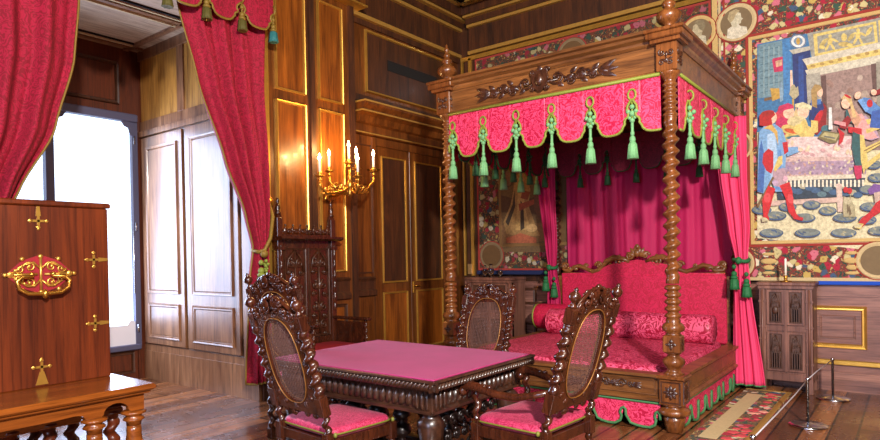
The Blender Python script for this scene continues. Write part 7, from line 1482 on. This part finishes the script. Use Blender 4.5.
b = MB(); b.at(LW(-4.3)); hp = [(yc-.055, -.02, zc+.005), (yc-.06, -.05, zc-.01), (yc-.12, -.055, zc-.015), (yc-.145, -.06, zc-.04), (yc-.135, -.065, zc-.085), (yc-.09, -.07, zc-.115), (yc, -.07, zc-.12), (yc+.09, -.07, zc-.115), (yc+.135, -.065, zc-.085), (yc+.145, -.06, zc-.04), (yc+.12, -.055, zc-.015), (yc+.06, -.05, zc-.01), (yc+.055, -.02, zc+.005)]
b.tube(hp, .012, 8); b.lathe([(.013, -.02), (.022, -.01), (.024, 0), (.022, .01), (.013, .02)], yc, 0, 10) if False else b.ball((yc, -.07, zc-.12), .018, .022, .03)
for s_ in (1, -1): b.ball((yc+s_*.06, -.035, zc), .016)
b.build('handle', M['brass'], ch)
def mount(yq, zq, a, base=False):
    b = MB(); b.at(LW(-4.3), T(yq, 0, zq), Matrix.Rotation(a, 4, 'Y'))
    if base: b.prism([(-.035, -.07), (.035, -.07), (.012, .01), (-.012, .01)], -.005, 0); c0 = .04
    else: b.prism([(-.008, -.06), (.008, -.06), (.014, .0), (-.014, .0)], -.005, 0); c0 = .03
    b.box(-.007, -.006, 0, .007, 0, c0+.03); b.box(-.032, -.006, c0-.007, .032, 0, c0+.007)
    for x, z in ((0, c0+.038), (.036, c0), (-.036, c0)): b.leaf(x, z-.008 if x == 0 else z, .022, .012, PI/2 if x == 0 else (0 if x > 0 else PI), -.003, .004); b.ball((x*1.15, -.003, z if x else z+.012), .009, .004, .009, 6, 4)
    b.build('gilt_mount', M['gold'], ch)
mount(1.51, .82, 0, True); mount(1.51, 1.795, PI); mount(1.86, 1.52, -PI/2); mount(1.86, 1.1, -PI/2)

# ================================================================ wall candelabrum
cn = thing('wall_sconce', 'gilt wall candelabrum with six lit candles on the pilaster', 'candelabrum', (-5.45, 5.0, 2.3))
b = MB(); b.at(T(-5.47, 4.97, 2.26), RY(PI/2)); b.lathe([(.075, -.02), (.08, .0), (.06, .015), (.065, .025), (.04, .035), (.045, .05), (.02, .06), (.002, .065)], n=20, lob=8, la=.08)
b.at(T(-5.47, 4.97, 2.26), RZ(PI/2))
for k in range(8): b.leaf(0, 0, .11, .03, k*PI/4, -.02, .02)
b.build('wall_plate', M['brass'], cn)
hub = (-5.1, 4.96, 2.36)
b = MB(); b.tube([(-5.46, 4.97, 2.26), (-5.36, 4.97, 2.23), (-5.26, 4.97, 2.26), (-5.18, 4.965, 2.24), (-5.1, 4.96, 2.28)], [.022, .018, .024, .018, .02], 8); b.lathe([(.008, 2.2), (.03, 2.23), (.02, 2.26), (.035, 2.3), (.045, 2.34), (.03, 2.38), (.018, 2.4), (.03, 2.43), (.012, 2.46), (.014, 2.52)], hub[0], hub[1], 14); b.scroll(0, 0, .01, 1, .001); b.build('stem', M['brass'], cn)
cand = [(-5.12, 4.53, 2.41), (-5.35, 4.86, 2.51), (-5.1, 4.95, 2.62), (-4.98, 4.93, 2.52), (-4.86, 4.85, 2.40), (-5.0, 5.26, 2.52)]
cand = [(-5.2, 4.60, 2.43), (-5.32, 4.85, 2.52), (-5.1, 4.95, 2.60), (-4.97, 4.94, 2.52), (-4.88, 4.87, 2.42), (-5.02, 5.27, 2.53)]
for i, (x, y, z) in enumerate(cand):
    b = MB(); hx, hy, hz = hub
    if i != 2:
        zb = z-.06; ex = x-hx; ey = y-hy
        b.tube([(hx, hy, 2.34), (hx+ex*.2, hy+ey*.2, 2.27), (hx+ex*.5, hy+ey*.5, 2.24), (hx+ex*.8, hy+ey*.8, zb-.14), (hx+ex, hy+ey, zb-.07), (x, y, zb)], [.017, .015, .015, .014, .014, .014], 7)
        L = math.hypot(ex, ey); b.at(T(hx+ex*.45, hy+ey*.45, 2.3), RZ(math.atan2(ey, ex))); b.scroll(0, 0, .05, 1.3, .009, 0, 1); b.scroll(.07, -.02, .035, 1.2, .008, 0, -1); b.leaf(.02, 0, .07, .02, .6, 0, .01); b.leaf(-.02, 0, .07, .02, 2.4, 0, .01); b.at()
    b.lathe([(.012, z-.07), (.03, z-.06), (.018, z-.05), (.016, z-.035), (.05, z-.02), (.055, z-.012), (.02, z-.01), (.018, z+.0), (.024, z+.015), (.02, z+.03), (.014, z+.03)], x, y, 14, 7, .06)
    a_ = b.build('branch', M['brass'], cn)
    b = MB(); b.lathe([(.014, z+.02), (.014, z+.15), (.011, z+.156), (.002, z+.158)], x, y, 10); b.build('candle', M['wax'], a_)
    b = MB(); b.lathe([(.002, z+.158), (.013, z+.172), (.016, z+.185), (.011, z+.205), (.002, z+.235)], x, y, 8); b.build('flame', M['flame'], a_)
    l = bpy.data.lights.new('candle_light', 'POINT'); l.energy = 7; l.color = (1, .56, .2); l.shadow_soft_size = .02
    lo = bpy.data.objects.new('candle_light', l); COL.objects.link(lo); lo.location = (x, y, z+.26)
    if i == 5:
        b = MB(); b.lathe([(.03, z-.03), (.08, z-.005), (.085, z), (.03, z-.015)], x, y, 14); b.build('drip_pan', M['glass'], a_)

# ================================================================ carved cabinets
def cabinet(name, label, x0, x1, y0, y1, zt, doors=2):
    t = thing(name, label, 'cabinet', ((x0+x1)/2, (y0+y1)/2, 0)); L = x1-x0
    b = MB(); b.box(x0, y0+.02, .12, x1, y1, zt-.04); 
    for x in (x0, x1-.06):
        b.box(x, y0, 0, x+.06, y0+.06, zt-.04, .004)
        for z in (.3, .55, .68, .95): b.box(x-.006, y0-.01, z, x+.066, y0+.05, z+.02)
        b.tube([(x+.03, y0-.005, .16), (x+.03, y0-.005, zt-.08)], .012, 6); b.box(x, y1-.06, 0, x+.06, y1, .14)
    b.box(x0, y0+.01, .12, x1, y0+.04, .2, .004); b.box(x0+.06, y0+.008, .65, x1-.06, y0+.03, .7)
    b.build('carcass', M['cab'], t)
    b = MB(); b.box(x0-.025, y0-.03, zt-.04, x1+.025, y1, zt, .01); b.box(x0-.01, y0-.015, zt-.07, x1+.01, y1, zt-.04); b.build('top_board', M['cab'], t)
    w = (L-.12)/2
    for i in range(2):
        for j, (z0, z1) in enumerate(((.22, .64), (.71, zt-.08))):
            a, c_ = x0+.06+i*w+.01, x0+.06+(i+1)*w-.01
            b = MB(); b.box(a, y0, z0, c_, y0+.025, z1, .004); d = b.build('door', M['cab'], t)
            b = MB(); b.box(a+.03, y0-.004, z0+.03, c_-.03, y0, z1-.03); b.frame(a+.025, z0+.025, c_-.025, z1-.025, .012, .01, y0); cx, cz = (a+c_)/2, (z0+z1)/2; hw, hh = (c_-a)/2-.04, (z1-z0)/2-.04; yy = y0-.008
            for k in range(4): xx = cx-hw+2*hw*(k+.5)/4; b.tube([(xx-hw/4, yy, cz-hh), (xx-hw/4, yy, cz-.02), (xx, yy, cz+.02), (xx+hw/4, yy, cz-.02), (xx+hw/4, yy, cz-hh)], .0055, 5)
            for s_ in (1, -1):
                b.tube([(cx+s_*hw, yy, cz), (cx+s_*hw*.75, yy, cz+hh*.6), (cx, yy, cz+hh)], .007, 5); b.scroll(cx+s_*hw*.45, cz+hh*.35, hw*.38, 1.2, .006, 0, s_, yy); b.scroll(cx+s_*hw*.5, cz+hh*.8, hw*.3, 1.1, .005, 0, -s_, yy); b.scroll(cx, cz+s_*.02+hh*.55, hw*.3, 1.1, .005, 1, s_, yy)
            if i == 0 and j == 1 or False:
                b.ball((cx, yy-.005, cz-.03), .03, .012, .04)
            b.build('tracery_panel', M['cabc'], d)
    b = MB(); b.box(x0+.06+w-.012, y0-.006, .22, x0+.06+w+.012, y0+.01, zt-.08); b.box(x0+.06+w-.008, y0-.014, .85, x0+.06+w+.008, y0-.004, .95); b.build('centre_stile', M['cab'], t)
    return t
cabinet('carved_cabinet', 'carved oak gothic cabinet under the bright tapestry, right of the bed curtain', -1.335, -.84, 7.35, 7.7, 1.165)
cabinet('carved_cabinet', 'dark carved cabinet carrying glass vases in the far left corner', -5.14, -4.40, 7.3, 7.68, 1.19)
t = thing('candlestick', 'single white candle in a brass chamberstick on the right-hand carved cabinet', 'candlestick', (-1.09, 7.42, 1.165))
b = MB(); b.lathe([(.05, 0), (.058, .006), (.06, .012), (.02, .012), (.014, .03), (.02, .04), (.014, .05), (.02, .065), (.01, .068)], n=18); b.build('base', M['brass'], t, False)
b = MB(); b.lathe([(.011, .06), (.011, .24), (.008, .246), (.002, .25)], n=10); b.build('candle', M['wax'], t, False)
for x, y, s_, lb in ((-4.93, 7.46, 1.0, 'leftmost of the three small glass vases on the dark cabinet'), (-4.8, 7.42, 1.12, 'middle one of the three small glass vases on the dark cabinet'), (-4.67, 7.46, .9, 'rightmost of the three small glass vases on the dark cabinet')):
    b = MB(); b.at(T(x, y, 1.19), SC(s_, s_, s_)); b.lathe([(.03, 0), (.032, .006), (.01, .015), (.012, .03), (.035, .05), (.04, .08), (.03, .12), (.018, .15), (.022, .17), (.018, .17), (.014, .15), (.025, .12), (.034, .08), (.002, .045)], n=16)
    tag(b.build('glass_vase', M['glass']), lb, 'vase', 'glass vases on the dark cabinet')

# ================================================================ rug, barrier, spotlights
rg = thing('rug', 'flowered wool rug with cream band beside the bed', 'rug', (-1.5, 6.1, 0))
b = MB(); x0, x1, y0, y1 = -1.46, -1.03, 4.9, 7.32
b.box(x0, y0, 0.001, x1, y1, .012); b.build('pile', M['rug'], rg)
b = MB(); b.box(-1.40, y0+.28, .012, -1.26, y1-.28, .014); b.cur = 1; b.box(x1-.05, y0, .012, x1, y1, .0145); b.box(x0, y1-.05, .012, x1-.05, y1, .0145); b.box(x0, y0, .012, x1-.05, y0+.05, .0145)
b.build('woven_band', [M['cream'], M['ruggold']], rg)
fr = random.Random(5); RS = [flat('rose_wool', srgb(196, 66, 72), .95, 0, .25, 60), flat('pale_rose_wool', srgb(222, 150, 130), .95, 0, .25, 60)]
for k in range(26):
    b = MB(); x, y = fr.choice((-1.2, -1.16, -1.12)), fr.uniform(y0+.1, y1-.1); mk = fr.choice((0, 0, 1)); r = fr.uniform(.025, .05)
    b.lathe([(r, .0125), (r*.9, .0165), (r*.5, .018), (.002, .0185)], x, y, 14, 5, .25); b.build('woven_rose', RS[mk], rg)
def stanchion(x, y, label):
    t = thing('barrier_post', label, 'barrier post', (x, y, 0), 0, 'low steel barrier posts')
    b = MB(); b.lathe([(.145, 0.0), (.15, .006), (.148, .014), (.12, .022), (.03, .028), (.018, .035)], n=32); b.build('base', M['steel'], t, False)
    b = MB(); b.lathe([(.012, .03), (.012, .385), (.018, .388), (.018, .405), (.012, .412), (.002, .414)], n=16); b.build('pole', M['steel'], t, False)
stanchion(-.735, 6.05, 'low steel barrier post standing between the rug and the far post'); stanchion(-.665, 7.28, 'low steel barrier post nearest the rear wall'); stanchion(-.77, 4.0, 'low steel barrier post nearest the camera, only its top in view')
b = MB(); b.tube([(-.77, 4.0, .39), (-.755, 4.7, .387), (-.742, 5.4, .387), (-.735, 6.05, .395)], .005, 5)
b.tube([(-.735, 6.05, .395), (-.72, 6.6, .387), (-.665, 7.28, .395)], .005, 5); tag(b.build('barrier_cord', M['cord'] if 'cord' in M else flat('grey_cord', srgb(176, 168, 172), .6)), 'thin grey cord strung between the low steel barrier posts', 'cord')
for i, (x, lb) in enumerate(((-4.97, 'left one of the two lit spotlights high on the rear wall'), (-4.69, 'right one of the two lit spotlights high on the rear wall'))):
    t = thing('spotlight', lb, 'spotlight', (x, 7.5, 4.13))
    SA = Vector((.45, -.78, -.42)).to_track_quat('Z', 'Y').to_matrix().to_4x4()
    b = MB(); b.at(SA); b.lathe([(.03, -.1), (.05, -.08), (.075, .0), (.08, .02), (.072, .02), (.06, .005)], n=20); b.box(-.015, -.012, -.14, .015, .012, -.08); b.build('housing', M['black'], t, False)
    b = MB(); b.at(SA); b.lathe([(.066, .008), (.066, .014), (.06, .03), (.03, .045), (.002, .05)], n=20); b.build('lamp_lens', M['lamp'], t, False)
    b = MB(); b.box(-.01, .06, -.0, .01, .26, .03); b.build('bracket', M['black'], t, False)
